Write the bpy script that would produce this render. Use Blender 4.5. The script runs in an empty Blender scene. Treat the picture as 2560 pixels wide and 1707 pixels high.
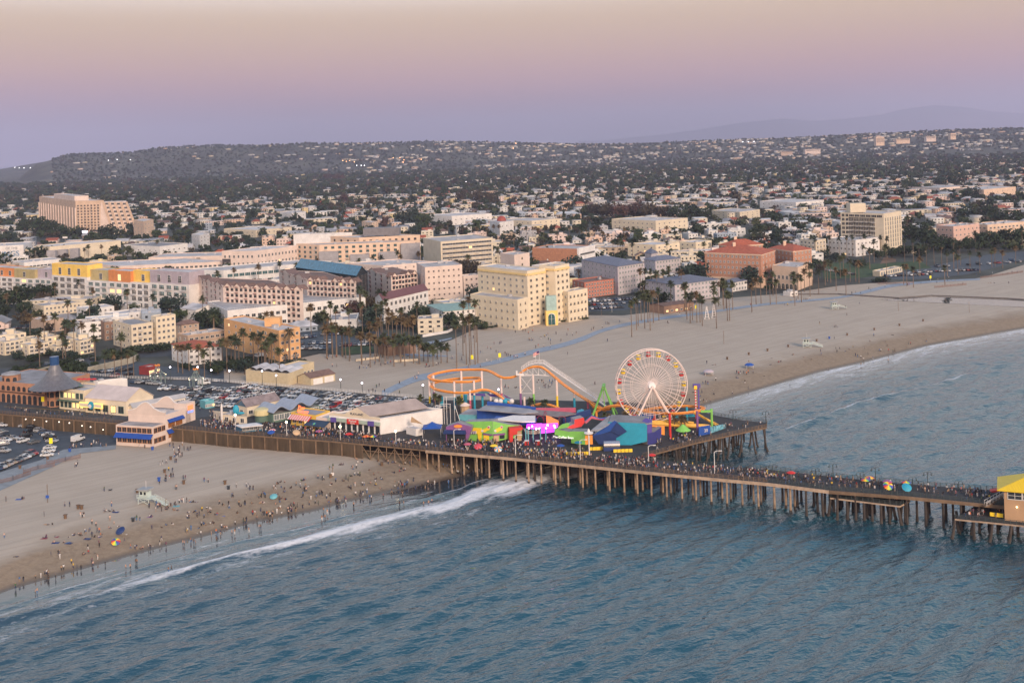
HAZE=0.66e-4
import bpy,math,random
import numpy as np
from mathutils import Vector,Matrix,noise
R=random.Random(7)
sc=bpy.context.scene
COL=sc.collection
F=2800.0;CX=1280.0;CY=365.0;HC=108.0
RHO=math.atan(0.0317);CR,SR=math.cos(RHO),math.sin(RHO)
GZ=3.0;DZ=8.0
def ray(px,py):
 xc=(px-CX)/F;yc=-(py-CY)/F
 return xc*CR+yc*SR,yc*CR-xc*SR
def G(px,py,z=GZ):
 rx,rz=ray(px,py);D=(HC-z)/-rz
 return Vector((rx*D,D,z))
def A(px,py,Y):
 rx,rz=ray(px,py)
 return Vector((rx*Y,Y,HC+rz*Y))
def PT(px,py,by,z=DZ):
 return A(px,py,G(px,by,z).y)
def C1(x,y):return x/3.672,440+y/3.672
def C2(x,y):return 640+x/3.672,440+y/3.672
def C3(x,y):return 1280+x/3.672,440+y/3.672
def C4(x,y):return 1920+x/3.672,440+y/3.672
def CA(x,y):return x/3.672,800+y/3.672
def CB(x,y):return 560+x/3.672,800+y/3.672
def CL(x,y):return x/3.672,1100+y/3.672
def CM(x,y):return 640+x/3.672,1040+y/3.672
def CN(x,y):return 1280+x/3.672,1040+y/3.672
def CO(x,y):return 1920+x/3.672,1040+y/3.672
def CP(x,y):return 1680+x/3.672,760+y/3.672
def K3(x,y):return 1020+x/4.9,840+y/4.9
def K4(x,y):return 1400+x/4.9,840+y/4.9
_M={}
def mat(key,rgb=None,rough=0.8,var=0.12,scale=0.6,metal=0.0,emis=None,estr=1.0,bump=0.0,stretch=None):
 if key in _M:return _M[key]
 m=bpy.data.materials.new(key);m.use_nodes=True;_M[key]=m
 nt=m.node_tree;N=nt.nodes;L=nt.links;p=N['Principled BSDF']
 p.inputs['Roughness'].default_value=rough;p.inputs['Metallic'].default_value=metal
 if emis:
  p.inputs['Emission Color'].default_value=(*emis,1);p.inputs['Emission Strength'].default_value=estr
 c=(*rgb,1)
 if var<=0:
  p.inputs['Base Color'].default_value=c
 else:
  tc=N.new('ShaderNodeTexCoord');mp=N.new('ShaderNodeMapping')
  if stretch:mp.inputs['Scale'].default_value=stretch
  nz=N.new('ShaderNodeTexNoise');nz.inputs['Scale'].default_value=scale;nz.inputs['Detail'].default_value=5
  nz.inputs['Roughness'].default_value=0.62
  oi=N.new('ShaderNodeObjectInfo')
  mx=N.new('ShaderNodeMix');mx.data_type='RGBA'
  mx.inputs[6].default_value=tuple(max(0,x*(1-var*1.6))for x in rgb)+(1,)
  mx.inputs[7].default_value=tuple(min(1,x*(1+var*1.3))for x in rgb)+(1,)
  L.new(tc.outputs['Object'],mp.inputs[0]);L.new(mp.outputs[0],nz.inputs[0])
  rm=N.new('ShaderNodeMapRange');rm.inputs[1].default_value=0.3;rm.inputs[2].default_value=0.7
  L.new(nz.outputs[0],rm.inputs[0]);L.new(rm.outputs[0],mx.inputs[0])
  hv=N.new('ShaderNodeHueSaturation')
  r2=N.new('ShaderNodeMapRange');r2.inputs[3].default_value=1-var*.7;r2.inputs[4].default_value=1+var*.7
  L.new(oi.outputs['Random'],r2.inputs[0]);L.new(r2.outputs[0],hv.inputs['Value'])
  L.new(mx.outputs[2],hv.inputs['Color']);L.new(hv.outputs[0],p.inputs['Base Color'])
  if bump:
   b=N.new('ShaderNodeBump');b.inputs['Strength'].default_value=bump;b.inputs['Distance'].default_value=0.2
   L.new(nz.outputs[0],b.inputs['Height']);L.new(b.outputs[0],p.inputs['Normal'])
 return m
class MB:
 def __init__(s):s.v=[];s.f=[];s.m=[];s.mats=[]
 def mi(s,m):
  if m not in s.mats:s.mats.append(m)
  return s.mats.index(m)
 def add(s,vs,fs,m):
  o=len(s.v);s.v+=[tuple(v)for v in vs];k=s.mi(m)
  for f in fs:s.f.append(tuple(i+o for i in f));s.m.append(k)
  return s
 def box(s,c,sz,m,rz=0.0,base=False):
  hx,hy,hz=sz[0]/2,sz[1]/2,sz[2]/2
  cz=c[2]+(hz if base else 0);ca,sa=math.cos(rz),math.sin(rz);vs=[]
  for z in(-hz,hz):
   for x,y in((-hx,-hy),(hx,-hy),(hx,hy),(-hx,hy)):
    vs.append((c[0]+x*ca-y*sa,c[1]+x*sa+y*ca,cz+z))
  return s.add(vs,[(3,2,1,0),(4,5,6,7),(0,1,5,4),(1,2,6,5),(2,3,7,6),(3,0,4,7)],m)
 def prism(s,poly,z0,z1,m,mtop=None,bottom=True):
  n=len(poly)
  zt=z1 if isinstance(z1,(list,tuple))else[z1]*n
  vs=[(p[0],p[1],z0)for p in poly]+[(p[0],p[1],zt[i])for i,p in enumerate(poly)]
  s.add(vs,[(i,(i+1)%n,n+(i+1)%n,n+i)for i in range(n)]+([tuple(reversed(range(n)))]if bottom else[]),m)
  s.add([(p[0],p[1],zt[i])for i,p in enumerate(poly)],[tuple(range(n))],mtop or m)
  return s
 def bar(s,a,b,w,m,h=None):
  a,b=Vector(a),Vector(b);d=(b-a)
  if d.length<1e-6:return s
  d.normalize();up=Vector((0,0,1))if abs(d.z)<.95 else Vector((0,1,0))
  x=d.cross(up).normalized();y=x.cross(d).normalized();h=h or w;x*=w/2;y*=h/2
  vs=[a-x-y,a+x-y,a+x+y,a-x+y,b-x-y,b+x-y,b+x+y,b-x+y]
  return s.add(vs,[(3,2,1,0),(4,5,6,7),(0,1,5,4),(1,2,6,5),(2,3,7,6),(3,0,4,7)],m)
 def tube(s,path,r,m,n=6,cap=True):
  path=[Vector(p)for p in path];rs=r if isinstance(r,(list,tuple))else[r]*len(path)
  vs=[];fs=[]
  for i,p in enumerate(path):
   d=(path[min(i+1,len(path)-1)]-path[max(i-1,0)]).normalized()
   up=Vector((0,0,1))if abs(d.z)<.9 else Vector((0,1,0))
   x=d.cross(up).normalized();y=x.cross(d).normalized()
   for k in range(n):
    a=2*math.pi*k/n;vs.append(p+(x*math.cos(a)+y*math.sin(a))*rs[i])
  for i in range(len(path)-1):
   for k in range(n):
    a=i*n+k;b=i*n+(k+1)%n;fs.append((b,a,a+n,b+n))
  if cap:fs+=[tuple(range(n)),tuple(reversed(range((len(path)-1)*n,len(path)*n)))]
  return s.add(vs,fs,m)
 def ball(s,c,r,m,n=8,k=5,sq=(1,1,1)):
  vs=[(c[0],c[1],c[2]-r*sq[2])];fs=[]
  for j in range(1,k):
   t=math.pi*j/k
   for i in range(n):
    a=2*math.pi*i/n
    vs.append((c[0]+r*sq[0]*math.sin(t)*math.cos(a),c[1]+r*sq[1]*math.sin(t)*math.sin(a),c[2]-r*sq[2]*math.cos(t)))
  vs.append((c[0],c[1],c[2]+r*sq[2]));T=len(vs)-1
  for i in range(n):
   fs.append((0,1+(i+1)%n,1+i));fs.append((T,T-n+i,T-n+(i+1)%n))
   for j in range(k-2):
    a=1+j*n+i;b=1+j*n+(i+1)%n;fs.append((a,b,b+n,a+n))
  return s.add(vs,fs,m)
 def revolve(s,c,prof,m,n=16):
  vs=[];fs=[]
  for r,z in prof:
   for i in range(n):
    a=2*math.pi*i/n;vs.append((c[0]+r*math.cos(a),c[1]+r*math.sin(a),c[2]+z))
  for j in range(len(prof)-1):
   for i in range(n):
    a=j*n+i;b=j*n+(i+1)%n;fs.append((a,b,b+n,a+n))
  return s.add(vs,fs,m)
 def mesh(s,name,org=(0,0,0),smooth=False):
  me=bpy.data.meshes.new(name);o=Vector(org)
  me.from_pydata([(v[0]-o.x,v[1]-o.y,v[2]-o.z)for v in s.v],[],s.f)
  for m in s.mats:me.materials.append(m)
  me.polygons.foreach_set('material_index',s.m)
  if smooth:me.polygons.foreach_set('use_smooth',[True]*len(s.f))
  me.update();return me
 def build(s,name,parent=None,smooth=False,org=None,**tags):
  if org is None:org=parent['_o']if parent is not None and '_o' in parent else(0,0,0)
  o=bpy.data.objects.new(name,s.mesh(name,org,smooth));COL.objects.link(o)
  if parent is not None:o.parent=parent
  elif org is not None:o.location=org
  tag(o,**tags);return o
 def arrays(s):
  return(np.array(s.v,float),s.f,s.m)
def tag(o,label=None,cat=None,group=None,kind=None):
 if label:o['label']=label
 if cat:o['category']=cat
 if group:o['group']=group
 if kind:o['kind']=kind
 return o
def thing(name,label,cat,loc=(0,0,0),rz=0.0,group=None):
 o=bpy.data.objects.new(name,None);COL.objects.link(o);o.empty_display_size=0.5
 o.location=loc;o.rotation_euler=(0,0,rz)
 if rz==0:o['_o']=tuple(loc)
 return tag(o,label,cat,group)
def inst(name,me,parent=None,loc=(0,0,0),rz=0.0,sc_=None):
 o=bpy.data.objects.new(name,me);COL.objects.link(o)
 if parent is not None:o.parent=parent
 o.location=loc;o.rotation_euler=(0,0,rz)
 if sc_ is not None:o.scale=sc_ if isinstance(sc_,(tuple,list))else(sc_,)*3
 return o
def copy_tree(o,parent=None):
 c=o.copy();COL.objects.link(c)
 if parent is not None:c.parent=parent
 for ch in list(o.children):copy_tree(ch,c)
 return c
def wipe_o():
 for o in bpy.data.objects:
  if '_o' in o:del o['_o']
class Batch:
 0
 def __init__(s):s.V=[];s.L=[];s.T=[];s.MI=[];s.n=0;s.mats=[]
 def add(s,arr,mats,loc,rz=0,sc_=(1,1,1)):
  v,f,m=arr;ca,sa=math.cos(rz),math.sin(rz)
  w=v*np.array(sc_);x=w[:,0]*ca-w[:,1]*sa+loc[0];y=w[:,0]*sa+w[:,1]*ca+loc[1]
  s.V.append(np.stack([x,y,w[:,2]+loc[2]],1))
  ids=[]
  for q in mats:
   if q not in s.mats:s.mats.append(q)
   ids.append(s.mats.index(q))
  if not hasattr(s,'c'):s.c={}
  k=id(f)
  if k not in s.c:
   s.c[k]=(np.array([i for q in f for i in q],np.int32),np.array([len(q)for q in f],np.int32),np.array(m,np.int32),f)
  fl,ln,mm,_=s.c[k]
  s.L.append(fl+s.n);s.T.append(ln);s.MI.append(np.array(ids,np.int32)[mm]);s.n+=len(v)
 def build(s,name,**tags):
  me=bpy.data.meshes.new(name);V=np.concatenate(s.V);L=np.concatenate(s.L);T=np.concatenate(s.T);MI=np.concatenate(s.MI)
  me.vertices.add(len(V));me.vertices.foreach_set('co',V.ravel().astype(np.float32))
  me.loops.add(len(L));me.loops.foreach_set('vertex_index',L)
  me.polygons.add(len(T));st=np.concatenate([[0],np.cumsum(T)[:-1]]).astype(np.int32)
  me.polygons.foreach_set('loop_start',st);me.polygons.foreach_set('loop_total',T)
  for m in s.mats:me.materials.append(m)
  me.polygons.foreach_set('material_index',MI);me.update(calc_edges=True)
  o=bpy.data.objects.new(name,me);COL.objects.link(o);tag(o,**tags);return o
cam=bpy.data.cameras.new('camera');co=bpy.data.objects.new('camera',cam);COL.objects.link(co)
cam.sensor_fit='HORIZONTAL';cam.sensor_width=36.0;cam.lens=36.0*F/2560.0
cam.shift_y=-(853.5-CY)/2560.0;cam.clip_start=1.0;cam.clip_end=90000.0
co.matrix_world=Matrix(((CR,SR,0,0),(0,0,-1,0),(-SR,CR,0,HC),(0,0,0,1)))
sc.camera=co
sc.view_settings.view_transform='Standard';sc.view_settings.look='None'
sc.view_settings.exposure=0.12;sc.view_settings.gamma=1.0
def srgb(r,g,b):
 f=lambda c:((c/255+0.055)/1.055)**2.4 if c>10 else c/255/12.92
 return(f(r),f(g),f(b))
w=bpy.data.worlds.new('World');sc.world=w;w.use_nodes=True
nt=w.node_tree;N=nt.nodes;L=nt.links;bg=N['Background']
tc=N.new('ShaderNodeTexCoord');sp=N.new('ShaderNodeSeparateXYZ');L.new(tc.outputs['Generated'],sp.inputs[0])
cr=N.new('ShaderNodeValToRGB');L.new(sp.outputs['Z'],cr.inputs[0])
def ramp(cr,stops):
 e=cr.color_ramp.elements
 while len(e)>1:e.remove(e[0])
 e[0].position=stops[0][0];e[0].color=(*stops[0][1],1)
 for p,c in stops[1:]:
  q=e.new(p);q.color=(*c,1)
ramp(cr,[(0.0,srgb(150,150,168)),(0.012,srgb(164,152,170)),(0.035,srgb(194,160,170)),(0.056,srgb(212,168,166)),(0.08,srgb(218,180,162)),(0.105,srgb(222,192,162)),(0.13,srgb(228,202,174)),(0.20,(1.36,1.34,1.40)),(0.36,(1.10,1.42,1.70)),(0.6,(0.26,0.42,0.66)),(1.0,(0.16,0.27,0.48))])
cr.color_ramp.interpolation='B_SPLINE'
mrx=N.new('ShaderNodeMapRange');L.new(sp.outputs['X'],mrx.inputs[0])
mrx.inputs[1].default_value=-0.50;mrx.inputs[2].default_value=-0.12;mrx.inputs[3].default_value=0.62;mrx.inputs[4].default_value=0.0
mz=N.new('ShaderNodeMapRange');L.new(sp.outputs['Z'],mz.inputs[0])
mz.inputs[1].default_value=0.0;mz.inputs[2].default_value=0.075;mz.inputs[3].default_value=1.0;mz.inputs[4].default_value=0.0
mu=N.new('ShaderNodeMath');mu.operation='MULTIPLY';L.new(mrx.outputs[0],mu.inputs[0]);L.new(mz.outputs[0],mu.inputs[1])
mx=N.new('ShaderNodeMix');mx.data_type='RGBA';L.new(mu.outputs[0],mx.inputs[0]);L.new(cr.outputs[0],mx.inputs[6])
mx.inputs[7].default_value=(*srgb(96,124,160),1)
my=N.new('ShaderNodeMapRange');L.new(sp.outputs['Y'],my.inputs[0])
my.inputs[1].default_value=0.0;my.inputs[2].default_value=-0.95;my.inputs[3].default_value=0.0;my.inputs[4].default_value=1.0
m2=N.new('ShaderNodeMapRange');L.new(sp.outputs['Z'],m2.inputs[0])
m2.inputs[1].default_value=0.0;m2.inputs[2].default_value=0.55;m2.inputs[3].default_value=1.0;m2.inputs[4].default_value=0.0
mu2=N.new('ShaderNodeMath');mu2.operation='MULTIPLY';L.new(my.outputs[0],mu2.inputs[0]);L.new(m2.outputs[0],mu2.inputs[1])
mx2=N.new('ShaderNodeMix');mx2.data_type='RGBA';L.new(mu2.outputs[0],mx2.inputs[0]);L.new(mx.outputs[2],mx2.inputs[6])
mx2.inputs[7].default_value=(1.9,1.15,0.75,1)
L.new(mx2.outputs[2],bg.inputs[0]);bg.inputs[1].default_value=1.0
sun=bpy.data.lights.new('sun','SUN');so=bpy.data.objects.new('sun',sun);COL.objects.link(so)
sun.energy=4.0;sun.angle=math.radians(18);sun.color=(1.0,0.76,0.57)
so.rotation_euler=(math.radians(66),0,math.radians(24))
SH=[(-260,1600),(0,1482),(204,1424),(381,1375),(517,1340),(640,1306),(776,1281),(869,1255),(967,1233),(1092,1206),(1157,1190),(1185,1176),(1330,1138),(1560,1075),(1759,1016),(1925,967),(2045,932),(2170,904),(2320,865),(2560,822),(2800,783)]
SP=[G(x,y,0.0)for x,y in SH]
gx=np.array([p.x for p in SP]);gy=np.array([p.y for p in SP])
gx=np.concatenate([[gx[0]-3000],gx,[gx[-1]+6000]])
gy=np.concatenate([[gy[0]-900],gy,[gy[-1]+5200]])
def shore(X):return np.interp(X,gx,gy)
def sheet(name,X,S,zf,m,attrs=None,yf=None):
 0
 XX,SS=np.meshgrid(X,S);YY=shore(XX)+SS
 ZZ=zf(XX,SS,YY);nr,nc=XX.shape
 V=np.stack([XX,YY,ZZ],-1).reshape(-1,3).astype(np.float32)
 i=np.arange(nr*nc).reshape(nr,nc)
 q=np.stack([i[:-1,:-1],i[:-1,1:],i[1:,1:],i[1:,:-1]],-1).reshape(-1,4).astype(np.int32)
 me=bpy.data.meshes.new(name);me.vertices.add(len(V));me.vertices.foreach_set('co',V.ravel())
 me.loops.add(q.size);me.loops.foreach_set('vertex_index',q.ravel())
 me.polygons.add(len(q));me.polygons.foreach_set('loop_start',np.arange(len(q),dtype=np.int32)*4)
 me.polygons.foreach_set('loop_total',np.full(len(q),4,np.int32));me.polygons.foreach_set('use_smooth',np.ones(len(q),bool))
 for k,fn in(attrs or{}).items():
  a=me.attributes.new(k,'FLOAT','POINT');a.data.foreach_set('value',fn(XX,SS,YY).ravel().astype(np.float32))
 me.materials.append(m);me.update(calc_edges=True)
 o=bpy.data.objects.new(name,me);COL.objects.link(o);o['kind']='structure';return o
def nz2(X,Y,sx,sy,seed=0.0,oct_=3):
 0
 def vn(x,y):
  xi=np.floor(x).astype(np.int64);yi=np.floor(y).astype(np.int64);fx=x-xi;fy=y-yi
  fx=fx*fx*(3-2*fx);fy=fy*fy*(3-2*fy)
  def h(a,b):
   n=(a*374761393+b*668265263+int(seed*1013))&0x7fffffff
   n=((n^(n>>13))*1274126177)&0x7fffffff
   return((n^(n>>16))&0xffff)/65535.0
  return(h(xi,yi)*(1-fx)+h(xi+1,yi)*fx)*(1-fy)+(h(xi,yi+1)*(1-fx)+h(xi+1,yi+1)*fx)*fy
 r=0;a=1;t=0;x=X/sx;y=Y/sy
 for _ in range(oct_):
  r=r+a*vn(x,y);t+=a;a*=.5;x=x*2.03+5.1;y=y*2.03+9.7
 return r/t
ms=bpy.data.materials.new('sand');ms.use_nodes=True;nt=ms.node_tree;N=nt.nodes;L=nt.links;p=N['Principled BSDF']
at=N.new('ShaderNodeAttribute');at.attribute_name='s'
geo=N.new('ShaderNodeNewGeometry')
n1=N.new('ShaderNodeTexNoise');n1.inputs['Scale'].default_value=0.09;n1.inputs['Detail'].default_value=6
n2=N.new('ShaderNodeTexNoise');n2.inputs['Scale'].default_value=0.55;n2.inputs['Detail'].default_value=4;n2.inputs['Roughness'].default_value=.7
L.new(geo.outputs['Position'],n1.inputs[0]);L.new(geo.outputs['Position'],n2.inputs[0])
dry=N.new('ShaderNodeMix');dry.data_type='RGBA'
dry.inputs[6].default_value=(0.34,0.285,0.23,1);dry.inputs[7].default_value=(0.42,0.36,0.30,1);L.new(n1.outputs[0],dry.inputs[0])
mt=N.new('ShaderNodeMapping');mt.vector_type='TEXTURE';mt.inputs['Rotation'].default_value=(0,0,math.radians(41));mt.inputs['Scale'].default_value=(26,1,1);L.new(geo.outputs['Position'],mt.inputs[0])
n3=N.new('ShaderNodeTexNoise');n3.inputs['Scale'].default_value=.55;n3.inputs['Detail'].default_value=5;L.new(mt.outputs[0],n3.inputs[0])
mrt=N.new('ShaderNodeMapRange');mrt.inputs[1].default_value=.35;mrt.inputs[2].default_value=.62;mrt.inputs[3].default_value=.92;mrt.inputs[4].default_value=1.04;L.new(n3.outputs[0],mrt.inputs[0])
hvt=N.new('ShaderNodeHueSaturation');L.new(mrt.outputs[0],hvt.inputs['Value']);L.new(dry.outputs[2],hvt.inputs['Color'])
tr=N.new('ShaderNodeMix');tr.data_type='RGBA'
r3=N.new('ShaderNodeMapRange');r3.inputs[1].default_value=.18;r3.inputs[2].default_value=.72;L.new(n2.outputs[0],r3.inputs[0])
tr.inputs[6].default_value=(0.16,0.115,0.078,1);tr.inputs[7].default_value=(0.29,0.225,0.16,1);L.new(r3.outputs[0],tr.inputs[0])
ad=N.new('ShaderNodeMath');ad.operation='MULTIPLY_ADD';L.new(n1.outputs[0],ad.inputs[0]);ad.inputs[1].default_value=22;L.new(at.outputs['Fac'],ad.inputs[2])
r4=N.new('ShaderNodeMapRange');r4.inputs[1].default_value=30;r4.inputs[2].default_value=50;L.new(ad.outputs[0],r4.inputs[0])
m1=N.new('ShaderNodeMix');m1.data_type='RGBA';L.new(r4.outputs[0],m1.inputs[0]);L.new(tr.outputs[2],m1.inputs[6]);L.new(hvt.outputs[0],m1.inputs[7])
r5=N.new('ShaderNodeMapRange');r5.inputs[1].default_value=1.2;r5.inputs[2].default_value=5.0;L.new(at.outputs['Fac'],r5.inputs[0])
m2_=N.new('ShaderNodeMix');m2_.data_type='RGBA';L.new(r5.outputs[0],m2_.inputs[0]);m2_.inputs[6].default_value=(0.10,0.075,0.055,1);L.new(m1.outputs[2],m2_.inputs[7])
L.new(m2_.outputs[2],p.inputs['Base Color'])
r6=N.new('ShaderNodeMapRange');r6.inputs[1].default_value=0.5;r6.inputs[2].default_value=4.0;r6.inputs[3].default_value=.25;r6.inputs[4].default_value=.95
L.new(at.outputs['Fac'],r6.inputs[0]);L.new(r6.outputs[0],p.inputs['Roughness'])
bp=N.new('ShaderNodeBump');bp.inputs['Strength'].default_value=.5;bp.inputs['Distance'].default_value=.25;L.new(n2.outputs[0],bp.inputs['Height']);L.new(bp.outputs[0],p.inputs['Normal'])
def zbeach(X,S,Y):
 z=np.interp(S,[-200,-30,0,8,22,45,3000],[-8,-1.6,0.02,0.9,2.3,GZ,GZ])
 return z+(nz2(X,Y,9,5,3)-.5)*0.35*np.clip((S-5)/15,0,1)*(S<130)
Xb=np.concatenate([np.linspace(-1500,-230,14),np.arange(-220,420,3.0),np.linspace(430,2500,20)])
Sb=np.concatenate([[-200,-60,-30,-12,-6,-3],np.arange(0,60,1.5),np.arange(60,200,6),np.linspace(200,1500,20)])
sheet('beach',Xb,Sb,zbeach,ms,{'s':lambda X,S,Y:S})
rs=np.random.RandomState(3)
waves=[]
for i in range(26):
 lam=rs.uniform(2.8,15);th=rs.normal(0,.38);waves.append((2*math.pi/lam,th,rs.uniform(0,6.28),0.0075*lam**.95))
def swell(X,S,Y):
 tang=0.62
 z=0
 w1=(nz2(X,S,40,18,11)-.5)*7
 for k,th,ph,am in waves:
  z=z+am*np.sin(k*(S*math.cos(th)+(X*1.25)*math.sin(th)+w1*.3)+ph)
 fade=np.interp(S,[-60,-34,-12,0],[1,.55,.12,0.0])
 z=z*fade*(0.55+0.9*nz2(X,S,60,30,5))
 return z
def brk(X,S):
 0
 wv=(nz2(X,X*0,38,1,21)-.5)*6+(nz2(X,X*0,9,1,22)-.5)*2.0
 c=np.interp(X,[-200,-20,10,60,80],[-25.5,-25.5,-27,-60,-62])+wv
 amp=np.interp(X,[-200,-120,-20,20,55,90,300],[.30,.75,.85,.35,.15,.85,.75])*(0.6+.8*nz2(X,X*0,25,1,23))
 return c,amp
def zsea(X,S,Y):
 c,amp=brk(X,S);d=S-c
 ridge=amp*np.exp(-np.where(d>0,(d/1.1)**2,(d/3.4)**2))
 c2=c*.45-2;d2=S-c2
 ridge2=.16*np.exp(-np.where(d2>0,(d2/.5)**2,(d2/2.2)**2))*(X<15)
 z=swell(X,S,Y)+ridge+ridge2
 edge=np.interp(S,[-40,-4,0.5,3],[0.0,0.02,0.05,-.3])
 return z+edge
def foam(X,S,Y):
 c,amp=brk(X,S);d=S-c
 n=nz2(X,S,5,2.2,31,4)
 left=np.interp(X,[-200,18,50,60],[1,1,.0,0]);right=np.interp(X,[60,100],[0,1.0])
 wid=np.interp(X,[-170,-100,-40,0,20,60],[2.2,5.0,10.5,16,17,5])
 wid=wid*(.45+1.1*nz2(X,X*0,16,1,77))
 f1=np.exp(-np.where(d>0,(d/(wid*.55))**2,(d/(wid*.50))**2))*left*np.interp(X,[-128,-88],[.06,1.1])
 c2=c*.45-2;d2=S-c2
 f2=np.exp(-(d2/1.1)**2)*.75*(X<40)*(0.3+.9*nz2(X,X*0,14,1,41))
 f3=np.clip(np.interp(S,[-26,-20,-5,-1.5,.3],[0,.22,.55,.62,.35]),0,1)*right
 f5=np.exp(-((d-1.0)/1.6)**2)*right*np.interp(nz2(X,X*0,60,1,47),[.40,.55],[.1,.9])
 f4=np.exp(-((S+9+5*(nz2(X,X*0,22,1,55)-.5))/1.0)**2)*.30*left
 lace=np.interp(S,[-60,-30,-19,-10,0],[0,.34,.36,.12,0.0])*left
 e=np.exp(-((S+.6)/.5)**2)*.12
 return np.clip(np.maximum.reduce([f1,f2,f3,f4,lace,e,f5])+(n-.5)*.95*(np.maximum.reduce([f1,f2,f3,f4,lace])>.05),0,1)
mw=bpy.data.materials.new('sea_water');mw.use_nodes=True;nt=mw.node_tree;N=nt.nodes;L=nt.links;p=N['Principled BSDF']
p.inputs['IOR'].default_value=1.85;p.inputs['Roughness'].default_value=.08
geo=N.new('ShaderNodeNewGeometry');mp=N.new('ShaderNodeMapping');mp.vector_type='TEXTURE'
mp.inputs['Rotation'].default_value=(0,0,math.radians(27));mp.inputs['Scale'].default_value=(2.5,1.0,1.0)
L.new(geo.outputs['Position'],mp.inputs[0])
hs=[]
for scl,amp,det in((0.34,1.0,4),(1.0,.40,3),(2.8,.13,2)):
 n=N.new('ShaderNodeTexNoise');n.inputs['Scale'].default_value=scl;n.inputs['Detail'].default_value=det;n.inputs['Distortion'].default_value=.15
 L.new(mp.outputs[0],n.inputs[0]);m=N.new('ShaderNodeMath');m.operation='MULTIPLY';m.inputs[1].default_value=amp;L.new(n.outputs[0],m.inputs[0]);hs.append(m)
a1=N.new('ShaderNodeMath');a1.operation='ADD';L.new(hs[0].outputs[0],a1.inputs[0]);L.new(hs[1].outputs[0],a1.inputs[1])
a2=N.new('ShaderNodeMath');a2.operation='ADD';L.new(a1.outputs[0],a2.inputs[0]);L.new(hs[2].outputs[0],a2.inputs[1])
sa=N.new('ShaderNodeAttribute');sa.attribute_name='s'
bs=N.new('ShaderNodeMapRange');bs.inputs[1].default_value=-45;bs.inputs[2].default_value=-4;bs.inputs[3].default_value=1.0;bs.inputs[4].default_value=.06
L.new(sa.outputs['Fac'],bs.inputs[0])
bp=N.new('ShaderNodeBump');bp.inputs['Distance'].default_value=.85;L.new(bs.outputs[0],bp.inputs['Strength']);L.new(a2.outputs[0],bp.inputs['Height']);L.new(bp.outputs[0],p.inputs['Normal'])
wc=N.new('ShaderNodeMix');wc.data_type='RGBA';wr=N.new('ShaderNodeMapRange');wr.inputs[1].default_value=-120;wr.inputs[2].default_value=-2
L.new(sa.outputs['Fac'],wr.inputs[0]);L.new(wr.outputs[0],wc.inputs[0]);wc.inputs[6].default_value=(0.003,0.050,0.078,1);wc.inputs[7].default_value=(0.025,0.05,0.07,1)
wd=N.new('ShaderNodeMix');wd.data_type='RGBA';w2=N.new('ShaderNodeMapRange');w2.inputs[1].default_value=-14;w2.inputs[2].default_value=0
L.new(sa.outputs['Fac'],w2.inputs[0]);L.new(w2.outputs[0],wd.inputs[0]);L.new(wc.outputs[2],wd.inputs[6]);wd.inputs[7].default_value=(0.05,0.048,0.05,1)
L.new(wd.outputs[2],p.inputs['Base Color'])
fa=N.new('ShaderNodeAttribute');fa.attribute_name='foam'
fn=N.new('ShaderNodeTexNoise');fn.inputs['Scale'].default_value=1.0;fn.inputs['Detail'].default_value=6;fn.inputs['Roughness'].default_value=.75;L.new(mp.outputs[0],fn.inputs[0])
fs_=N.new('ShaderNodeMath');fs_.operation='MULTIPLY_ADD';fs_.inputs[1].default_value=1.5;L.new(fn.outputs[0],fs_.inputs[0]);L.new(fa.outputs['Fac'],fs_.inputs[2])
fr=N.new('ShaderNodeMapRange');fr.inputs[1].default_value=1.12;fr.inputs[2].default_value=1.75;L.new(fs_.outputs[0],fr.inputs[0])
db=N.new('ShaderNodeBsdfDiffuse');db.inputs[0].default_value=(0.60,0.62,0.66,1)
ms_=N.new('ShaderNodeMixShader');L.new(fr.outputs[0],ms_.inputs[0]);L.new(p.outputs[0],ms_.inputs[1]);L.new(db.outputs[0],ms_.inputs[2])
L.new(ms_.outputs[0],N['Material Output'].inputs[0])
Xs=np.concatenate([np.linspace(-1400,-240,12),np.arange(-230,330,1.15),np.linspace(335,700,90),np.linspace(760,3000,10)])
Ss=np.concatenate([[-3000,-1500,-900],np.linspace(-700,-345,60),np.arange(-340,-70,1.0),np.arange(-70,2.2,.6)])
sheet('sea',Xs,Ss,zsea,mw,{'s':lambda X,S,Y:S,'foam':foam})
def poly_on(pts,z,name,m,kind='structure'):
 mb=MB();vs=[G(x,y,z)for x,y in pts]
 mb.add(vs,[tuple(reversed(range(len(vs))))]if area(vs)<0 else[tuple(range(len(vs)))],m)
 o=mb.build(name,None,org=(0,0,0));o['kind']=kind;return o
def area(vs):
 return sum(vs[i].x*vs[(i+1)%len(vs)].y-vs[(i+1)%len(vs)].x*vs[i].y for i in range(len(vs)))
M_asph=mat('asphalt',(0.045,0.052,0.062),.85,.18,.35)
M_lot=mat('lot_asphalt',(0.046,0.060,0.078),.85,.2,.3)
M_conc=mat('concrete_paving',(0.27,0.26,0.26),.9,.15,.5)
M_path=mat('blue_grey_path',(0.25,0.30,0.37),.9,.12,.4)
M_grass=mat('lawn_grass',(0.030,0.062,0.020),.95,.3,.5)
M_dirt=mat('dirt_slope',(0.14,0.085,0.055),.95,.3,.1)
M_town=mat('town_ground',(0.040,0.046,0.040),.95,.45,.03)
BND=[(-500,1230),(300,1000),(440,945),(505,925),(612,917),(700,905),(745,896),(800,884),(870,888),(960,882),(1000,868),(1080,866),(1128,850),(1180,826),(1250,815),(1330,806),(1475,788),(1560,788),(1700,772),(1765,748),(1860,742),(1985,731),(2100,714),(2180,708),(2260,704),(2330,706),(2420,700),(2470,690),(2560,662),(2900,610)]
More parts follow.
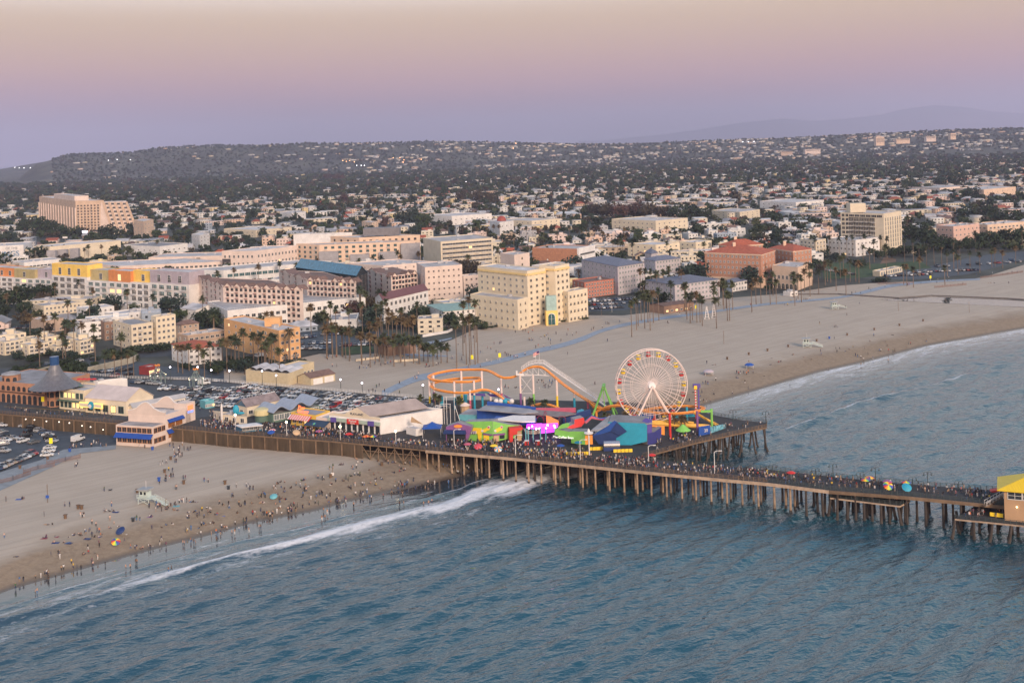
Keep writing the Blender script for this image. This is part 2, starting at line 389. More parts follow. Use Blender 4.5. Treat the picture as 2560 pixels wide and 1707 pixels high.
def gnd():
 mb=MB();near=[G(x,y,GZ+.05)for x,y in BND];n=len(near)
 far=[Vector((q.x/q.y*4700,4700,GZ+.05))for q in near]
 far[0].x=-4200;far[-1].x=4600
 for i in range(n-1):
  mb.add([near[i],near[i+1],far[i+1],far[i]],[(0,1,2,3)],M_town)
 mb.build('ground',None,org=(0,0,0),kind='structure')
gnd()
def yh(px):return CY-0.0317*(px-CX)
CREST=[(-900,470),(60,412),(85,411),(120,403),(140,396),(175,386),(250,385),(330,382),(400,371),(470,368),(560,368),(700,364),(760,359),(900,360),(1050,357),(1250,359),(1400,361),(1560,364),(1707,358),(1850,352),(2000,345),(2130,338),(2300,331),(2440,325),(2560,321),(3400,292)]
def crest_z(u,D=6600.0):
 px=CX+u*F;y=np.interp(px,[c[0]for c in CREST],[c[1]for c in CREST])
 return np.maximum(HC+(yh(px)-y)/F*D,4.0)
def terrain(X,Y):
 u=X/np.maximum(Y,1);cz=crest_z(u);px=CX+u*F
 y0=np.interp(px,[1200,1700,2560],[5000,4700,4300]);t=np.clip((Y-y0)/(6600-y0),0,1)
 t=t*t*(3-2*t)
 pl=np.interp(px,[60,130],[0,1])
 z=GZ+(cz*(0.93+0)-GZ)*t
 rid=np.exp(-((Y-6600)/500.0)**2)*cz*.07
 bumps=(nz2(X,Y,420,420,61,4)-.5)*46*np.clip(t*(1.15-t)*3,0,1)
 z=z+rid+bumps
 z=np.where((px<85),np.minimum(z,8),z)
 return np.maximum(z,GZ+.1)
def grid(name,xs,ys,zf,m,kind='structure'):
 XX,YY=np.meshgrid(xs,ys);ZZ=zf(XX,YY);V=np.stack([XX*1.0,YY*1.0,ZZ],-1).reshape(-1,3)
 nr,nc=XX.shape;mb=MB();mb.v=[tuple(v)for v in V];mb.mi(m)
 for r in range(nr-1):
  for c in range(nc-1):
   i=r*nc+c;mb.f.append((i,i+1,i+nc+1,i+nc));mb.m.append(0)
 return mb.build(name,None,smooth=True,org=(0,0,0),kind=kind)
M_hill=mat('hill_scrub',(0.085,0.085,0.058),.95,.5,.004)
hill=grid('hills',np.linspace(-3900,4300,130),np.concatenate([np.arange(4500,7600,70),np.linspace(7700,20000,8)]),terrain,M_hill)
M_mtn=mat('mountain_rock',(0.07,0.075,0.085),.95,.3,.0005)
def mtz(X,Y):
 px=CX+X/Y*F
 y=np.interp(px,[1500,1640,1760,1850,1960,2030,2100,2200,2270,2340,2420,2480,2560,2700,3200],[352,338,322,308,297,303,299,288,272,263,268,280,285,276,250])
 z=HC+(yh(px)-y)/F*33000
 prof=np.clip(1-np.abs(Y-33000)/2500.0,0,1)**.8
 return np.maximum((z+(nz2(X,Y,900,900,71,4)-.5)*40)*prof,0)
grid('mountains',np.linspace(2000,21000,80),np.linspace(30500,35500,11),mtz,M_mtn)
hz=MB();hm=bpy.data.materials.new('haze_air');hm.use_nodes=True;nt=hm.node_tree
for n in list(nt.nodes):
 if n.type=='BSDF_PRINCIPLED':nt.nodes.remove(n)
pv=nt.nodes.new('ShaderNodeVolumePrincipled');pv.inputs['Color'].default_value=(0.53,0.57,0.82,1)
pv.inputs['Density'].default_value=HAZE;pv.inputs['Anisotropy'].default_value=0.0
nt.links.new(pv.outputs[0],nt.nodes['Material Output'].inputs['Volume'])
hz.box((500,17500,496),(44000,38000,1010),hm)
o=hz.build('haze',None,org=(0,0,0));o['kind']='stuff';tag(o,'pale blue evening haze that thickens towards the far hills','haze')
W_cream=mat('cream_stucco',(0.62,0.54,0.42),.85,.08,.15)
W_pink=mat('pale_pink_stucco',(0.66,0.54,0.48),.85,.08,.15)
W_white=mat('white_stucco',(0.66,0.64,0.63),.85,.09,.2)
W_tan=mat('tan_stucco',(0.60,0.44,0.33),.85,.1,.1)
W_yel=mat('pale_yellow_stucco',(0.66,0.57,0.43),.85,.07,.15)
W_yel2=mat('warm_yellow_stucco',(0.68,0.44,0.17),.85,.08,.2)
W_apr=mat('apricot_stucco',(0.66,0.38,0.18),.85,.08,.2)
W_lav=mat('lavender_grey_siding',(0.46,0.42,0.45),.85,.08,.3)
W_brick=mat('terracotta_brick',(0.42,0.22,0.15),.9,.14,.8)
W_redbr=mat('red_brick',(0.42,0.15,0.10),.9,.16,.8)
W_peach=mat('peach_stucco',(0.62,0.46,0.35),.85,.08,.15)
W_grey=mat('grey_panel',(0.30,0.29,0.31),.7,.12,.3)
W_dgry=mat('charcoal_panel',(0.16,0.155,0.17),.7,.12,.3)
W_olive=mat('olive_stucco',(0.44,0.36,0.18),.85,.1,.3)
W_org=mat('burnt_orange_stucco',(0.62,0.24,0.08),.85,.1,.3)
W_gold=mat('golden_yellow_stucco',(0.78,0.52,0.12),.85,.08,.3)
W_lil=mat('lilac_stucco',(0.40,0.35,0.40),.85,.1,.3)
W_brown=mat('brown_stucco',(0.26,0.165,0.12),.85,.12,.3)
W_taup=mat('taupe_stucco',(0.42,0.31,0.24),.85,.12,.3)
R_flat=mat('pale_flat_roofing',(0.42,0.41,0.42),.9,.22,.12)
R_grey=mat('grey_roofing',(0.25,0.25,0.27),.9,.22,.15)
R_red=mat('red_clay_tiles',(0.33,0.085,0.045),.85,.2,.6,bump=.4)
R_brn=mat('brown_shingles',(0.16,0.10,0.085),.9,.2,.6)
R_slate=mat('blue_slate_shingles',(0.13,0.145,0.20),.85,.15,.6)
R_teal=mat('pale_teal_tiles',(0.22,0.34,0.32),.8,.12,.6)
G_dark=mat('dark_window_glass',(0.030,0.036,0.045),.12,0)
G_teal=mat('teal_window_glass',(0.035,0.10,0.11),.12,0)
G_pale=mat('pale_reflecting_glass',(0.16,0.19,0.21),.15,0)
M_frame=mat('white_window_frame',(0.60,0.58,0.56),.7,0)
M_frmd=mat('dark_window_frame',(0.14,0.11,0.10),.7,0)
M_rail=mat('white_metal_rail',(0.55,0.55,0.56),.5,0)
M_lit=mat('lit_room_glass',(0.5,0.3,0.1),.4,0,emis=(1.0,0.62,0.25),estr=1.6)
M_unit=mat('rooftop_unit_metal',(0.40,0.40,0.42),.6,.15,.5)
BOX=[]
_win={}
def win_mesh(w,h,glass,frame,style):
 k=(round(w,1),round(h,1),glass.name,frame.name,style)
 if k in _win:return _win[k]
 mb=MB();t=.10+min(w,h)*.03
 w,h=round(w,1),round(h,1)
 if style=='arch':
  n=8;pts=[(-w/2,0),(w/2,0)]+[(w/2*math.cos(math.pi*i/n),h-w/2+w/2*math.sin(math.pi*i/n))for i in range(n+1)]
  def lay(pts,y,m):mb.add([(x,y,z)for x,z in pts],[tuple(range(len(pts)))],m)
  N_=len(pts);f=1.18
  o=[(x*f,-.02 if z<.01 else z+(h*.06 if z>h-w/2 else 0))for x,z in pts]
  mb.add([(x,0,z)for x,z in o]+[(x,-.07,z)for x,z in o],[(i,(i+1)%N_,N_+(i+1)%N_,N_+i)for i in range(N_)]+[tuple(range(N_,2*N_))],frame)
  lay(pts,-.10,glass);mb.box((0,-.12,h*.48),(w*.05,.04,h*.9),frame);mb.box((0,-.12,h*.55),(w*.9,.03,.07),frame)
 else:
  mb.box((0,-.03,h/2),(w,.06,h),glass)
  mb.box((-w/2,-.05,h/2),(t,.12,h+t),frame);mb.box((w/2,-.05,h/2),(t,.12,h+t),frame)
  mb.box((0,-.05,h),(w-t,.118,t),frame);mb.box((0,-.07,0),(w+t*.6,.16,t),frame)
  if style!='bare':
   for i in range(1,max(2,int(w/1.3))):mb.box((-w/2+w*i/max(2,int(w/1.3)),-.055,h/2),(t*.7,.1,h-t),frame)
  if style=='grid':
   for i in range(1,max(2,int(h/1.3))):mb.box((0,-.058,h*i/max(2,int(h/1.3))),(w-t,.09,t*.6),frame)
 _win[k]=mb.mesh('window');return _win[k]
_bal={}
def bal_mesh(w,m):
 k=(round(w,1),m.name)
 if k in _bal:return _bal[k]
 mb=MB();w=k[0]
 mb.box((0,-.65,-.08),(w,1.3,.16),m);mb.box((0,-1.27,1.0),(w,.06,.08),M_rail);mb.box((-w/2+.03,-.65,1.0),(.06,1.2,.08),M_rail);mb.box((w/2-.03,-.65,1.0),(.06,1.2,.08),M_rail)
 n=max(2,int(w/.45))
 for i in range(n+1):mb.box((-w/2+.05+(w-.1)*i/n,-1.27,.48),(.045,.045,.96),M_rail)
 _bal[k]=mb.mesh('balcony');return _bal[k]
class Bl:
 0
 def __init__(s,name,label,cat,B,z0=GZ,group=None):
  s.z0=z0;p=G(B[0],B[1],z0)if len(B)==2 else Vector(B);s.o=p
  s.root=thing(name,label,cat,tuple(p),0,group);s.wins=[];s.nb=0
 def foot(s,Apx,Bpx,Cpx=None,depth=None):
  a=G(*Apx,s.z0);b=G(*Bpx,s.z0)
  if Cpx is not None:c=G(*Cpx,s.z0)
  else:
   d=(b-a).normalized();c=b+Vector((-d.y,d.x,0))*depth
  P=[a,b,c,a+c-b]
  if Cpx is None:s.faces=[(a,b)]
  else:s.faces=[(a,b),(b,c)]
  BOX.append([(q.x,q.y)for q in P]);s.P=P;return P
 def top(s,Bpx,ty):
  d=G(*Bpx,s.z0).y;return A(Bpx[0],ty,d).z
 def wall(s,P,z0,z1,m,name='wall',roof=R_flat,par=.7,units=0,label=None,flat=True):
  mb=MB();mb.prism([(p.x,p.y)for p in P],z0,z1,m)
  o=mb.build(name,s.root)
  if label:o['label']=label
  if flat:
   c=sum(P,Vector())/len(P);r=MB()
   ins=[p+(c-p).normalized()*.45 for p in P]
   n=len(P);vs=[(p.x,p.y,z1+par)for p in P]+[(q.x,q.y,z1+par)for q in ins]+[(q.x,q.y,z1+.06)for q in ins]+[(p.x,p.y,z1)for p in P]
   mb2=MB();mb2.add(vs,[(i,(i+1)%n,n+(i+1)%n,n+i)for i in range(n)]+[(n+i,n+(i+1)%n,2*n+(i+1)%n,2*n+i)for i in range(n)]+[(3*n+i,3*n+(i+1)%n,(i+1)%n,i)for i in range(n)],m)
   mb2.build('parapet',o,org=s.root['_o'])
   r.add([(q.x,q.y,z1+.06)for q in ins],[tuple(range(n))],roof)
   rr=r.build('roof',s.root)
   if units:
    a,b,d=P[0],P[1],P[-1]
    for i in range(units):
     u,v=R.uniform(.15,.85),R.uniform(.2,.8);q=a+(b-a)*u+(d-a)*v
     k=MB();k.box((q.x,q.y,z1+.07),(R.uniform(1.5,3.5),R.uniform(1.2,2.5),R.uniform(.9,1.8)),M_unit,R.uniform(0,1),base=True);k.build('roof_unit',rr,org=s.root['_o'])
  return o
 def win(s,a,b,z0,fh,nx,ny,w,h,glass=G_dark,frame=M_frame,style="std",t0=.03,t1=.97,bal=None,skip=None,lit=.006,sill=.9):
  d=b-a;L_=Vector((d.x,d.y,0)).length;ang=math.atan2(d.y,d.x);nrm=Vector((d.y,-d.x,0)).normalized()
  me=win_mesh(w,h,glass,frame,style);o=s.o
  for j in range(ny):
   for i in range(nx):
    if skip and skip(i,j):continue
    t=t0+(t1-t0)*(i+.5)/nx;p=a+d*t+nrm*.02-o
    g=R.random()<lit
    s.wins.append((me,Vector((p.x,p.y,z0+j*fh+sill-o.z)),ang,glass,g))
    if bal and bal(i,j):
     s.nb+=1
     if s.nb<90:inst('balcony',bal_mesh((t1-t0)*L_/nx*.8 if w<1.3 else w*1.25,W_white),s.root,Vector((p.x,p.y,z0+j*fh-o.z+.1)),ang)
 def done(s):
  if len(s.wins)>100:
   bt=Batch();c={}
   for me,l,a,g,lit in s.wins[100:]:
    if me.name not in c:
     c[me.name]=(np.array([tuple(v.co)for v in me.vertices]),[tuple(p.vertices)for p in me.polygons],[p.material_index for p in me.polygons],[m for m in me.materials])
    q=c[me.name];bt.add(q[:3],q[3],l,a)
   o=bt.build('windows',kind='stuff');o.parent=s.root
  for me,l,a,g,lit in s.wins[:100]:
   w_=inst('window',me,s.root,l,a)
   if lit:
    w_.material_slots[0].link='OBJECT'
    for k,ms__ in enumerate(w_.material_slots):
     if me.materials[k]==g:ms__.link='OBJECT';ms__.material=M_lit
     elif ms__.link=='OBJECT':ms__.material=me.materials[k]
  return s
def hip(s,P,z,rise,m,over=.6,name='roof',ridge=.5,parent=None):
 0
 c=sum(P,Vector())/4;Q=[p+(p-c).normalized()*over for p in P]
 if(P[1]-P[0]).length>=(P[2]-P[1]).length:e0,e1=(Q[0]+Q[3])/2,(Q[1]+Q[2])/2;order=0
 else:e0,e1=(Q[0]+Q[1])/2,(Q[2]+Q[3])/2;order=1
 sh=min((P[1]-P[0]).length,(P[2]-P[1]).length)*ridge;d=(e1-e0).normalized();r0=e0+d*sh;r1=e1-d*sh
 vs=[(q.x,q.y,z)for q in Q]+[(q.x,q.y,z-.25)for q in Q]+[(r0.x,r0.y,z+rise),(r1.x,r1.y,z+rise)]
 top=[(0,1,9,8),(1,2,9),(2,3,8,9),(3,0,8)]if order==0 else[(0,1,8),(1,2,9,8),(2,3,9),(3,0,8,9)]
 mb=MB();mb.add(vs,top+[(4,5,1,0),(5,6,2,1),(6,7,3,2),(7,4,0,3),(7,6,5,4)],m)
 return mb.build(name,s.root if parent is None else parent,org=s.root['_o'])
def gable(s,P,z,rise,m,mwall,over=.4,along=0,name='roof'):
 c=sum(P,Vector())/4;Q=[p+(p-c).normalized()*over for p in P]
 if along==0:a,b=(Q[0]+Q[3])/2,(Q[1]+Q[2])/2;g=[(0,3),(1,2)];w0,w1=(P[0]+P[3])/2,(P[1]+P[2])/2
 else:a,b=(Q[0]+Q[1])/2,(Q[2]+Q[3])/2;g=[(0,1),(3,2)];w0,w1=(P[0]+P[1])/2,(P[2]+P[3])/2
 mb=MB();t=.18
 def slope(p,q,r,r2):
  mb.add([(p.x,p.y,z),(q.x,q.y,z),(r.x,r.y,z+rise),(r2.x,r2.y,z+rise),(p.x,p.y,z+t),(q.x,q.y,z+t),(r.x,r.y,z+rise+t),(r2.x,r2.y,z+rise+t)],[(4,5,6,7),(3,2,1,0),(0,1,5,4),(1,2,6,5),(2,3,7,6),(3,0,4,7)],m)
 if along==0:slope(Q[0],Q[1],b,a);slope(Q[2],Q[3],a,b)
 else:slope(Q[1],Q[2],b,a);slope(Q[3],Q[0],a,b)
 o=mb.build(name,s.root)
 k=MB()
 for i,ww in zip(g,(w0,w1)):
  p,q=P[i[0]],P[i[1]];k.add([(p.x,p.y,z),(q.x,q.y,z),(ww.x,ww.y,z+rise-.02)],[(0,1,2)],mwall)
 k.build('gable_wall',s.root);return o
def simple(name,label,cat,Apx,Bpx,Cpx,ty,wall,roof=R_flat,depth=None,n1=None,n2=None,units=5,z0=GZ,w=1.5,h=1.5,glass=G_dark,frame=M_frame,style='std',bal=None,roofk='flat',rise=3.0,group=None,sill=.9,par=.7,fl=None,lit=.006):
 s=Bl(name,label,cat,Bpx,z0,group);P=s.foot(Apx,Bpx,Cpx,depth);z1=s.top(Bpx,ty)
 if roofk=='flat':s.wall(P,z0,z1-par,wall,roof=roof,units=units,par=par)
 else:
  s.wall(P,z0,z1,wall,flat=False)
  if roofk=='hip':hip(s,P,z1+.02,rise,roof)
  else:gable(s,P,z1+.02,rise,roof,wall,along=0 if roofk=='gable' else 1)
 H=z1-z0-(par if roofk=='flat' else 0);fl=fl or max(1,round(H/3.2));fh=H/fl
 if n1:s.win(P[0],P[1],z0,fh,n1,fl,w,min(h,fh*.7),glass,frame,style,bal=bal,sill=min(sill,fh*.28),lit=lit)
 if n2:s.win(P[1],P[2],z0,fh,n2,fl,w,min(h,fh*.7),glass,frame,style,bal=bal,sill=min(sill,fh*.28),lit=lit)
 s.z1=z1;s.fh=fh;s.fl=fl
 return s
def text(body,size,loc,rz,m,parent=None,org=(0,0,0),name='lettering',rx=math.pi/2,ext=.05):
 cu=bpy.data.curves.new(name,'FONT');cu.body=body;cu.size=size;cu.extrude=ext;cu.align_x='CENTER'
 tmp=bpy.data.objects.new(name,cu);COL.objects.link(tmp)
 dg=bpy.context.evaluated_depsgraph_get();me=bpy.data.meshes.new_from_object(tmp.evaluated_get(dg))
 bpy.data.objects.remove(tmp);me.materials.clear();me.materials.append(m);me.name=name
 o=bpy.data.objects.new(name,me);COL.objects.link(o)
 if parent is not None:o.parent=parent
 o.location=Vector(loc)-Vector(org);o.rotation_euler=(rx,0,rz);return o
def wtext(s,a,b,t,z,body,size,m,off=.12,name='lettering'):
 d=b-a;n=Vector((d.y,-d.x,0)).normalized();p=a+d*t+n*off;p.z=z
 return text(body,size,p,math.atan2(d.y,d.x),m,s.root,s.root['_o'],name)
s=Bl('hotel_tower','tall tan hotel tower with sloped terraced end, rising above dark trees','hotel',(191,586))
P=s.foot((100,562),(191,586),(262,584));z1=s.top((191,586),504)
s.wall(P,GZ,z1,W_tan,units=3);s.win(P[0],P[1],GZ,4.0,14,11,2.0,2.4,G_dark,W_tan,lit=0)
mb=MB();d=P[1]-P[0];n_=Vector((d.y,-d.x,0)).normalized()
for i in range(15):
 q=P[0]+d*(i/14);mb.box((q.x+n_.x*.6,q.y+n_.y*.6,GZ),(1.1,1.2,z1-GZ-9),W_pink,math.atan2(d.y,d.x),base=True)
mb.build('pilasters',s.root,kind='stuff')
s.win(P[1],P[2],GZ+6,4.0,8,9,2.6,2.2,G_dark,W_tan,lit=.12,bal=lambda i,j:i%2==0)
q0,q1=P[0]+d*.45,P[0]+d*.98;ph=[q0,q1,q1+(P[2]-P[1])*.5,q0+(P[2]-P[1])*.5]
s.wall(ph,z1+.7,z1+7,W_pink,name='penthouse')
e=(P[2]-P[1]);c0=P[2];k=[]
Dt=c0.y
pts=[A(252,506,Dt),A(316,504,Dt),A(346,585,Dt),A(250,585,Dt)];bk=Vector((-12,34,0))
mb=MB();vs=pts+[p+bk for p in pts]
mb.add(vs,[(3,2,1,0),(4,5,6,7),(0,1,5,4),(1,2,6,5),(2,3,7,6),(3,0,4,7)],W_pink);mb.build('sloped_wing',s.root)
mb=MB()
for i in range(5):
 t=i/4;a_=A(258+58*t,505,Dt-1.0);b_=A(284+62*t,585,Dt-1.0);mb.bar(a_,b_,2.2,W_tan,2.6)
mb.build('sloping_fins',s.root)
for i in range(4):
 for j in range(8):
  t=(j+.5)/8;x=(258+58*(i+.5)/4)*(1-t)+(284+62*(i+.5)/4)*t;y=507+78*t
  p=A(x,y,Dt-.05);s.wins.append((win_mesh(4.0,2.6,G_dark,M_frame,'std'),p-s.o,0,G_dark,False))
s.done()
s=simple('gymnasium','long white gymnasium with huge blue letters INGS on its front wall','school',(-60,662),(60,656),None,612,W_white,R_flat,depth=45,units=3)
P=s.P;a,b=P[0],P[1]
M_blue=mat('blue_painted_letters',(0.03,0.16,0.32),.7,0);M_dk=mat('dark_painted_letters',(0.03,0.05,0.09),.7,0)
pq=A(28,634,a.y-.4);text('INGS',7.6,(pq.x,a.y-1.6,pq.z-2.6),math.atan2((b-a).y,(b-a).x),M_blue,s.root,s.root['_o'])
text('OF THE',3.4,(pq.x+1,a.y-1.6,pq.z+4.4),math.atan2((b-a).y,(b-a).x),M_dk,s.root,s.root['_o']);s.done()
s=simple('school_hall','blank white school hall with stepped grey wall bays, right of the gymnasium','school',(64,655),(180,650),None,618,W_cream,R_flat,depth=30);s.done()
s=simple('school_hall','large pale hall with plain long side wall behind three palm tops','school',(125,655),(303,638),None,601,W_cream,R_flat,depth=35,units=3)
mb=MB();a,b=s.P[0],s.P[1]
for t in(.05,.2,.36):
 q=a+(b-a)*t;mb.box((q.x,q.y-3.5,GZ),(9,6,12),W_grey,base=True)
mb.build('wall_bay',s.root);s.done()
s=simple('office_building','very long low pinkish white office block with ribbon of small windows','office',(196,684),(300,694),(575,681),665,W_pink,R_flat,n1=8,n2=22,w=2.4,h=1.8,fl=2,units=4)
s.done()
s=simple('office_building','upper rear wing of pink office block with flat pale roof','office',(372,668),(560,664),None,639,W_pink,R_flat,depth=40,n1=6,fl=1,w=2,h=2,units=3);s.done()
s=simple('office_building','pink office wing with blue stair glass beside the long low block','office',(556,684),(640,684),(748,668),627,W_pink,R_flat,n1=7,n2=12,w=1.6,h=2.4,fl=3,units=3)
a,b=s.P[0],s.P[1];s.win(a,b,GZ,9,1,1,8,12,G_dark,M_frmd,'grid',t0=.02,t1=.25,lit=0);s.done()
s=simple('parking_structure','long pale green glass parking structure behind the gabled hotel','parking garage',(470,712),(560,716),(830,690),676,W_white,R_flat,n1=6,n2=18,w=4.2,h=2.6,fl=2,glass=G_teal,units=1);s.done()
s=Bl('apartment_block','long apartment row with orange, olive, lilac and yellow top storeys','apartment block',(475,778))
segs=[(-40,36,W_org),(36,87,W_olive),(87,131,W_lil),(131,219,W_gold),(219,272,W_olive),(272,327,W_org),(327,376,W_gold),(376,474,W_lil)]
for i,(x0,x1,m)in enumerate(segs):
 yb=lambda x:738+(x/475.0)*42
 a,b=G(x0,yb(x0)),G(x1,yb(x1));d=(b-a).normalized();nn=Vector((-d.y,d.x,0));back=16
 off=2.5 if i%2 else 0.0
 zt=A(b.x/b.y*F+CX,0,1).z*0+s.top((x1,yb(x1)),{0:672,3:663 if i==3 else 672}.get(i,673+x1*.004*4)-0)
 zm=GZ+(zt-GZ)*.68
 P=[a,b,b+nn*back,a+nn*back]
 if i==0:BOX.append([(G(-40,735).x,G(-40,735).y),(G(474,780).x,G(474,780).y),(G(474,780).x,G(474,780).y+30),(G(-40,735).x,G(-40,735).y+40)])
 mbp=MB();mbp.prism([(p.x,p.y)for p in P],GZ,zm-.02,W_white);mbp.build('lower_block',s.root)
 a2,b2=a+nn*(3.0-off),b+nn*(3.0-off)
 s.wall([a2,b2,b2+nn*13,a2+nn*13],zm,zt-.6,m,name='upper_block',par=.6,label=m.name.replace('_',' ')+' upper storeys')
 nb=3 if x1-x0<60 else 5;fh=(zm-GZ)/4
 s.win(a,b,GZ,fh,nb,4,(b-a).length/nb*.62,fh*.62,G_teal if i%3 else G_dark,M_frame,'grid',lit=.06,bal=lambda i,j:j in(2,3)and i%2==0,sill=.5)
 s.win(a2,b2,zm,(zt-zm),max(1,nb-2),1,3.2,(zt-zm)*.55,G_dark,M_frame,'grid',sill=.9,t0=.1,t1=.9)
s.done()
def gabled(label,Apx,Bpx,Cpx,ty,n1,n2,fl,gab):
 s=simple('beach_hotel',label,'hotel',Apx,Bpx,Cpx,ty,W_pink,R_brn,n1=n1,n2=n2,fl=fl,w=1.9,h=1.7,glass=G_dark,frame=M_frmd,units=1,lit=.02,par=.4)
 k=R_brn;aw=MB()
 P=s.P;z=s.z1+.42
 for(a,b,nn)in((P[0],P[1],n1),(P[1],P[2],n2)):
  d=(b-a);L_=d.length;u=d/L_;nr=Vector((u.y,-u.x,0));g=max(1,nn//2)
  for i in range(g):
   if gab and not gab(i,g):continue
   c=a+d*((i+.5)/g)+nr*.25;wd=L_/g*.42;bk=-nr*7
   p0,p1,pt=c-u*wd,c+u*wd,c.copy();zz=z-1.2;r=2.6
   vs=[(p0.x,p0.y,zz),(p1.x,p1.y,zz),(pt.x,pt.y,zz+r),(p0.x+bk.x,p0.y+bk.y,zz),(p1.x+bk.x,p1.y+bk.y,zz),(pt.x+bk.x,pt.y+bk.y,zz+r)]
   aw.add(vs,[(0,1,2),(4,3,5)],W_pink)
   o3=nr*.5;mb=MB()
   mb.add([(p0.x+o3.x-u.x*.3,p0.y+o3.y-u.y*.3,zz-.1),(pt.x+o3.x,pt.y+o3.y,zz+r+.2),(pt.x+bk.x,pt.y+bk.y,zz+r+.2),(p0.x+bk.x-u.x*.3,p0.y+bk.y-u.y*.3,zz-.1)],[(0,1,2,3)],k)
   mb.add([(p1.x+o3.x+u.x*.3,p1.y+o3.y+u.y*.3,zz-.1),(pt.x+o3.x,pt.y+o3.y,zz+r+.2),(pt.x+bk.x,pt.y+bk.y,zz+r+.2),(p1.x+bk.x+u.x*.3,p1.y+bk.y+u.y*.3,zz-.1)],[(3,2,1,0)],k);mb.build('gable_roof',s.root)
  for j in range(1,fl):
   for i in range(0,nn,2):
    c=a+d*((i+.5)/nn*.94+.03)+nr*.5;mb2=c
    aw.box((c.x,c.y,GZ+s.fh*j+s.fh*.95),(2.2,.9,.25),mat('maroon_awning',(0.20,0.05,0.05),.8,.1),math.atan2(d.y,d.x))
 aw.build('gable_wall',s.root);s.done();return s
gabled('white gabled beach hotel, leftmost wing with arched ground floor',(492,772),(560,800),(760,812),714,6,16,6,None)
gabled('middle wing of white gabled hotel left of the dark glass atrium',(700,752),(770,782),(893,790),698,4,12,6,lambda i,g:i!=2)
gabled('right wing of white gabled hotel beside the dark glass atrium',(918,742),(980,762),(1046,752),690,4,8,6,lambda i,g:i!=1)
s=simple('glass_atrium','dark glass atrium with long sloping blue glass roof between hotel wings','atrium',(741,742),(893,770),(921,760),690,mat('black_atrium_glass',(0.018,0.028,0.034),.15,.3,.5),roofk='gable',roof=mat('blue_glass_roofing',(0.02,0.10,0.18),.25,.25,.3,stretch=(3,1,1)),rise=5.5)
s.win(s.P[1],s.P[2],GZ,3.4,3,6,3.0,2.8,G_dark,M_frmd,'grid',lit=0);s.done()
s=simple('hotel_terrace_wing','low white terrace wing with square dark windows below the gabled hotel','hotel wing',(520,800),(570,826),(915,788),776,W_white,R_flat,n1=3,n2=22,fl=2,w=2.4,h=2.0,frame=M_frame,glass=G_dark,units=0)
mb=MB();a,b=s.P[1],s.P[2]
for i in range(60):
 q=a+(b-a)*(i/59);mb.box((q.x,q.y,s.z1),(.1,.1,1.1),M_rail,base=True)
mb.bar(a+Vector((0,0,s.z1-GZ+1.1)),b+Vector((0,0,s.z1-GZ+1.1)),.12,M_rail);mb.build('railing',s.root);s.done()
s=simple('hotel_restaurant_wing','low hotel wing with maroon sloping roof behind tall palms','hotel wing',(940,800),(960,812),(1072,782),752,W_white,mat('maroon_roofing',(0.17,0.07,0.075),.85,.12),roofk='gable2',rise=3,n1=2,n2=10,fl=3,w=2.2,h=2.2);s.done()
s=simple('pink_hotel_annex','plain pale pink block stepping down right of the gabled hotel','hotel wing',(1044,745),(1065,760),(1158,752),668,W_pink,R_flat,n1=3,n2=7,fl=6,w=1.2,h=1.3,frame=W_pink,units=3);s.done()
s=simple('pink_hotel_annex','lower pale pink block with few windows beside round dark tree','hotel wing',(1150,742),(1160,746),(1200,742),690,W_pink,R_flat,n2=3,fl=4,w=1.4,h=1.5,frame=W_pink);s.done()
s=simple('hotel_rear_block','pink rear block with stepped flat roofs behind the gabled hotel','hotel wing',(870,715),(960,724),(1090,712),664,W_pink,R_flat,n1=5,n2=6,fl=5,w=1.2,h=1.3,frame=W_pink,units=4);s.done()
s=simple('modern_apartments','modern tan apartments with grey bays and glass balconies','apartment block',(742,668),(800,672),(1040,662),612,W_peach,R_flat,n1=4,n2=13,fl=5,w=2.6,h=2.0,glass=G_teal,frame=M_frmd,units=4,bal=lambda i,j:j>1 and i%3==0)
mb=MB();a,b=s.P[1],s.P[2]
for t,hh in((.1,.72),(.42,.55),(.72,.6),(.95,.92)):
 q=a+(b-a)*t;mb.box((q.x,q.y-2.2,GZ),(17,4,(s.z1-GZ)*hh),W_grey,base=True)
mb.build('grey_bay',s.root);s.done()
s=simple('modern_apartments','taller rear tan apartments with charcoal penthouse boxes','apartment block',(828,655),(900,660),(1052,652),594,W_peach,R_flat,n1=4,n2=9,fl=5,w=2.2,h=2.0,glass=G_dark,frame=M_frmd,units=3)
mb=MB();a,b=s.P[1],s.P[2]
mb.box(((a.x+b.x)/2-8,a.y+14,s.z1+.7),(34,14,7),W_dgry,base=True);mb.build('penthouse',s.root);s.done()
s=simple('theatre_box','windowless white box building with grey end wall behind tan apartments','hall',(735,640),(839,638),(882,634),584,W_white,R_flat,units=2);s.done()
s=simple('slab_hotel','cream seven storey slab hotel with plain grey end wall','hotel',(1060,672),(1104,686),(1234,674),604,W_cream,R_flat,n2=15,fl=7,w=3.1,h=1.7,glass=G_dark,frame=M_frame,units=2,bal=lambda i,j:i%2==0)
s.done()
s=Bl('beachfront_hotel','pale yellow stepped beachfront hotel tower with turquoise centre bay','hotel',(1195,800))
def blk(Apx,Bpx,Cpx,ty,n1,n2,m=W_yel,fl=None,depth=None,w=1.5,roof=R_flat,name='wall'):
 P=s.foot(Apx,Bpx,Cpx,depth);z1=s.top(Bpx,ty);s.wall(P,GZ,z1,m,roof=roof,units=1,name=name)
 fl=fl or round((z1-GZ)/3.4);fh=(z1-GZ)/fl
 if n1:s.win(P[0],P[1],GZ,fh,n1,fl,w,1.6,G_pale,W_cream,lit=.02)
 if n2:s.win(P[1],P[2],GZ,fh,n2,fl,w,1.6,G_dark,W_cream,lit=.02)
 return P,z1,fh
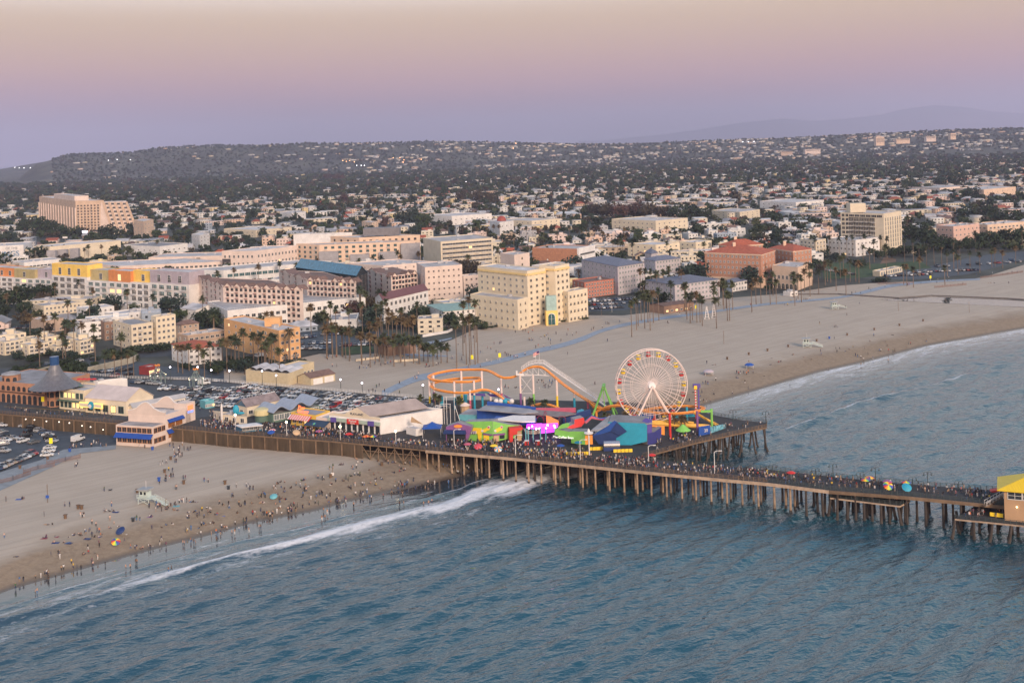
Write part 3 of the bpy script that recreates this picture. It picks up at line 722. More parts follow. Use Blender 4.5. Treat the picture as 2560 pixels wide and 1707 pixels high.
Pm,zm_,fhm=blk((1198,796),(1322,816),(1368,806),680,8,3,fl=9,w=1.8)
Pn,zn_,_f=blk((1352,804),(1392,808),(1427,799),668,1,3,fl=9,w=1.9)
blk((1255,770),(1290,778),(1328,770),640,0,1,m=W_pink,fl=9)
blk((1178,808),(1296,826),(1322,818),752,8,2,fl=4)
blk((1400,802),(1422,806),(1471,796),732,2,5,fl=4)
mb=MB();a,b=Pm[1],Pm[2]
for P_,zm_ in((Pm,zm_),(Pn,zn_)):
 for p,q in((P_[0],P_[1]),(P_[1],P_[2])):
  d=q-p;u=d.normalized();n_=Vector((u.y,-u.x,0));c=(p+q)/2+n_*.25;mb.box((c.x,c.y,zm_-1.6),(d.length*.98,.5,1.3),mat('yellow_cornice',(0.70,0.52,0.24),.8,.05),math.atan2(d.y,d.x))
mb.build('cornice',s.root)
mb=MB();q=G(1379,812);mb.box((q.x,q.y+.5,GZ),(6,3,17),mat('turquoise_bay',(0.30,0.44,0.43),.6,.1),0.2,base=True);mb.box((q.x,q.y-.9,GZ),(7,3,8.5),mat('yellow_portal',(0.78,0.55,0.18),.8,.05),0.2,base=True);mb.build('entrance_bay',s.root)
s.win(q+Vector((-3,-2.9,0)),q+Vector((3,-1.9,0)),GZ,7,1,1,4,6.5,G_teal,M_frame,'arch',sill=.3,lit=0)
c=(Pm[0]+Pm[2])/2
s.done()
s=simple('beach_villa','white four storey villa with pale teal tiled roofs beside tall palms','villa',(1068,800),(1110,818),(1232,806),778,W_white,R_teal,roofk='hip',rise=1.6,n1=3,n2=9,fl=3,w=1.3,h=1.5);s.done()
s=simple('beach_villa','small white villa block with flat roof just behind the teal roofed villa','villa',(1085,792),(1110,800),(1180,795),757,W_cream,R_flat,n2=6,fl=4,w=1.2,h=1.4);s.done()
s=simple('brick_building','four storey red brick building with flat roof left of parked cars','brick building',(1432,738),(1462,746),(1541,735),706,W_redbr,R_brn,n1=3,n2=11,fl=4,w=1.3,h=1.4,frame=M_frame,units=1);s.done()
s=simple('shingle_hotel','pale lavender grey hotel block with white bays and blue slate roof','hotel',(1456,716),(1546,738),(1613,726),666,W_lav,R_slate,roofk='hip',rise=2.6,n1=8,n2=9,fl=6,w=1.7,h=1.7,glass=G_pale,lit=0);s.done()
s=simple('shingle_hotel','rear slate roofed wing of lavender grey hotel','hotel',(1612,700),(1640,706),(1702,698),652,W_lav,R_slate,roofk='hip',rise=2.5,n1=3,n2=8,fl=5,w=1.7,h=1.7,glass=G_pale);s.done()
s=simple('shingle_hotel','square corner tower of lavender grey hotel with pointed slate cap','hotel',(1614,690),(1630,694),(1646,690),634,W_lav,R_slate,roofk='hip',rise=3,n1=2,n2=2,fl=5,w=1.2,h=1.4,glass=G_pale);s.done()
s=simple('shingle_hotel','low seaside wing of lavender grey hotel behind palm cluster','hotel',(1614,744),(1688,758),(1800,742),712,W_lav,R_slate,roofk='hip',rise=2.4,n1=6,n2=12,fl=4,w=1.7,h=1.7,glass=G_pale);s.done()
s=simple('shingle_hotel','small white pavilion with slate roof at right end of lavender hotel','hotel',(1810,726),(1830,730),(1868,724),706,W_white,R_slate,roofk='hip',rise=1.8,n2=5,fl=2,w=1.6,h=1.6,glass=G_pale);s.done()
def casa(label,Apx,Bpx,Cpx,ty,n1,n2,fl,rise,base=True):
 s=simple('grand_hotel',label,'hotel',Apx,Bpx,Cpx,ty,W_brick,R_red,roofk='hip',rise=rise,n1=n1,n2=n2,fl=fl,w=1.3,h=1.6,glass=G_pale,lit=0)
 P=s.P;mb=MB()
 for p,q in((P[0],P[1]),(P[1],P[2])):
  d=q-p;u=d.normalized();n_=Vector((u.y,-u.x,0));c=(p+q)/2+n_*.2
  mb.box((c.x,c.y,GZ),(d.length+.3,.4,6.5 if base else .5),W_peach,math.atan2(d.y,d.x),base=True);mb.box((c.x,c.y,s.z1-.9),(d.length+.3,.42,.9),W_peach,math.atan2(d.y,d.x),base=True)
 mb.build('stone_base',s.root)
 k=MB();c=(P[0]+P[2])/2;k.box((c.x-4,c.y,s.z1),(2,2,rise+2),W_peach,base=True);k.build('chimney',s.root)
 s.done();return s
casa('rear block of terracotta hotel with highest red tile roof',(1800,695),(1840,700),(1910,694),615,3,6,7,4)
casa('front block of terracotta brick hotel with big red tile roof',(1764,712),(1905,720),(1940,706),636,13,4,6,4.5)
casa('right wing of terracotta brick hotel with red tile roof',(1925,695),(1985,706),(2031,698),628,6,5,6,3.5)
s=simple('hotel_arcade','low cream beach front with row of arches below the terracotta hotel','hotel arcade',(1932,720),(1996,726),(2032,712),668,W_peach,R_flat,units=2)
s.win(s.P[0],s.P[1],GZ,5,6,1,2.2,3.6,G_dark,W_cream,'arch',sill=.2);s.win(s.P[0],s.P[1],GZ+6.5,5,6,1,1.7,2.6,G_dark,M_frame,sill=.3);s.done()
s=simple('tower_hotel','cream nine storey tower with dark recessed balconies standing alone at right','hotel',(2104,628),(2212,634),(2256,624),534,W_cream,R_flat,units=3,fl=9)
a,b=s.P[0],s.P[1];fh=s.fh
s.win(a,b,GZ,fh,2,9,2.8,2.6,G_dark,W_cream,t0=.02,t1=.2,lit=0)
s.win(a,b,GZ+fh*2,fh,5,6,6.4,4.0,G_dark,W_cream,'grid',t0=.21,t1=.78,lit=0,bal=lambda i,j:True,sill=.3)
s.win(a,b,GZ+fh*8,fh,6,1,5,2.2,G_dark,W_cream,t0=.2,t1=.97,lit=0)
s.win(s.P[1],s.P[2],GZ+fh,fh,7,7,2.2,3.4,G_pale,W_cream,'std',lit=0)
k=MB();c=(a+b)/2;k.box((c.x,c.y+16,s.z1),(14,12,8),W_cream,base=True);k.build('penthouse',s.root);s.done()
s=simple('white_hotel_wing','low white wing with square windows in front of the cream tower','hotel wing',(2070,636),(2140,642),(2200,634),600,W_white,R_flat,n1=7,n2=6,fl=3,w=1.6,h=1.5);s.done()
s=simple('apartment_block','cream flats with long balconies left of the cream tower','apartment block',(2000,640),(2040,645),(2066,640),601,W_cream,R_flat,n1=4,n2=3,fl=4,w=2.2,h=1.5,bal=lambda i,j:True);s.done()
s=simple('pink_flats','pink flats with round bays among dark trees at right','apartment block',(2342,616),(2385,620),(2450,612),566,mat('salmon_stucco',(0.62,0.42,0.36),.85,.08),R_flat,n1=4,n2=6,fl=4,w=1.6,h=1.6);s.done()
s=simple('pink_flats','long terraced peach flats at far right behind palms','apartment block',(2420,606),(2470,610),(2570,600),562,W_peach,R_flat,n1=4,n2=10,fl=4,w=2.6,h=1.5,bal=lambda i,j:i%2==0);s.done()
s=simple('brick_store','long brick sided commercial building with white striped office end','store',(1332,668),(1444,672),(1484,662),622,mat('orange_brick_wall',(0.42,0.20,0.12),.9,.12),R_flat,units=2)
k=MB();a,b=s.P[1],s.P[2];c=(a+b)/2;n_=Vector(((b-a).y,-(b-a).x,0)).normalized();k.box((c.x+n_.x,c.y+n_.y,GZ),((b-a).length,2,s.z1-GZ+.5),W_white,math.atan2((b-a).y,(b-a).x),base=True);k.build('white_front',s.root)
s.win(a+n_*2.1,b+n_*2.1,GZ,5,1,3,(b-a).length*.9,1.6,G_dark,M_frame,lit=0);s.done()
s=simple('shop_row','long low white shops with flat roofs below the brick sided building','store',(1330,694),(1420,700),(1480,690),668,W_white,R_flat,n1=9,n2=4,fl=1,w=4,h=2.2,units=3);s.done()
for i,(ap,bp,cp,ty,m,rf,rk,n1,n2,fl,lb)in enumerate([((1570,640),(1640,644),(1700,638),612,W_yel,R_flat,'flat',4,4,3,'mustard and blue townhouses behind the slate roofed hotel'),((1700,634),(1740,637),(1780,631),606,W_yel,R_flat,'flat',3,3,3,'yellow townhouses left of the tallest red tile roof'),((1530,578),(1640,584),(1720,576),552,W_cream,R_flat,'flat',9,6,3,'long cream three storey flats below the dark tree belt'),((1780,545),(1850,550),(1900,543),530,W_cream,R_flat,'flat',6,4,3,'cream flats with rows of windows right of the dark tree belt'),((1900,520),(1990,524),(2060,517),506,W_white,R_flat,'flat',6,6,2,'long white low flats in upper right middle'),((1245,572),(1330,576),(1400,570),552,W_cream,R_flat,'flat',6,5,3,'wide cream flats with stepped roof left of dark tree belt'),((1065,560),(1130,564),(1230,557),540,W_white,R_flat,'flat',5,7,2,'pale two storey flats with long roof above the slab hotel'),((905,570),(930,573),(946,570),556,W_peach,R_flat,'flat',3,2,3,'small peach building with two rows of windows'),((1225,590),(1250,596),(1285,590),556,W_white,R_flat,'flat',2,3,3,'white church like building with red dome'),((560,590),(640,594),(730,586),575,W_cream,R_flat,'flat',6,7,2,'long cream flats among trees above the pink office block'),((335,592),(360,596),(385,590),553,W_tan,R_flat,'flat',3,3,4,'small tan flats right of the sloped tower'),((480,620),(500,624),(525,618),588,W_white,R_flat,'flat',3,3,4,'white flats with open balconies above the pink office block'),((700,550),(730,553),(765,548),533,W_white,R_flat,'flat',3,3,2,'white stepped house group in left middle distance'),((310,640),(400,645),(470,636),616,W_white,R_grey,'flat',6,5,2,'low grey roofed school building right of the halls'),((2080,566),(2100,570),(2110,566),555,W_white,R_flat,'flat',2,1,2,'tiny white flat just left of the cream tower'),((2270,480),(2350,484),(2420,478),470,W_pink,R_flat,'flat',6,6,2,'long dusty pink hall with pale roof at upper right'),((2390,490),(2460,494),(2540,486),474,W_peach,R_flat,'flat',6,6,2,'long peach roofed hall at far upper right'),((1960,690),(1990,694),(2010,690),676,W_cream,R_flat,'flat',2,2,2,'small cream annex beside hotel arcade'),]):
 s=simple('apartment_block' if 'flats' in lb else 'town_building',lb,'building',ap,bp,cp,ty,m,rf,n1=n1,n2=n2,fl=fl,w=1.8,h=1.3,units=1,roofk=rk)
 if 'dome' in lb:
  k=MB();c=(s.P[0]+s.P[2])/2;k.ball((c.x,c.y,s.z1),5.5,mat('red_dome_copper',(0.30,0.06,0.04),.6,.1),12,8);k.build('dome',s.root)
 s.done()
for ap,bp,cp,ty,fl,lb in[((-12,884),(12,889),(62,880),855,3,'yellow stepped condo at the far left front'),((50,888),(72,894),(124,886),862,3,'yellow stepped condo, second from left in the front row'),((118,886),(140,891),(180,884),866,2,'yellow stepped condo, third from left in the front row'),((175,882),(200,888),(236,880),852,3,'yellow stepped condo, rightmost in the front row'),((-20,866),(0,870),(66,862),838,3,'yellow condo with long roof, leftmost of the rear row'),((62,866),(84,871),(150,862),846,2,'yellow condo in the middle of the rear row'),((140,864),(170,870),(215,862),848,2,'yellow condo at the right of the rear row')]:
 s=simple('stepped_condo',lb,'condominium',ap,bp,cp,ty,W_yel,R_grey if fl==2 else R_flat,n1=2,n2=4,fl=fl,w=1.7,h=1.3,units=3,bal=lambda i,j:i%2==0 and j>0,lit=.08)
 k=MB();c=(s.P[0]+s.P[2])/2;k.box((c.x+1,c.y,s.z1-.3),(4.5,4,2.6),W_yel,.2,base=True);k.build('stair_head',s.root);s.done()
s=simple('townhouse','white house with long maroon roof edge beside cream flats','house',(188,842),(200,850),(262,846),806,W_white,R_brn,n1=2,n2=3,fl=3,w=1.5,h=1.4);s.done()
s=simple('townhouse','dark brown timber house squeezed left of the cream flats','house',(252,846),(262,852),(290,848),806,W_brown,R_brn,n2=2,fl=3,w=1.3,h=1.3);s.done()
s=simple('cream_flats','cream four storey flats with grey flat roof and open corner balconies','apartment block',(284,862),(330,876),(384,868),812,W_cream,R_grey,n1=4,n2=4,fl=4,w=1.8,h=1.4,bal=lambda i,j:i==1 and j>0,units=1)
s.done()
s=simple('cream_flats','taller cream stair tower block attached right of the cream flats','apartment block',(380,864),(392,868),(441,860),792,W_yel,R_grey,n1=1,n2=4,fl=5,w=1.4,h=1.4,units=1);s.done()
s=simple('tan_house','tan house with brown hipped roof behind the stair tower','house',(440,845),(455,848),(498,842),812,W_taup,R_brn,roofk='hip',rise=2,n1=1,n2=3,fl=3,w=1.3,h=1.2);s.done()
s=simple('brown_flats','long low brown flats with white framed windows','apartment block',(444,866),(470,872),(566,858),838,W_taup,R_flat,n1=2,n2=7,fl=2,w=1.9,h=1.4);s.done()
s=simple('red_roof_house','white seaside house with red tile roof and blue balconies','house',(430,900),(470,914),(556,905),872,W_white,R_red,roofk='hip',rise=2.2,n1=4,n2=6,fl=3,w=1.3,h=1.3,lit=.08);s.done()
s=simple('apricot_flats','apricot yellow four storey flats with arched ground floor doors','apartment block',(562,868),(700,904),(752,894),826,W_apr,R_flat,n1=7,n2=4,fl=4,w=1.6,h=1.4,units=2,lit=.05)
s.win(s.P[1],s.P[2],GZ,4,2,1,3,3.4,G_dark,W_apr,'arch',sill=.05,lit=0)
k=MB();c=s.P[0]+(s.P[1]-s.P[0])*.75;k.box((c.x+3,c.y+8,s.z1-.5),(8,6,4.5),W_apr,base=True);k.build('roof_room',s.root);s.done()
s=simple('motel','long two storey motel with grey roof behind dark trees','motel',(80,784),(110,790),(205,780),764,W_cream,R_grey,n1=2,n2=9,fl=2,w=1.2,h=1.4);s.done()
s=simple('white_house','white cube house with flat roof beside round bush','house',(192,792),(215,798),(286,790),772,W_white,R_flat,n1=2,n2=5,fl=2,w=1.2,h=1.2);s.done()
s=simple('white_house','low white house with grey flat roof right of round bush','house',(302,776),(320,779),(352,774),764,W_white,R_flat,n2=3,fl=1,w=1.1,h=1.1);s.done()
s=simple('white_house','white gabled beach house with pale roof below the leftmost hotel wing','house',(452,800),(490,806),(552,798),776,W_white,R_flat,roofk='gable',rise=2.5,n1=4,n2=4,fl=2,w=1.2,h=1.2);s.done()
s=simple('low_building','long low white building with red brown trim','building',(262,806),(290,812),(382,800),786,W_white,R_flat,n1=2,n2=6,fl=2,w=1.2,h=1.2);s.done()
s=simple('low_building','plain tan windowless building behind palms at left','building',(78,826),(110,834),(160,826),802,W_taup,R_flat,n2=3,fl=1,w=1.1,h=1.1);s.done()
s=simple('low_building','white roofed low shed along the road at left','building',(28,668),(60,672),(158,662),656,W_white,R_flat,n2=10,fl=1,w=3,h=1.5);s.done()
s=simple('beach_station','tan beach station with pale scalloped roof beside the car park','beach station',(615,955),(720,966),(760,950),934,mat('tan_block_wall',(0.50,0.42,0.28),.9,.07),R_flat,units=0)
k=MB();a,b,d_=s.P[0],s.P[1],s.P[3]
for i in range(5):
 p0=a+(b-a)*(i/5);p1=a+(b-a)*((i+1)/5);v=(d_-a)
 n=6
 vs=[]
 for j in range(n+1):
  t=j/n;q=p0+(p1-p0)*t;z=s.z1+.9*math.sin(math.pi*t);vs+=[(q.x+v.x*.15,q.y+v.y*.15,z),(q.x+v.x,q.y+v.y,z)]
 k.add(vs,[(2*j,2*j+2,2*j+3,2*j+1)for j in range(n)],R_flat)
k.build('scalloped_roof',s.root);s.done()
s=simple('beach_station','upper pavilion with arched roof and window band on the beach station','beach station',(700,944),(738,948),(786,934),917,mat('tan_block_wall'),R_flat,n1=3,n2=5,fl=1,w=1.4,h=1.4,units=0);s.done()
s=simple('garage','tan garage with brown roof and two white roller doors on the sand','garage',(745,958),(778,963),(838,951),946,mat('tan_block_wall'),R_brn,roofk='gable2',rise=1.8,units=0)
k=MB();a,b=s.P[1],s.P[2];ang=math.atan2((b-a).y,(b-a).x);n_=Vector(((b-a).y,-(b-a).x,0)).normalized()
for t in(.28,.74):
 k=MB();c=a+(b-a)*t+n_*.08;k.box((c.x,c.y,GZ),((b-a).length*.38,.16,2.6),W_white,ang,base=True);k.build('roller_door',s.root)
s.done()
s=simple('kiosk','dark red snack kiosk with white end by the car park entrance','kiosk',(348,936),(372,938),(400,932),917,mat('dark_red_paint',(0.22,0.03,0.03),.7,.1),R_flat,units=0,n2=4,fl=1,w=1.4,h=1.2,lit=.6);s.done()
s=simple('picnic_pavilion','low wooden picnic pavilion under palms with open sides','pavilion',(945,885),(970,890),(1040,882),868,W_brown,R_brn,roofk='gable2',rise=1.2);s.done()
s=simple('beach_cafe','small low beach cafe with slatted dark roof among palm trunks','cafe',(1625,780),(1660,785),(1735,775),766,W_brown,R_brn,roofk='gable2',rise=1.0,n2=6,fl=1,w=1.8,h=1.2,lit=.3);s.done()
s=simple('open_cafe','long open sided cream cafe with posts along the right lawn','cafe',(2182,690),(2200,692),(2256,680),678,W_yel,R_flat,n2=9,fl=1,w=2.4,h=2.4,glass=G_pale);s.done()
s=simple('beach_kiosk','small white and blue kiosk on the sand near the right path','kiosk',(1958,739),(1976,741),(1996,738),730,W_white,R_flat,fl=1,n2=2,w=1.4,h=1.2);s.done()
def sheet_px(name,pts,m,z=GZ+.1,kind='structure'):return poly_on(pts,z,name,m,kind)
sheet_px('car_park',[(-300,1260),(0,1180),(100,1150),(160,1123),(290,1112),(296,1062),(8,1030),(-300,1010)],M_lot,GZ+.06)
sheet_px('pavement',[(-300,1330),(0,1226),(120,1172),(200,1133),(290,1122),(290,1112),(160,1123),(100,1150),(0,1180),(-300,1262)],mat('pavement_concrete',(0.20,0.225,0.25),.9,.12,.4),GZ+.1)
sheet_px('road',[(-200,945),(60,935),(250,905),(330,895),(430,890),(520,905),(500,880),(400,872),(330,872),(200,900),(60,918),(-200,930)],M_asph)
sheet_px('car_park',[(690,868),(800,873),(930,862),(1000,848),(960,830),(760,828),(690,845)],M_lot,GZ+.1)
sheet_px('car_park',[(1468,778),(1560,776),(1608,764),(1600,745),(1545,742),(1470,750)],M_lot,GZ+.1)
sheet_px('car_park',[(2215,698),(2300,698),(2420,686),(2560,650),(2560,628),(2440,640),(2380,655),(2250,678)],M_lot,GZ+.1)
sheet_px('car_park',[(195,940),(400,940),(560,960),(560,925),(400,915),(330,902),(190,925)],M_lot,GZ+.1)
sheet_px('lawn',[(860,888),(940,878),(930,866),(900,862),(850,872)],M_grass,GZ+.14)
sheet_px('lawn',[(1045,835),(1120,830),(1110,815),(1030,818)],M_grass,GZ+.14)
sheet_px('lawn',[(2060,698),(2160,694),(2260,676),(2330,670),(2300,652),(2180,660),(2050,655)],M_grass,GZ+.14)
sheet_px('bluff_slope',[(2200,660),(2240,655),(2240,648),(2210,642)],M_dirt,GZ+.16)
def path_px(pts,wpx,name='beach_path',m=M_path,z=GZ+.12):
 up=[(x,y-w*.5)for(x,y),w in zip(pts,wpx)];dn=[(x,y+w*.5)for(x,y),w in zip(pts,wpx)]
 mb=MB()
 for i in range(len(pts)-1):
  a,b,c,d=G(*dn[i],z),G(*dn[i+1],z),G(*up[i+1],z),G(*up[i],z);mb.add([a,b,c,d],[(0,1,2,3)],m)
 return mb.build(name,None,org=(0,0,0),kind='structure')
def sm(pts,n=4):
 out=[]
 for i in range(len(pts)-1):
  p0,p1,p2,p3=pts[max(i-1,0)],pts[i],pts[i+1],pts[min(i+2,len(pts)-1)]
  for j in range(n):
   t=j/n;out.append(tuple(.5*(2*b+(c-a)*t+(2*a-5*b+4*c-d)*t*t+(-a+3*b-3*c+d)*t**3)for a,b,c,d in zip(p0,p1,p2,p3)))
 out.append(tuple(pts[-1]));return out
pp=sm([(955,985,17),(1000,963,15),(1045,945,16),(1110,932,13),(1180,917,10),(1250,902,11),(1330,880,12),(1400,864,11),(1455,847,12),(1500,828,9),(1560,812,8),(1650,796,7),(1760,782,6),(1900,762,6),(2010,752,5),(2100,743,5),(2170,728,8),(2230,714,7),(2330,704,5),(2450,698,4)])
path_px([(a,b)for a,b,c in pp],[c for a,b,c in pp])
path_px([(1010,868),(1100,852),(1130,845)],[6,5,3]);path_px([(960,884),(1060,888),(1120,890)],[4,4,3])
M_pool=mat('still_pool_water',(0.10,0.10,0.10),.03,0);M_pool.node_tree.nodes['Principled BSDF'].inputs['IOR'].default_value=2.6
o=poly_on([(2200,749),(2250,752),(2400,760),(2560,768),(2760,775),(2760,742),(2560,750),(2420,745),(2350,742),(2290,743)],GZ+.13,'pool_water',M_pool)
M_fence=mat('weathered_sand_fence',(0.20,0.13,0.11),.9,.2,.5)
def fence(pts,h,label,name='sand_fence',m=M_fence,z0=GZ,step=2.2):
 P=[G(x,y,z0)for x,y in pts];r=thing(name,label,'fence',tuple(P[0]));slat=MB();n=0
 for a,b in zip(P[:-1],P[1:]):
  L_=(b-a).length;k=max(1,int(L_/.35))
  for i in range(k):q=a+(b-a)*(i/k);slat.box((q.x,q.y,z0),(.14,.05,h*R.uniform(.9,1.05)),m,math.atan2((b-a).y,(b-a).x),base=True)
  slat.bar(a+Vector((0,0,h*.75)),b+Vector((0,0,h*.75)),.06,m);slat.bar(a+Vector((0,0,h*.3)),b+Vector((0,0,h*.3)),.06,m)
 slat.build('slats',r)
 for a,b in zip(P[:-1],P[1:]):
  k=max(1,int((b-a).length/6))
  for i in range(k+1):
   q=a+(b-a)*(i/k);n+=1
   if n<60:q2=MB();q2.box((q.x,q.y,z0),(.13,.13,h+.3),m,base=True);q2.build('post',r)
 return r
fence([CL(0,400),CL(120,372),CL(280,318)],1.5,'nearest stretch of low brown slatted sand fence at lower left')
fence([CL(215,310),CL(350,270),CL(500,240)],1.5,'middle stretch of low brown slatted sand fence at left')
fence([CL(430,232),CL(600,195),CL(738,165)],1.5,'upper stretch of low brown slatted sand fence near the sand corner')
fence([C4(1530,1027),C4(1820,1000)],1.4,'long brown sand fence lying low on the sand at far right')
fence([C4(1950,940),C4(2200,905),C4(2340,885)],1.4,'topmost brown sand fence at far right of the beach')
fence([C4(1010,995),C4(1330,985)],1.2,'brown sand fence beside the right path')
mb=MB()
def wall_px(pts,h,label,m,name='low_wall',w=.5,z0=GZ):
 P=[G(x,y,z0)for x,y in pts];mb=MB()
 for a,b in zip(P[:-1],P[1:]):mb.bar(a+Vector((0,0,h/2)),b+Vector((0,0,h/2)),w,m,h)
 tag(mb.build(name,None,org=tuple(P[0])),label,'wall')
wall_px([CB(1210,378),CB(1420,352)],1.0,'short white curb wall on the sand below the picnic palms',W_cream)
wall_px([CB(1560,385),CB(1780,372)],1.0,'low white wall on the sand right of the picnic pavilion',W_cream)
wall_px([C2(1530,1480),C2(1760,1440),C2(1800,1420)],1.4,'white wall edging the lawn below the teal roofed villa',W_white)
wall_px([C4(280,1090),C4(640,1088),C4(1200,1125),C4(1500,1103),C4(2200,1130),C4(2350,1140)],.8,'long low dark outfall wall beside the still pool',mat('dark_wall_stone',(0.13,0.12,0.12),.9,.2))
wall_px([(193,940),(330,908),(345,900)],3.2,'pale concrete retaining wall behind the car park',mat('pale_concrete_wall',(0.34,0.31,0.25),.9,.12))
wall_px([(60,945),(130,925)],2.4,'pale concrete retaining wall behind the cone roofed building',mat('pale_concrete_wall'))
FOL=[mat('dark_green_foliage',(0.019,0.034,0.015),.95,.35,2.0),mat('mid_green_foliage',(0.034,0.053,0.020),.95,.35,2.0),mat('brown_green_foliage',(0.052,0.041,0.026),.95,.3,2.0),mat('blue_green_foliage',(0.022,0.040,0.030),.95,.3,2.0),mat('rust_foliage',(0.062,0.033,0.028),.95,.3,2.0),mat('olive_foliage',(0.050,0.060,0.026),.95,.3,2.0)]
BARK=mat('tree_bark',(0.10,0.075,0.055),.95,.2,1.0)
def leafball(rs,n,lobes,q,m,flat=.8):
 0
 mb=MB();vs=[];fs=[]
 for i in range(n):
  lb=lobes[rs.randint(len(lobes))]
  d=rs.normal(size=3);d/=np.linalg.norm(d)+1e-9;r=lb[3]*(0.55+.5*rs.rand()**.5)
  c=np.array(lb[:3])+d*r*np.array([1,1,flat]);
  if c[2]<.16:c[2]=.16+rs.rand()*.1
  nrm=d+rs.normal(size=3)*.45;nrm/=np.linalg.norm(nrm);t=np.cross(nrm,[0.3,.2,1.0]);t/=np.linalg.norm(t)+1e-9;b=np.cross(nrm,t)
  s1,s2=q*rs.uniform(.6,1.3),q*rs.uniform(.5,1.1);o=len(vs)
  vs+=[c-t*s1-b*s2*.5,c+t*s1*.7-b*s2,c+t*s1+b*s2*.6,c-t*s1*.4+b*s2];fs.append((o,o+1,o+2,o+3))
 mb.add(vs,fs,m);return mb
def lobes(rs,k,spread=.55,zc=.75):
 return[(rs.uniform(-spread,spread),rs.uniform(-spread,spread),zc+rs.uniform(-.25,.35),rs.uniform(.35,.6))for _ in range(k)]+[(0,0,zc,.62)]
near_tr=[];rs=np.random.RandomState(5)
for i in range(7):
 lb=lobes(rs,6)
 cm=leafball(rs,520,lb,.085,FOL[0]).mesh('crown')
 tb=MB();tb.tube([(0,0,0),(.01,0,.3),(.03,.02,.75)],[.05,.04,.02],BARK,6)
 for k in range(5):
  l=lb[k];tb.tube([(0,0,.25),(l[0]*.5,l[1]*.5,.5),(l[0]*.9,l[1]*.9,l[2])],[.03,.02,.008],BARK,4)
 near_tr.append((cm,tb.mesh('trunk')))
far_tr=[]
for i in range(6):
 m=leafball(rs,60,lobes(rs,4),.21,FOL[0]);m.tube([(0,0,0),(0,0,.5)],[.05,.03],BARK,3,cap=False);far_tr.append(m.arrays())
tiny_tr=[]
for i in range(6):
 m=leafball(rs,20,lobes(rs,3),.36,FOL[0]);tiny_tr.append(m.arrays())
cone=[[(0,0,.4+.17*k,.34-.055*k)for k in range(6)]]
cm=leafball(rs,420,[(0,0,.3+.2*k,.30-.05*k)for k in range(6)],.06,FOL[0]);tb=MB();tb.tube([(0,0,0),(0,0,1.2)],[.04,.01],BARK,5)
near_tr.append((cm.mesh('crown'),tb.mesh('trunk')))
TREES=[]
def clear(x,y,mrg=3.0):
 for P in BOX:
  xs=[p[0]for p in P];ys=[p[1]for p in P]
  if min(xs)-mrg<x<max(xs)+mrg and min(ys)-mrg<y<max(ys)+mrg:
   c=(sum(xs)/len(xs),sum(ys)/len(ys));ok=True
   for i in range(len(P)):
    a,b=P[i],P[(i+1)%len(P)]
    if(b[0]-a[0])*(y-a[1])-(b[1]-a[1])*(x-a[0])<-mrg*math.hypot(b[0]-a[0],b[1]-a[1]):ok=False;break
   if ok:return False
 return True
def T(px,py,r,mi=0,hs=1.0,z0=GZ):
 p=G(px,py,z0);TREES.append((p.x,p.y,p.z,r,hs,mi,1))
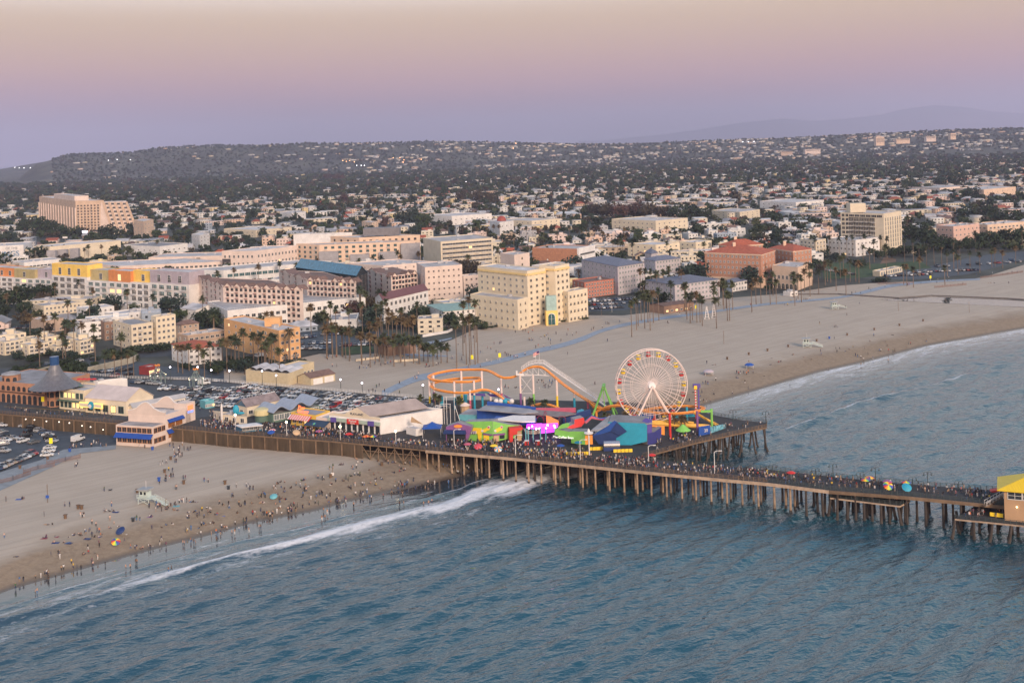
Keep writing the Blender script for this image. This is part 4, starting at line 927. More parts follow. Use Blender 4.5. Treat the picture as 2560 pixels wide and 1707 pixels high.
for px,py,r,mi,hs in[(95,588,17,0,1.1),(130,592,15,0,1.1),(62,580,14,0,1.0),(160,592,12,0,1.0),(200,592,7,3,1.1),(255,588,9,0,.9),(275,592,11,0,1.0),(300,592,9,0,.8),(40,600,9,3,1),(100,752,9,0,1),(120,752,9,0,.9),(80,760,9,0,1.1),(50,770,10,0,1.1),(20,775,10,0,1.1),(60,790,8,0,1),(10,800,8,0,1),(400,770,6,2,.9),(428,775,7,0,.9),(455,772,6,1,.8),(155,770,5,1,.9),(286,786,5,2,1),(335,778,5,1,.8),(540,815,8,1,.9),(520,822,9,0,.9),(580,820,8,1,.8),(610,815,6,0,.8),(500,812,6,0,.9),(635,812,6,0,.9),(655,820,6,1,.8),(345,880,7,0,.45),(375,880,7,0,.45),(405,876,6,0,.45),(430,872,5,0,.45),(163,955,6,0,1.2),(180,950,6,0,1.3),(198,952,5,0,1.2),(530,930,5,3,.8),(612,935,6,3,.9),(590,930,6,0,.8),(545,935,4,1,.8),(40,900,4,3,.8),(75,905,4,0,.7),(1140,690,12,2,.9),(1160,694,12,2,.9),(1180,690,10,2,.8),(1098,770,6,3,.8),(1210,824,4,1,.8),(1060,805,7,0,1.0),(1040,800,6,0,1),(1015,815,7,0,.7),(985,820,6,0,.7),(940,825,6,0,.7),(910,835,6,0,.6),(880,838,6,0,.6),(1420,660,8,2,.9),(1442,668,8,2,.9),(1740,716,11,3,1.1),(1765,722,9,3,.7),(1725,705,10,3,1),(1790,726,8,1,.5),(1780,625,9,0,.9),(1800,622,9,0,.9),(1760,625,8,0,.9),(1820,620,8,0,.9),(1490,545,16,2,1.0),(1520,548,17,2,1.0),(1555,550,17,4,1.0),(1590,550,18,4,1.0),(1625,550,17,2,1.0),(1660,552,17,2,.9),(1700,553,17,0,.9),(1735,552,16,0,.8),(1760,552,13,0,.8),(1480,548,8,1,.8),(1625,556,8,5,.8),(1410,552,9,0,1.4),(1340,560,6,1,.8),(1030,560,15,3,1.1),(1060,565,14,1,1.0),(1005,562,12,3,1.0),(1085,560,11,5,.8),(1055,575,11,1,.8),(860,510,14,4,1),(900,520,12,2,1),(930,515,12,2,1),(800,525,9,4,1.2),(830,528,11,2,1),(700,470,15,4,.9),(820,452,26,4,.8),(850,455,24,4,.8),(1150,505,15,2,1.2),(1195,510,17,2,1.2),(1225,510,14,2,1.1),(350,480,13,4,1.6),(345,470,12,4,1.2),(2290,480,16,1,.7),(2320,478,14,1,.7),(2350,470,18,0,.8),(2390,468,20,0,.9),(2430,500,14,0,1),(2260,478,12,5,.8),(2400,590,12,0,.9),(2300,600,12,0,1.1),(2320,620,12,0,1.0),(2280,610,11,0,1.1),(2350,625,9,0,1),(2370,630,9,0,1),(2260,640,8,0,.9),(2230,645,8,0,.9),(2200,650,7,0,.9),(2300,645,8,0,1.0),(2450,625,12,0,.9),(2480,620,12,0,.9),(2510,615,12,0,.9),(2540,612,12,0,.9),(2420,630,10,0,.9),(2395,632,9,0,.9),(2530,560,13,0,.9),(2450,548,14,0,.7),(2480,548,13,0,.7),(2410,545,13,0,.7),(2060,650,7,3,.8),(2090,655,7,3,.8),(2020,660,6,0,.8),(2000,600,8,3,1),(1940,605,8,3,1.2),(2100,690,6,0,.6),(2150,668,7,0,.6),(2210,705,7,0,.35),(2190,706,5,0,.35),(2240,640,6,2,.8),(1935,560,10,0,.9),(1920,580,9,0,.9),(2050,680,6,2,.7),(2020,690,6,2,.8)]:
 T(px,py,r,mi,hs)
for i in range(34):T(R.uniform(40,345),R.uniform(884,902),R.uniform(1.6,4),R.choice([0,0,1,3]),.7)
for i in range(26):T(R.uniform(20,250),R.uniform(914,932),R.uniform(1.4,3),R.choice([0,0,1,3]),.7)
for i in range(30):T(R.uniform(440,760),R.uniform(905,925)-(8 if i%2 else 0),R.uniform(1.5,3.2),R.choice([0,0,1,3]),.7)
for i in range(16):T(1205+i*12+R.uniform(-2,2),823-i*1.6,1.7,0,.6)
for i in range(9):T(1395+i*9,806-i*1.0,1.6,1,.6)
HOUSES=[]
HV=[]
H_wall=mat('house_wall',(0.58,0.55,0.52),.85,.1,.3)
def house_proto(kind,small=False):
 mb=MB();w,d,h={'flat':(16,11,6.4),'wide':(26,12,6.2),'gable':(13,10,4.6),'hip':(14,11,4.8),'tall':(12,11,9.4)}[kind]
 roof=R_flat if kind in('flat','wide','tall')else R_brn
 if kind in('flat','wide','tall'):
  P=[(-w/2,-d/2),(w/2,-d/2),(w/2,d/2),(-w/2,d/2)];mb.prism(P,0,h,H_wall,roof,bottom=False)
  if not small:
   for a,b in zip(P,P[1:]+P[:1]):mb.bar((a[0]*.985,a[1]*.985,h+.25),(b[0]*.985,b[1]*.985,h+.25),.35,H_wall,.5)
   mb.box((w*.2,0,h),(3.5,3,2.2),H_wall,base=True);mb.box((-w*.25,1,h),(1.6,1.6,1.1),M_unit,base=True);mb.box((w*.3,-d*.5-.8,0),(w*.3,1.6,h*.45),H_wall,base=True)
 else:
  mb.prism([(-w/2,-d/2),(w/2,-d/2),(w/2,d/2),(-w/2,d/2)],0,h*.72,H_wall,bottom=False);z=h*.72;o=.7;rr=3.2
  x,y=w/2+o,d/2+o;e=x if kind=='gable' else x-y*.8
  mb.add([(-x,-y,z),(x,-y,z),(x,y,z),(-x,y,z),(-e,0,z+rr),(e,0,z+rr)],[(0,1,5,4),(2,3,4,5)]+([]if kind=='gable' else[(1,2,5),(3,0,4)]),roof)
  if kind=='gable':mb.add([(w/2,-d/2,z),(w/2,d/2,z),(w/2,0,z+rr*.9),(-w/2,-d/2,z),(-w/2,d/2,z),(-w/2,0,z+rr*.9)],[(0,1,2),(4,3,5)],H_wall)
  if not small:mb.box((w*.2,d*.15,z),(1,1,rr+.8),H_wall,base=True);mb.box((-w*.28,-d/2-.9,0),(3.5,1.8,2.4),H_wall,base=True)
 fl=2 if h>5 else 1
 if h>9:fl=3
 for j in range(fl):
  for i in range(int(w/3.4)):
   x=-w/2+(i+.5)*w/int(w/3.4);mb.box((x,-d/2,1.0+j*3.0),(1.5,.16,1.3),G_dark,base=True)
  for i in range(int(d/4)):
   y=-d/2+(i+.5)*d/int(d/4);mb.box((w/2,y,1.0+j*3.0),(.16,1.4,1.3),G_dark,base=True);mb.box((-w/2,y,1.0+j*3.0),(.16,1.4,1.3),G_dark,base=True)
 return mb
KIN=['flat','wide','gable','hip','tall'];KW=[.38,.16,.2,.16,.10]
hp={k:house_proto(k)for k in KIN};hps={k:house_proto(k,True)for k in KIN}
WC=[(mat('house_white',(0.60,0.59,0.58),.85,.1),'white'),(mat('house_cream',(0.58,0.52,0.42),.85,.1),'cream'),(mat('house_peach',(0.58,0.42,0.33),.85,.1),'peach'),(mat('house_grey',(0.40,0.40,0.42),.85,.1),'pale grey'),(mat('house_tan',(0.42,0.33,0.25),.85,.1),'tan'),(mat('house_pink',(0.62,0.50,0.46),.85,.1),'pink'),(mat('house_yellow',(0.62,0.50,0.28),.85,.1),'yellow'),(mat('house_blue',(0.28,0.33,0.40),.85,.1),'blue grey')]
WCW=[.34,.2,.1,.12,.08,.08,.04,.04]
RC={'f':[(R_flat,'pale flat'),(mat('white_flat_roofing',(0.55,0.55,0.56),.9,.15),'white flat'),(R_grey,'grey flat')],'p':[(R_brn,'brown'),(R_red,'red tiled'),(R_grey,'grey'),(R_flat,'pale')]}
def pick(seq,w):return R.choices(seq,w)[0]
cell={}
def try_place(x,y,r):
 k=(int(x//30),int(y//30))
 for i in(-1,0,1):
  for j in(-1,0,1):
   for(a,b,c)in cell.get((k[0]+i,k[1]+j),()):
    if(a-x)**2+(b-y)**2<(c+r)**2:return False
 cell.setdefault(k,[]).append((x,y,r));return True
for t in TREES:
 if t[3]>5:cell.setdefault((int(t[0]//30),int(t[1]//30)),[]).append((t[0],t[1],t[3]*.7))
lots_px=[[(690,868),(1000,868),(1000,826),(690,826)],[(1440,800),(1660,790),(1620,740),(1440,740)],[(2050,720),(2600,700),(2600,628),(2210,640),(2050,640)],[(-100,960),(620,960),(620,890),(-100,890)],[(270,965),(560,965),(560,862),(430,860),(270,895)]]
LOTS=[[(G(x,y).x,G(x,y).y)for x,y in q]for q in lots_px]
def inpoly(x,y,P):
 c=False
 for i in range(len(P)):
  (x1,y1),(x2,y2)=P[i],P[i-1]
  if(y1>y)!=(y2>y)and x<(x2-x1)*(y-y1)/(y2-y1)+x1:c=not c
 return c
bnx=[G(x,y)for x,y in BND]
def inland(x,y,mrg=8):return y>np.interp(x,[q.x for q in sorted(bnx,key=lambda q:q.x)],[q.y for q in sorted(bnx,key=lambda q:q.x)])+mrg
def street(X,Y,k):
 a=X*.97+Y*-.24;b=X*.24+Y*.97
 return Y<3200 and(abs(a%95-47)<8.5*k or abs(b%170-85)<9*k)
def fill(D0,D1,dens_h,dens_t,big):
 n=int((D1**2-D0**2)*.48)
 for k in range(int(n*dens_h/1e4)):
  Y=math.sqrt(R.uniform(D0**2,D1**2));u=R.uniform(-.48,.48);X=u*Y;px=CX+u*F
  pr=np.interp(px,[0,500,1100,1500,2560],[.30,.5,.85,1.2,1.1])*(.55+.9*float(nz2(np.array(X),np.array(Y),260,200,81,2)))
  if R.random()>pr or not inland(X,Y)or street(X,Y,1):continue
  if any(inpoly(X,Y,q)for q in LOTS)or not clear(X,Y,9):continue
  kd=pick(KIN,KW)
  if not try_place(X,Y,9 if kd=='wide' else 7):continue
  HOUSES.append((X,Y,kd,R.choice([0,0,math.pi/2])+R.gauss(.12,.12),pick(WC,WCW),R.choice(RC['f' if kd in('flat','wide','tall')else 'p']),R.uniform(.8,1.25)*(1.7 if kd in('flat','wide')and R.random()<.22 else 1)))
 for k in range(int(n*dens_t/1e4)):
  Y=math.sqrt(R.uniform(D0**2,D1**2));u=R.uniform(-.48,.48);X=u*Y;px=CX+u*F
  if not inland(X,Y)or street(X,Y,.6):continue
  if any(inpoly(X,Y,q)for q in LOTS)or not clear(X,Y,3):continue
  r=R.uniform(3.2,7.0)*(1.5 if R.random()<.15 else 1)*(1 if D0<2000 else 1.45)
  if not try_place(X,Y,r*.35):continue
  rg=float(nz2(np.array(X),np.array(Y),500,300,85,2));mi=R.choices([0,1,2,3,4,5],[.34,.2,.14+rg*.1,.16,.03,.10])[0]
  TREES.append((X,Y,GZ,r,R.uniform(.75,1.15),mi,0))
fill(640,1100,22,30,1);fill(1100,2500,15,30,1);fill(2500,5000,3.8,17,0)
hx=[]
for k in range(9000):
 Y=R.uniform(4900,6900);u=R.uniform(-.43,.48);X=u*Y;px=CX+u*F
 z=float(terrain(np.array([X]),np.array([Y]))[0])
 if z<GZ+1 or px<130:continue
 cl=float(nz2(np.array(X),np.array(Y),300,200,91,2))
 if R.random()<np.interp(px,[150,700,900,1100,2560],[.02,.05,.2,.26,.24])*(cl>.45):
  HOUSES.append((X,Y,pick(['flat','wide','hip'],[.5,.3,.2]),R.gauss(0,.3),pick(WC[:6],WCW[:6]),R.choice(RC['f']),R.uniform(.8,1.5),z))
 else:TREES.append((X,Y,z-1,R.uniform(4,9),R.uniform(.7,1.3),R.choice([0,0,1,2,3]),0))
for px,py,wd,hh,m,lb in[(1650,382,30,42,W_brown,'brown office tower on the hazy hill crest, left one of two'),(1680,384,26,32,W_peach,'pinkish office block on the hazy hill crest, right one of two'),(1715,383,60,16,W_peach,'long warm lit block beside the hazy crest towers'),(2198,357,44,44,W_peach,'stepped pink office tower on the far right ridge'),(2255,352,70,16,W_peach,'low peach block right of the stepped pink tower'),(2325,347,50,18,W_pink,'pale hospital block on the far right ridge'),(2380,342,28,26,W_peach,'small pink tower on the far right ridge'),(2030,378,80,16,W_pink,'wide peach hall below the far right ridge'),(1965,382,60,10,W_taup,'brownish low hall below the far right ridge')]:
 s=Bl('distant_building',lb,'building',G(px,py+12));Y=5200 if px>1900 else 6100;c=A(px,py,Y);mb=MB();s.root.location=c;s.root['_o']=tuple(c)
 wd*=.55;hh*=.62;mb.box((c.x,c.y,c.z-14),(wd*1.6,30,hh+14),m,base=True);w_=mb.build('wall',s.root)
 mb=MB()
 for j in range(max(2,int(hh/6))):mb.box((c.x,c.y-15.1,c.z+2+j*5.5),(wd*1.45,.4,2.0),G_dark,base=True)
 mb.build('window_bands',s.root)
near_cam=lambda t:math.hypot(t[0],t[1])
TREES.sort(key=lambda t:(t[3]/near_cam(t))*-1-(t[6]*.05))
def where(x,y):
 0
 px=CX+x/y*F;best=min(LM,key=lambda q:(q[0]-px)**2+((q[1]-(yh(px)+F*105/y))*2.2)**2);return best[2]
LM=[(200,560,'the tan sloped tower'),(60,640,'the INGS gymnasium'),(230,640,'the plain school hall'),(480,660,'the long pink office block'),(240,740,'the colourful apartment row'),(600,770,'the left gabled hotel wing'),(820,740,'the glass atrium'),(1000,770,'the maroon roofed wing'),(900,640,'the modern tan apartments'),(1160,650,'the slab hotel'),(1310,760,'the yellow stepped tower'),(1150,800,'the teal roofed villa'),(1500,730,'the red brick building'),(1540,700,'the lavender hotel'),(1740,740,'the low lavender seaside wing'),(1850,690,'the terracotta hotel'),(2000,700,'the hotel arcade'),(2180,600,'the cream tower'),(2400,600,'the pink flats'),(2220,690,'the open cafe'),(1400,640,'the brick sided store'),(1620,560,'the dark tree belt'),(1650,620,'the mustard townhouses'),(1250,580,'the red domed church'),(1040,560,'the green grove'),(700,560,'the stepped white houses'),(380,860,'the cream stair tower flats'),(100,870,'the stepped condos'),(660,880,'the apricot flats'),(490,900,'the red roof house'),(500,850,'the long brown flats'),(1330,570,'the wide cream flats'),(1850,545,'the tree belt flats'),(2340,480,'the dusty pink hall'),(2000,510,'the long white flats'),(170,500,'the hills left of the tan tower'),(500,500,'the left tree suburb'),(900,480,'the left middle suburb'),(1300,500,'the central suburb'),(1800,480,'the right middle suburb'),(2450,540,'the upper right halls'),(130,780,'the grey roofed motel'),(640,920,'the tan beach station'),(720,840,'the hotel car park')]
TONE=['dark green','mid green','brownish','bluish green','rusty red','olive']
class Lab:
 0
 def __init__(s):s.items=[]
 def add(s,o,look,place,px,cat):s.items.append((o,look,place,px,cat))
 def finish(s,group):
  d={}
  for it in s.items:d.setdefault((it[1],it[2]),[]).append(it)
  ORD=['leftmost','second from left','third from left','fourth from left','fifth from left','sixth from left','seventh from left','eighth from left','ninth from left','tenth from left','eleventh from left','twelfth from left']
  for(look,place),L_ in d.items():
   L_.sort(key=lambda t:t[3])
   for i,it in enumerate(L_):
    lb=look+' '+place
    if len(L_)>1:
     n=len(L_)
     if i==n-1:lb='rightmost '+lb
     elif i<12:lb=lb+', '+ORD[i]
     else:lb=lb+', %d from the right'%(n-i)
    tag(it[0],lb,it[4],group)
lab=Lab();nt_=0;bt=Batch();seen=[0]*3
for t in TREES:
 x,y,z,r,hs,mi,hand=t;D=near_cam(t)
 if nt_<290 and(hand or(r/D>.004 and y<2600)):
  v=R.randrange(7)if hs<1.35 else 7
  root=bpy.data.objects.new('tree',None);COL.objects.link(root);root.location=(x,y,z);root.rotation_euler=(0,0,R.uniform(0,6.28))
  sc3=(r*R.uniform(.9,1.15),r,r*hs*1.05)
  c=inst('crown',near_tr[v][0],root,(0,0,0),0,sc3);c.material_slots[0].link='OBJECT';c.material_slots[0].material=FOL[mi]
  inst('trunk',near_tr[v][1],root,(0,0,0),0,sc3)
  sz='huge' if r>13 else 'large' if r>8.5 else 'medium' if r>5 else 'small'
  lab.add(root,f'{sz} {TONE[mi]} {"bush" if hs < .65 else "round tree"} near',where(x,y),CX+x/y*F,'tree');nt_+=1
 elif D<1700:bt.add(far_tr[R.randrange(6)],[FOL[mi],BARK],(x,y,z),R.uniform(0,6.28),(r,r,r*hs*1.05))
 else:bt.add(tiny_tr[R.randrange(6)],[FOL[mi]],(x,y,z),R.uniform(0,6.28),(r,r,r*hs*1.05))
lab.finish('trees of the town')
o=bt.build('distant_trees',kind='stuff');tag(o,'mass of dark trees filling the suburb out to the hills','trees')
HOUSES.sort(key=lambda t:near_cam(t));lab=Lab();bt=Batch();nh=0;hm_={}
for h in HOUSES:
 x,y,kd,rz,(wm,wn),(rm,rn),k=h[:7];z=h[7]if len(h)>7 else GZ
 if nh<290:
  if kd not in hm_:hm_[kd]=hp[kd].mesh('house')
  o=inst('house',hm_[kd],None,(x,y,z),rz,(k,k,R.uniform(.85,1.15)))
  for sl,mm in zip(o.material_slots,hm_[kd].materials):
   sl.link='OBJECT';sl.material=wm if mm==H_wall else rm if mm in(R_flat,R_brn)else mm
  kn={'flat':'two storey house','wide':'long house','gable':'gabled cottage','hip':'hip roofed cottage','tall':'three storey house'}[kd]
  lab.add(o,f'{wn} {kn} with {rn} roof near',where(x,y),CX+x/y*F,'house');nh+=1
 else:
  pr=hps[kd];ar=pr.__dict__.setdefault('_a',pr.arrays());bt.add(ar,[wm if q==H_wall else rm if q in(R_flat,R_brn)else q for q in pr.mats],(x,y,z),rz,(k,k,R.uniform(.85,1.2)))
lab.finish('houses of the town')
o=bt.build('distant_houses',kind='stuff');tag(o,'mass of small pale houses spread to the foot of the hills','houses')
print('TREES',len(TREES),'HOUSES',len(HOUSES))
M_dl=mat('warm_lamp_glow',(1,.8,.5),.5,0,emis=(1.0,0.42,0.14),estr=5.0);M_dw=mat('white_lamp_glow',(1,1,1),.5,0,emis=(0.95,0.95,1.0),estr=5.0)
mb=MB()
for px,py,m in[(857,402,M_dl),(866,404,M_dl),(874,402,M_dl),(886,405,M_dl),(983,395,M_dl),(1000,395,M_dl),(1010,400,M_dl),(1008,406,M_dl),(1283,371,M_dl),(1290,359,M_dl),(1053,399,M_dl),(1857,355,M_dw),(1871,355,M_dw),(1885,354,M_dw),(271,401,M_dw),(293,399,M_dw),(326,400,M_dw),(37,419,M_dw),(48,420,M_dw),(60,420,M_dw),(76,420,M_dw),(1145,462,M_dw),(1165,455,M_dw),(1197,466,M_dw),(1274,460,M_dw),(1920,404,M_dw),(892,414,M_dw),(903,414,M_dw),(911,414,M_dw)]:
 D=5200 if py<412 else 4600
 if py>440:D=G(px,py+6).y
 if px<100:D=7000
 mb.ball(A(px,py,D),D*.00036,m,6,4)
tag(mb.build('distant_lights',None,org=(0,0,0),kind='stuff'),'scattered tiny lit lamps far off below the hills','lights')
M_pt=mat('palm_trunk_bark',(0.17,0.125,0.095),.95,.25,1.5)
M_pf=[mat('palm_fronds_green',(0.060,0.070,0.028),.9,.3,3.0),mat('palm_fronds_bronze',(0.125,0.085,0.040),.9,.3,3.0),mat('palm_fronds_dark',(0.035,0.050,0.026),.9,.3,3.0)]
M_skirt=mat('dead_palm_skirt',(0.15,0.10,0.06),.95,.25,3.0)
def frond(mb,rs,az,el,L_,w,m,droop):
 0
 n=5;ca,sa=math.cos(az),math.sin(az);pts=[]
 for i in range(n+1):
  t=i/n;e=el-droop*t;r=L_*t
  pts.append(((r*math.cos(el)+0*t)*ca,(r*math.cos(el))*sa,r*math.sin(el)-droop*L_*t*t*.55))
 for i in range(n):
  a,b=Vector(pts[i]),Vector(pts[i+1]);u=(b-a);sd=Vector((-sa,ca,0));ww=w*(0.35+1.2*math.sin(math.pi*(i+.8)/(n+1)))
  for s_ in(-1,1):
   mb.add([a,b,b+sd*ww*s_-Vector((0,0,ww*.45))+u*.15,a+sd*ww*s_*.85-Vector((0,0,ww*.4))+u*.55],[(0,1,2,3)],m)
palmc=[];rs=np.random.RandomState(9)
for v in range(5):
 mb=MB();big=v==4;n=46 if big else 34;L0=3.6 if big else 2.1
 for i in range(n):
  el=rs.uniform(-.75,1.35);frond(mb,rs,rs.uniform(0,6.28),el,L0*rs.uniform(.75,1.1),.26 if big else .36,M_pf[0],rs.uniform(.5,.9)if big else rs.uniform(.2,.6))
 k=MB()
 if not big:
  for i in range(26):frond(k,rs,rs.uniform(0,6.28),rs.uniform(-1.35,-.9),1.9*rs.uniform(.6,1.1),.22,M_skirt,.1)
 palmc.append((mb.mesh('crown'),k.mesh('dead_fronds')if not big else None))
tk=MB();tk.tube([(0,0,0),(.08,0,.33),(.05,.05,.66),(0,0,1)],[.30,.22,.19,.17],M_pt,6);trunkm=tk.mesh('trunk')
tk2=MB();tk2.tube([(0,0,0),(0,0,.5),(0,0,1)],[.55,.42,.5],M_pt,8);trunkm2=tk2.mesh('trunk')
PALMS=[]
def palm(q,h=15,big=False,z0=GZ,sc_=1.3,mi=None):
 px,py=q;rx,rz=ray(px,py);D=(HC-z0-h)/-rz;PALMS.append((rx*D,D,z0,h,big,sc_,mi))
def palms(cf,pts,h=15,**k):
 for x,y in pts:palm(cf(x,y),h*R.uniform(.93,1.07),**k)
palms(C1,[(320,670),(440,660),(480,655),(585,645),(775,670),(808,645),(930,645),(1045,655),(1068,650),(1560,570),(1590,575),(1440,600),(1690,560)],14)
palms(C1,[(150,1030),(500,1000),(725,970),(1030,970),(1385,1000),(1165,1060),(850,1045),(1855,1120),(1750,900),(1995,890),(2145,860),(270,1290),(400,1300),(500,1290),(600,1350),(675,1350),(60,1100),(620,1160),(820,1150),(1400,1110)],16)
palm(C1(1630,1030),13,True);palm(C1(1960,1300),9,True)
palms(C2,[(215,800),(370,815),(560,775),(1070,740),(1150,745),(945,775),(1300,700),(1330,740),(1490,710),(1600,710),(1655,715),(1760,720),(1945,740),(2010,640),(2070,710),(2170,670),(2220,670),(2290,680),(690,810),(20,830)],15)
palms(C2,[(1760,430),(1815,470),(1695,470),(1895,460),(1955,455),(2180,460),(2230,460),(2280,440),(2030,480),(2085,470),(2120,480),(245,450),(180,330),(430,400),(500,490),(800,240),(750,470),(360,340)],14)
palms(C2,[(1005,1080),(1130,1060),(1175,1080),(970,1180),(850,1240),(730,1220),(680,1170),(650,1290),(500,1200),(620,1260),(1100,1200),(1140,1240),(1210,1240),(1330,1230),(1475,1180),(960,1040),(1150,1180),(1190,1150)],17)
palms(C2,[(1040,1360),(1120,1330),(1250,1280),(1290,1320),(1355,1330),(1400,1340),(1440,1310),(1210,1320),(640,1390),(690,1380),(730,1390),(790,1400),(850,1420),(90,1270),(145,1270),(960,1460),(1040,1470),(1100,1380)],15,mi=1)
palms(C2,[(1900,1170),(1950,1130),(2010,1160),(1830,1360),(1890,1290),(1950,1310),(2000,1340),(2025,1320),(1965,1290),(1920,1330)],21)
palms(C2,[(1090,1490),(1180,1510),(1260,1530),(1320,1490),(1360,1510),(1440,1500),(1490,1500)],12);palm(C2(300,1430),16,True);palm(C2(950,1030),20,True)
palms(C3,[(65,470),(130,480),(190,480),(240,490),(290,490),(525,470),(680,490),(700,540),(835,530),(880,545),(925,600),(970,610),(1030,490),(1040,560),(1115,480),(1105,620),(1420,470),(1545,500),(1500,520),(1420,610),(1445,250),(1470,250),(1290,240),(320,660),(15,550),(180,660),(990,590),(1010,620)],15)
palm(C3(415,520),12,True);palm(C3(610,870),11,True);palm(C3(730,860),11,True)
palms(C3,[(1175,870),(1220,870),(1270,870),(1325,890),(1385,880),(1440,850),(1550,880),(1455,990),(1210,980),(1340,1050),(1590,1000),(1180,1080),(1240,1070),(1290,1080),(1150,1090),(1210,1110),(1090,1170),(1135,1150),(1260,1120)],17)
palms(C3,[(1600,1090),(1650,1090),(1690,1090),(1740,1130),(1850,1000),(1870,1140),(1890,990),(1930,960),(1970,1080),(2020,990),(1940,1000),(1990,1090),(2195,1010),(2235,960),(2280,950),(2310,810),(2330,900),(1580,1010),(1630,1120),(1720,1110),(1850,1060),(1960,990)],15)
palms(C3,[(1820,590),(1870,600),(1900,590),(1760,620),(2210,540),(2280,540),(640,500),(210,240)],11)
palms(C4,[(40,900),(230,900),(270,920),(300,930),(360,810),(400,820),(335,830),(330,870),(270,800),(380,900),(240,960),(540,790),(570,800),(520,800),(660,760),(750,780),(830,800),(800,790),(870,650),(930,680),(690,730),(460,880),(620,860),(710,880),(15,960),(70,970)],15)
palm(C4(1080,650),25,sc_=1.7)
palms(C4,[(970,600),(1030,560),(1020,480),(1065,490),(1105,470),(1090,570),(880,550),(770,560),(720,560),(650,570),(560,560),(430,580),(395,560),(640,460),(560,440),(1250,590),(1330,590),(1385,640),(1450,640),(1520,620),(1590,640),(1640,700),(1700,600),(1760,630),(1850,460),(1940,440),(1980,450),(2080,420),(2180,400),(2230,420),(2300,410),(2330,480),(2160,440),(1900,520),(1750,480)],17,mi=2)
palms(C4,[(2270,660),(2150,700),(2050,690),(1940,720),(1850,700),(1740,740),(1620,840),(1270,830),(1330,850),(1390,760),(1240,830),(1700,690),(2080,680),(1500,480),(1280,370)],13)
palms(CA,[(1110,150),(750,50),(860,70),(870,170),(600,200),(350,120),(360,220),(570,140),(590,40),(960,310),(1045,310),(1110,310),(1170,300),(1220,270),(1630,250),(1670,250),(1730,240),(1820,260),(1870,300),(1925,230),(2035,200),(2080,190),(2150,160),(2230,110),(2320,140),(2190,200)],13)
palms(CB,[(100,190),(60,170),(20,200),(175,110),(265,140),(340,140),(380,230),(430,150),(460,160),(505,280),(310,180),(410,190),(940,90),(990,80),(1030,80),(1075,90),(1110,90),(1150,110),(1260,140)],14)
palm(CB(595,100),16,True);palm(CB(370,230),10,True)
palms(CB,[(1340,150),(1380,170),(1450,170),(1500,180),(1555,160),(1600,165),(1650,155),(1700,175),(1740,185),(1790,205),(1470,150),(1620,190),(1420,190)],10);palms(CB,[(1830,240),(1870,240),(1915,270),(1955,210),(1990,240),(2045,240)],8)
palms(CB,[(2125,30)],20)
palms(K3,[(150,748),(385,755),(620,775),(650,790),(1500,790),(1520,800),(1650,812),(1680,805),(330,745)],4,z0=DZ,sc_=.8);palms(K4,[(545,965),(600,985),(1480,1000),(1530,1010),(800,960),(1400,1000)],4,z0=DZ,sc_=.8)
lab=Lab();PALMS.sort(key=lambda p:p[1]);n_p=0
for x,y,z,h,big,k,mi in PALMS:
 v=4 if big else R.randrange(4)
 mi=mi if mi is not None else R.choice([0,0,1,2]);root=bpy.data.objects.new('palm_tree',None);COL.objects.link(root);root.location=(x,y,z);root.rotation_euler=(0,0,R.uniform(0,6.28))
 inst('trunk',trunkm2 if big else trunkm,root,(0,0,0),0,(1,1,h));k*=.75 if big else 1;c=inst('crown',palmc[v][0],root,(0,0,h),0,k*R.uniform(.9,1.15))
 c.material_slots[0].link='OBJECT';c.material_slots[0].material=M_pf[mi]
 if palmc[v][1]is not None and R.random()<.7:inst('dead_fronds',palmc[v][1],root,(0,0,h+.1),0,k)
 kd='stout feather palm' if big else('short fan palm' if h<11.5 else 'tall fan palm' if h<18 else 'very tall slim fan palm')
 lab.add(root,['green','bronze green','dark'][mi]+' '+kd+' near',where(x,y),CX+x/y*F,'palm tree');n_p+=1
lab.finish('palm trees')
M_tyre=mat('black_tyre_rubber',(0.02,0.02,0.02),.8,0);M_rim=mat('silver_rim',(0.35,0.35,0.36),.4,0,metal=.6)
M_cg=mat('car_window_glass',(0.02,0.026,0.034),.08,0)
M_hl=mat('headlight_lens',(0.6,0.6,0.6),.2,0);M_tl=mat('tail_light_lens',(0.35,0.02,0.02),.3,0)
PAINT=[(mat('white_car_paint',(0.55,0.56,0.58),.25,0),'white',30),(mat('silver_car_paint',(0.30,0.31,0.33),.25,0),'silver',18),(mat('black_car_paint',(0.015,0.015,0.018),.2,0),'black',22),(mat('grey_car_paint',(0.10,0.105,0.115),.25,0),'dark grey',14),(mat('blue_car_paint',(0.04,0.07,0.13),.25,0),'dark blue',9),(mat('red_car_paint',(0.22,0.02,0.02),.25,0),'red',5),(mat('tan_car_paint',(0.28,0.22,0.16),.25,0),'tan',2)]
P0=mat('white_car_paint')
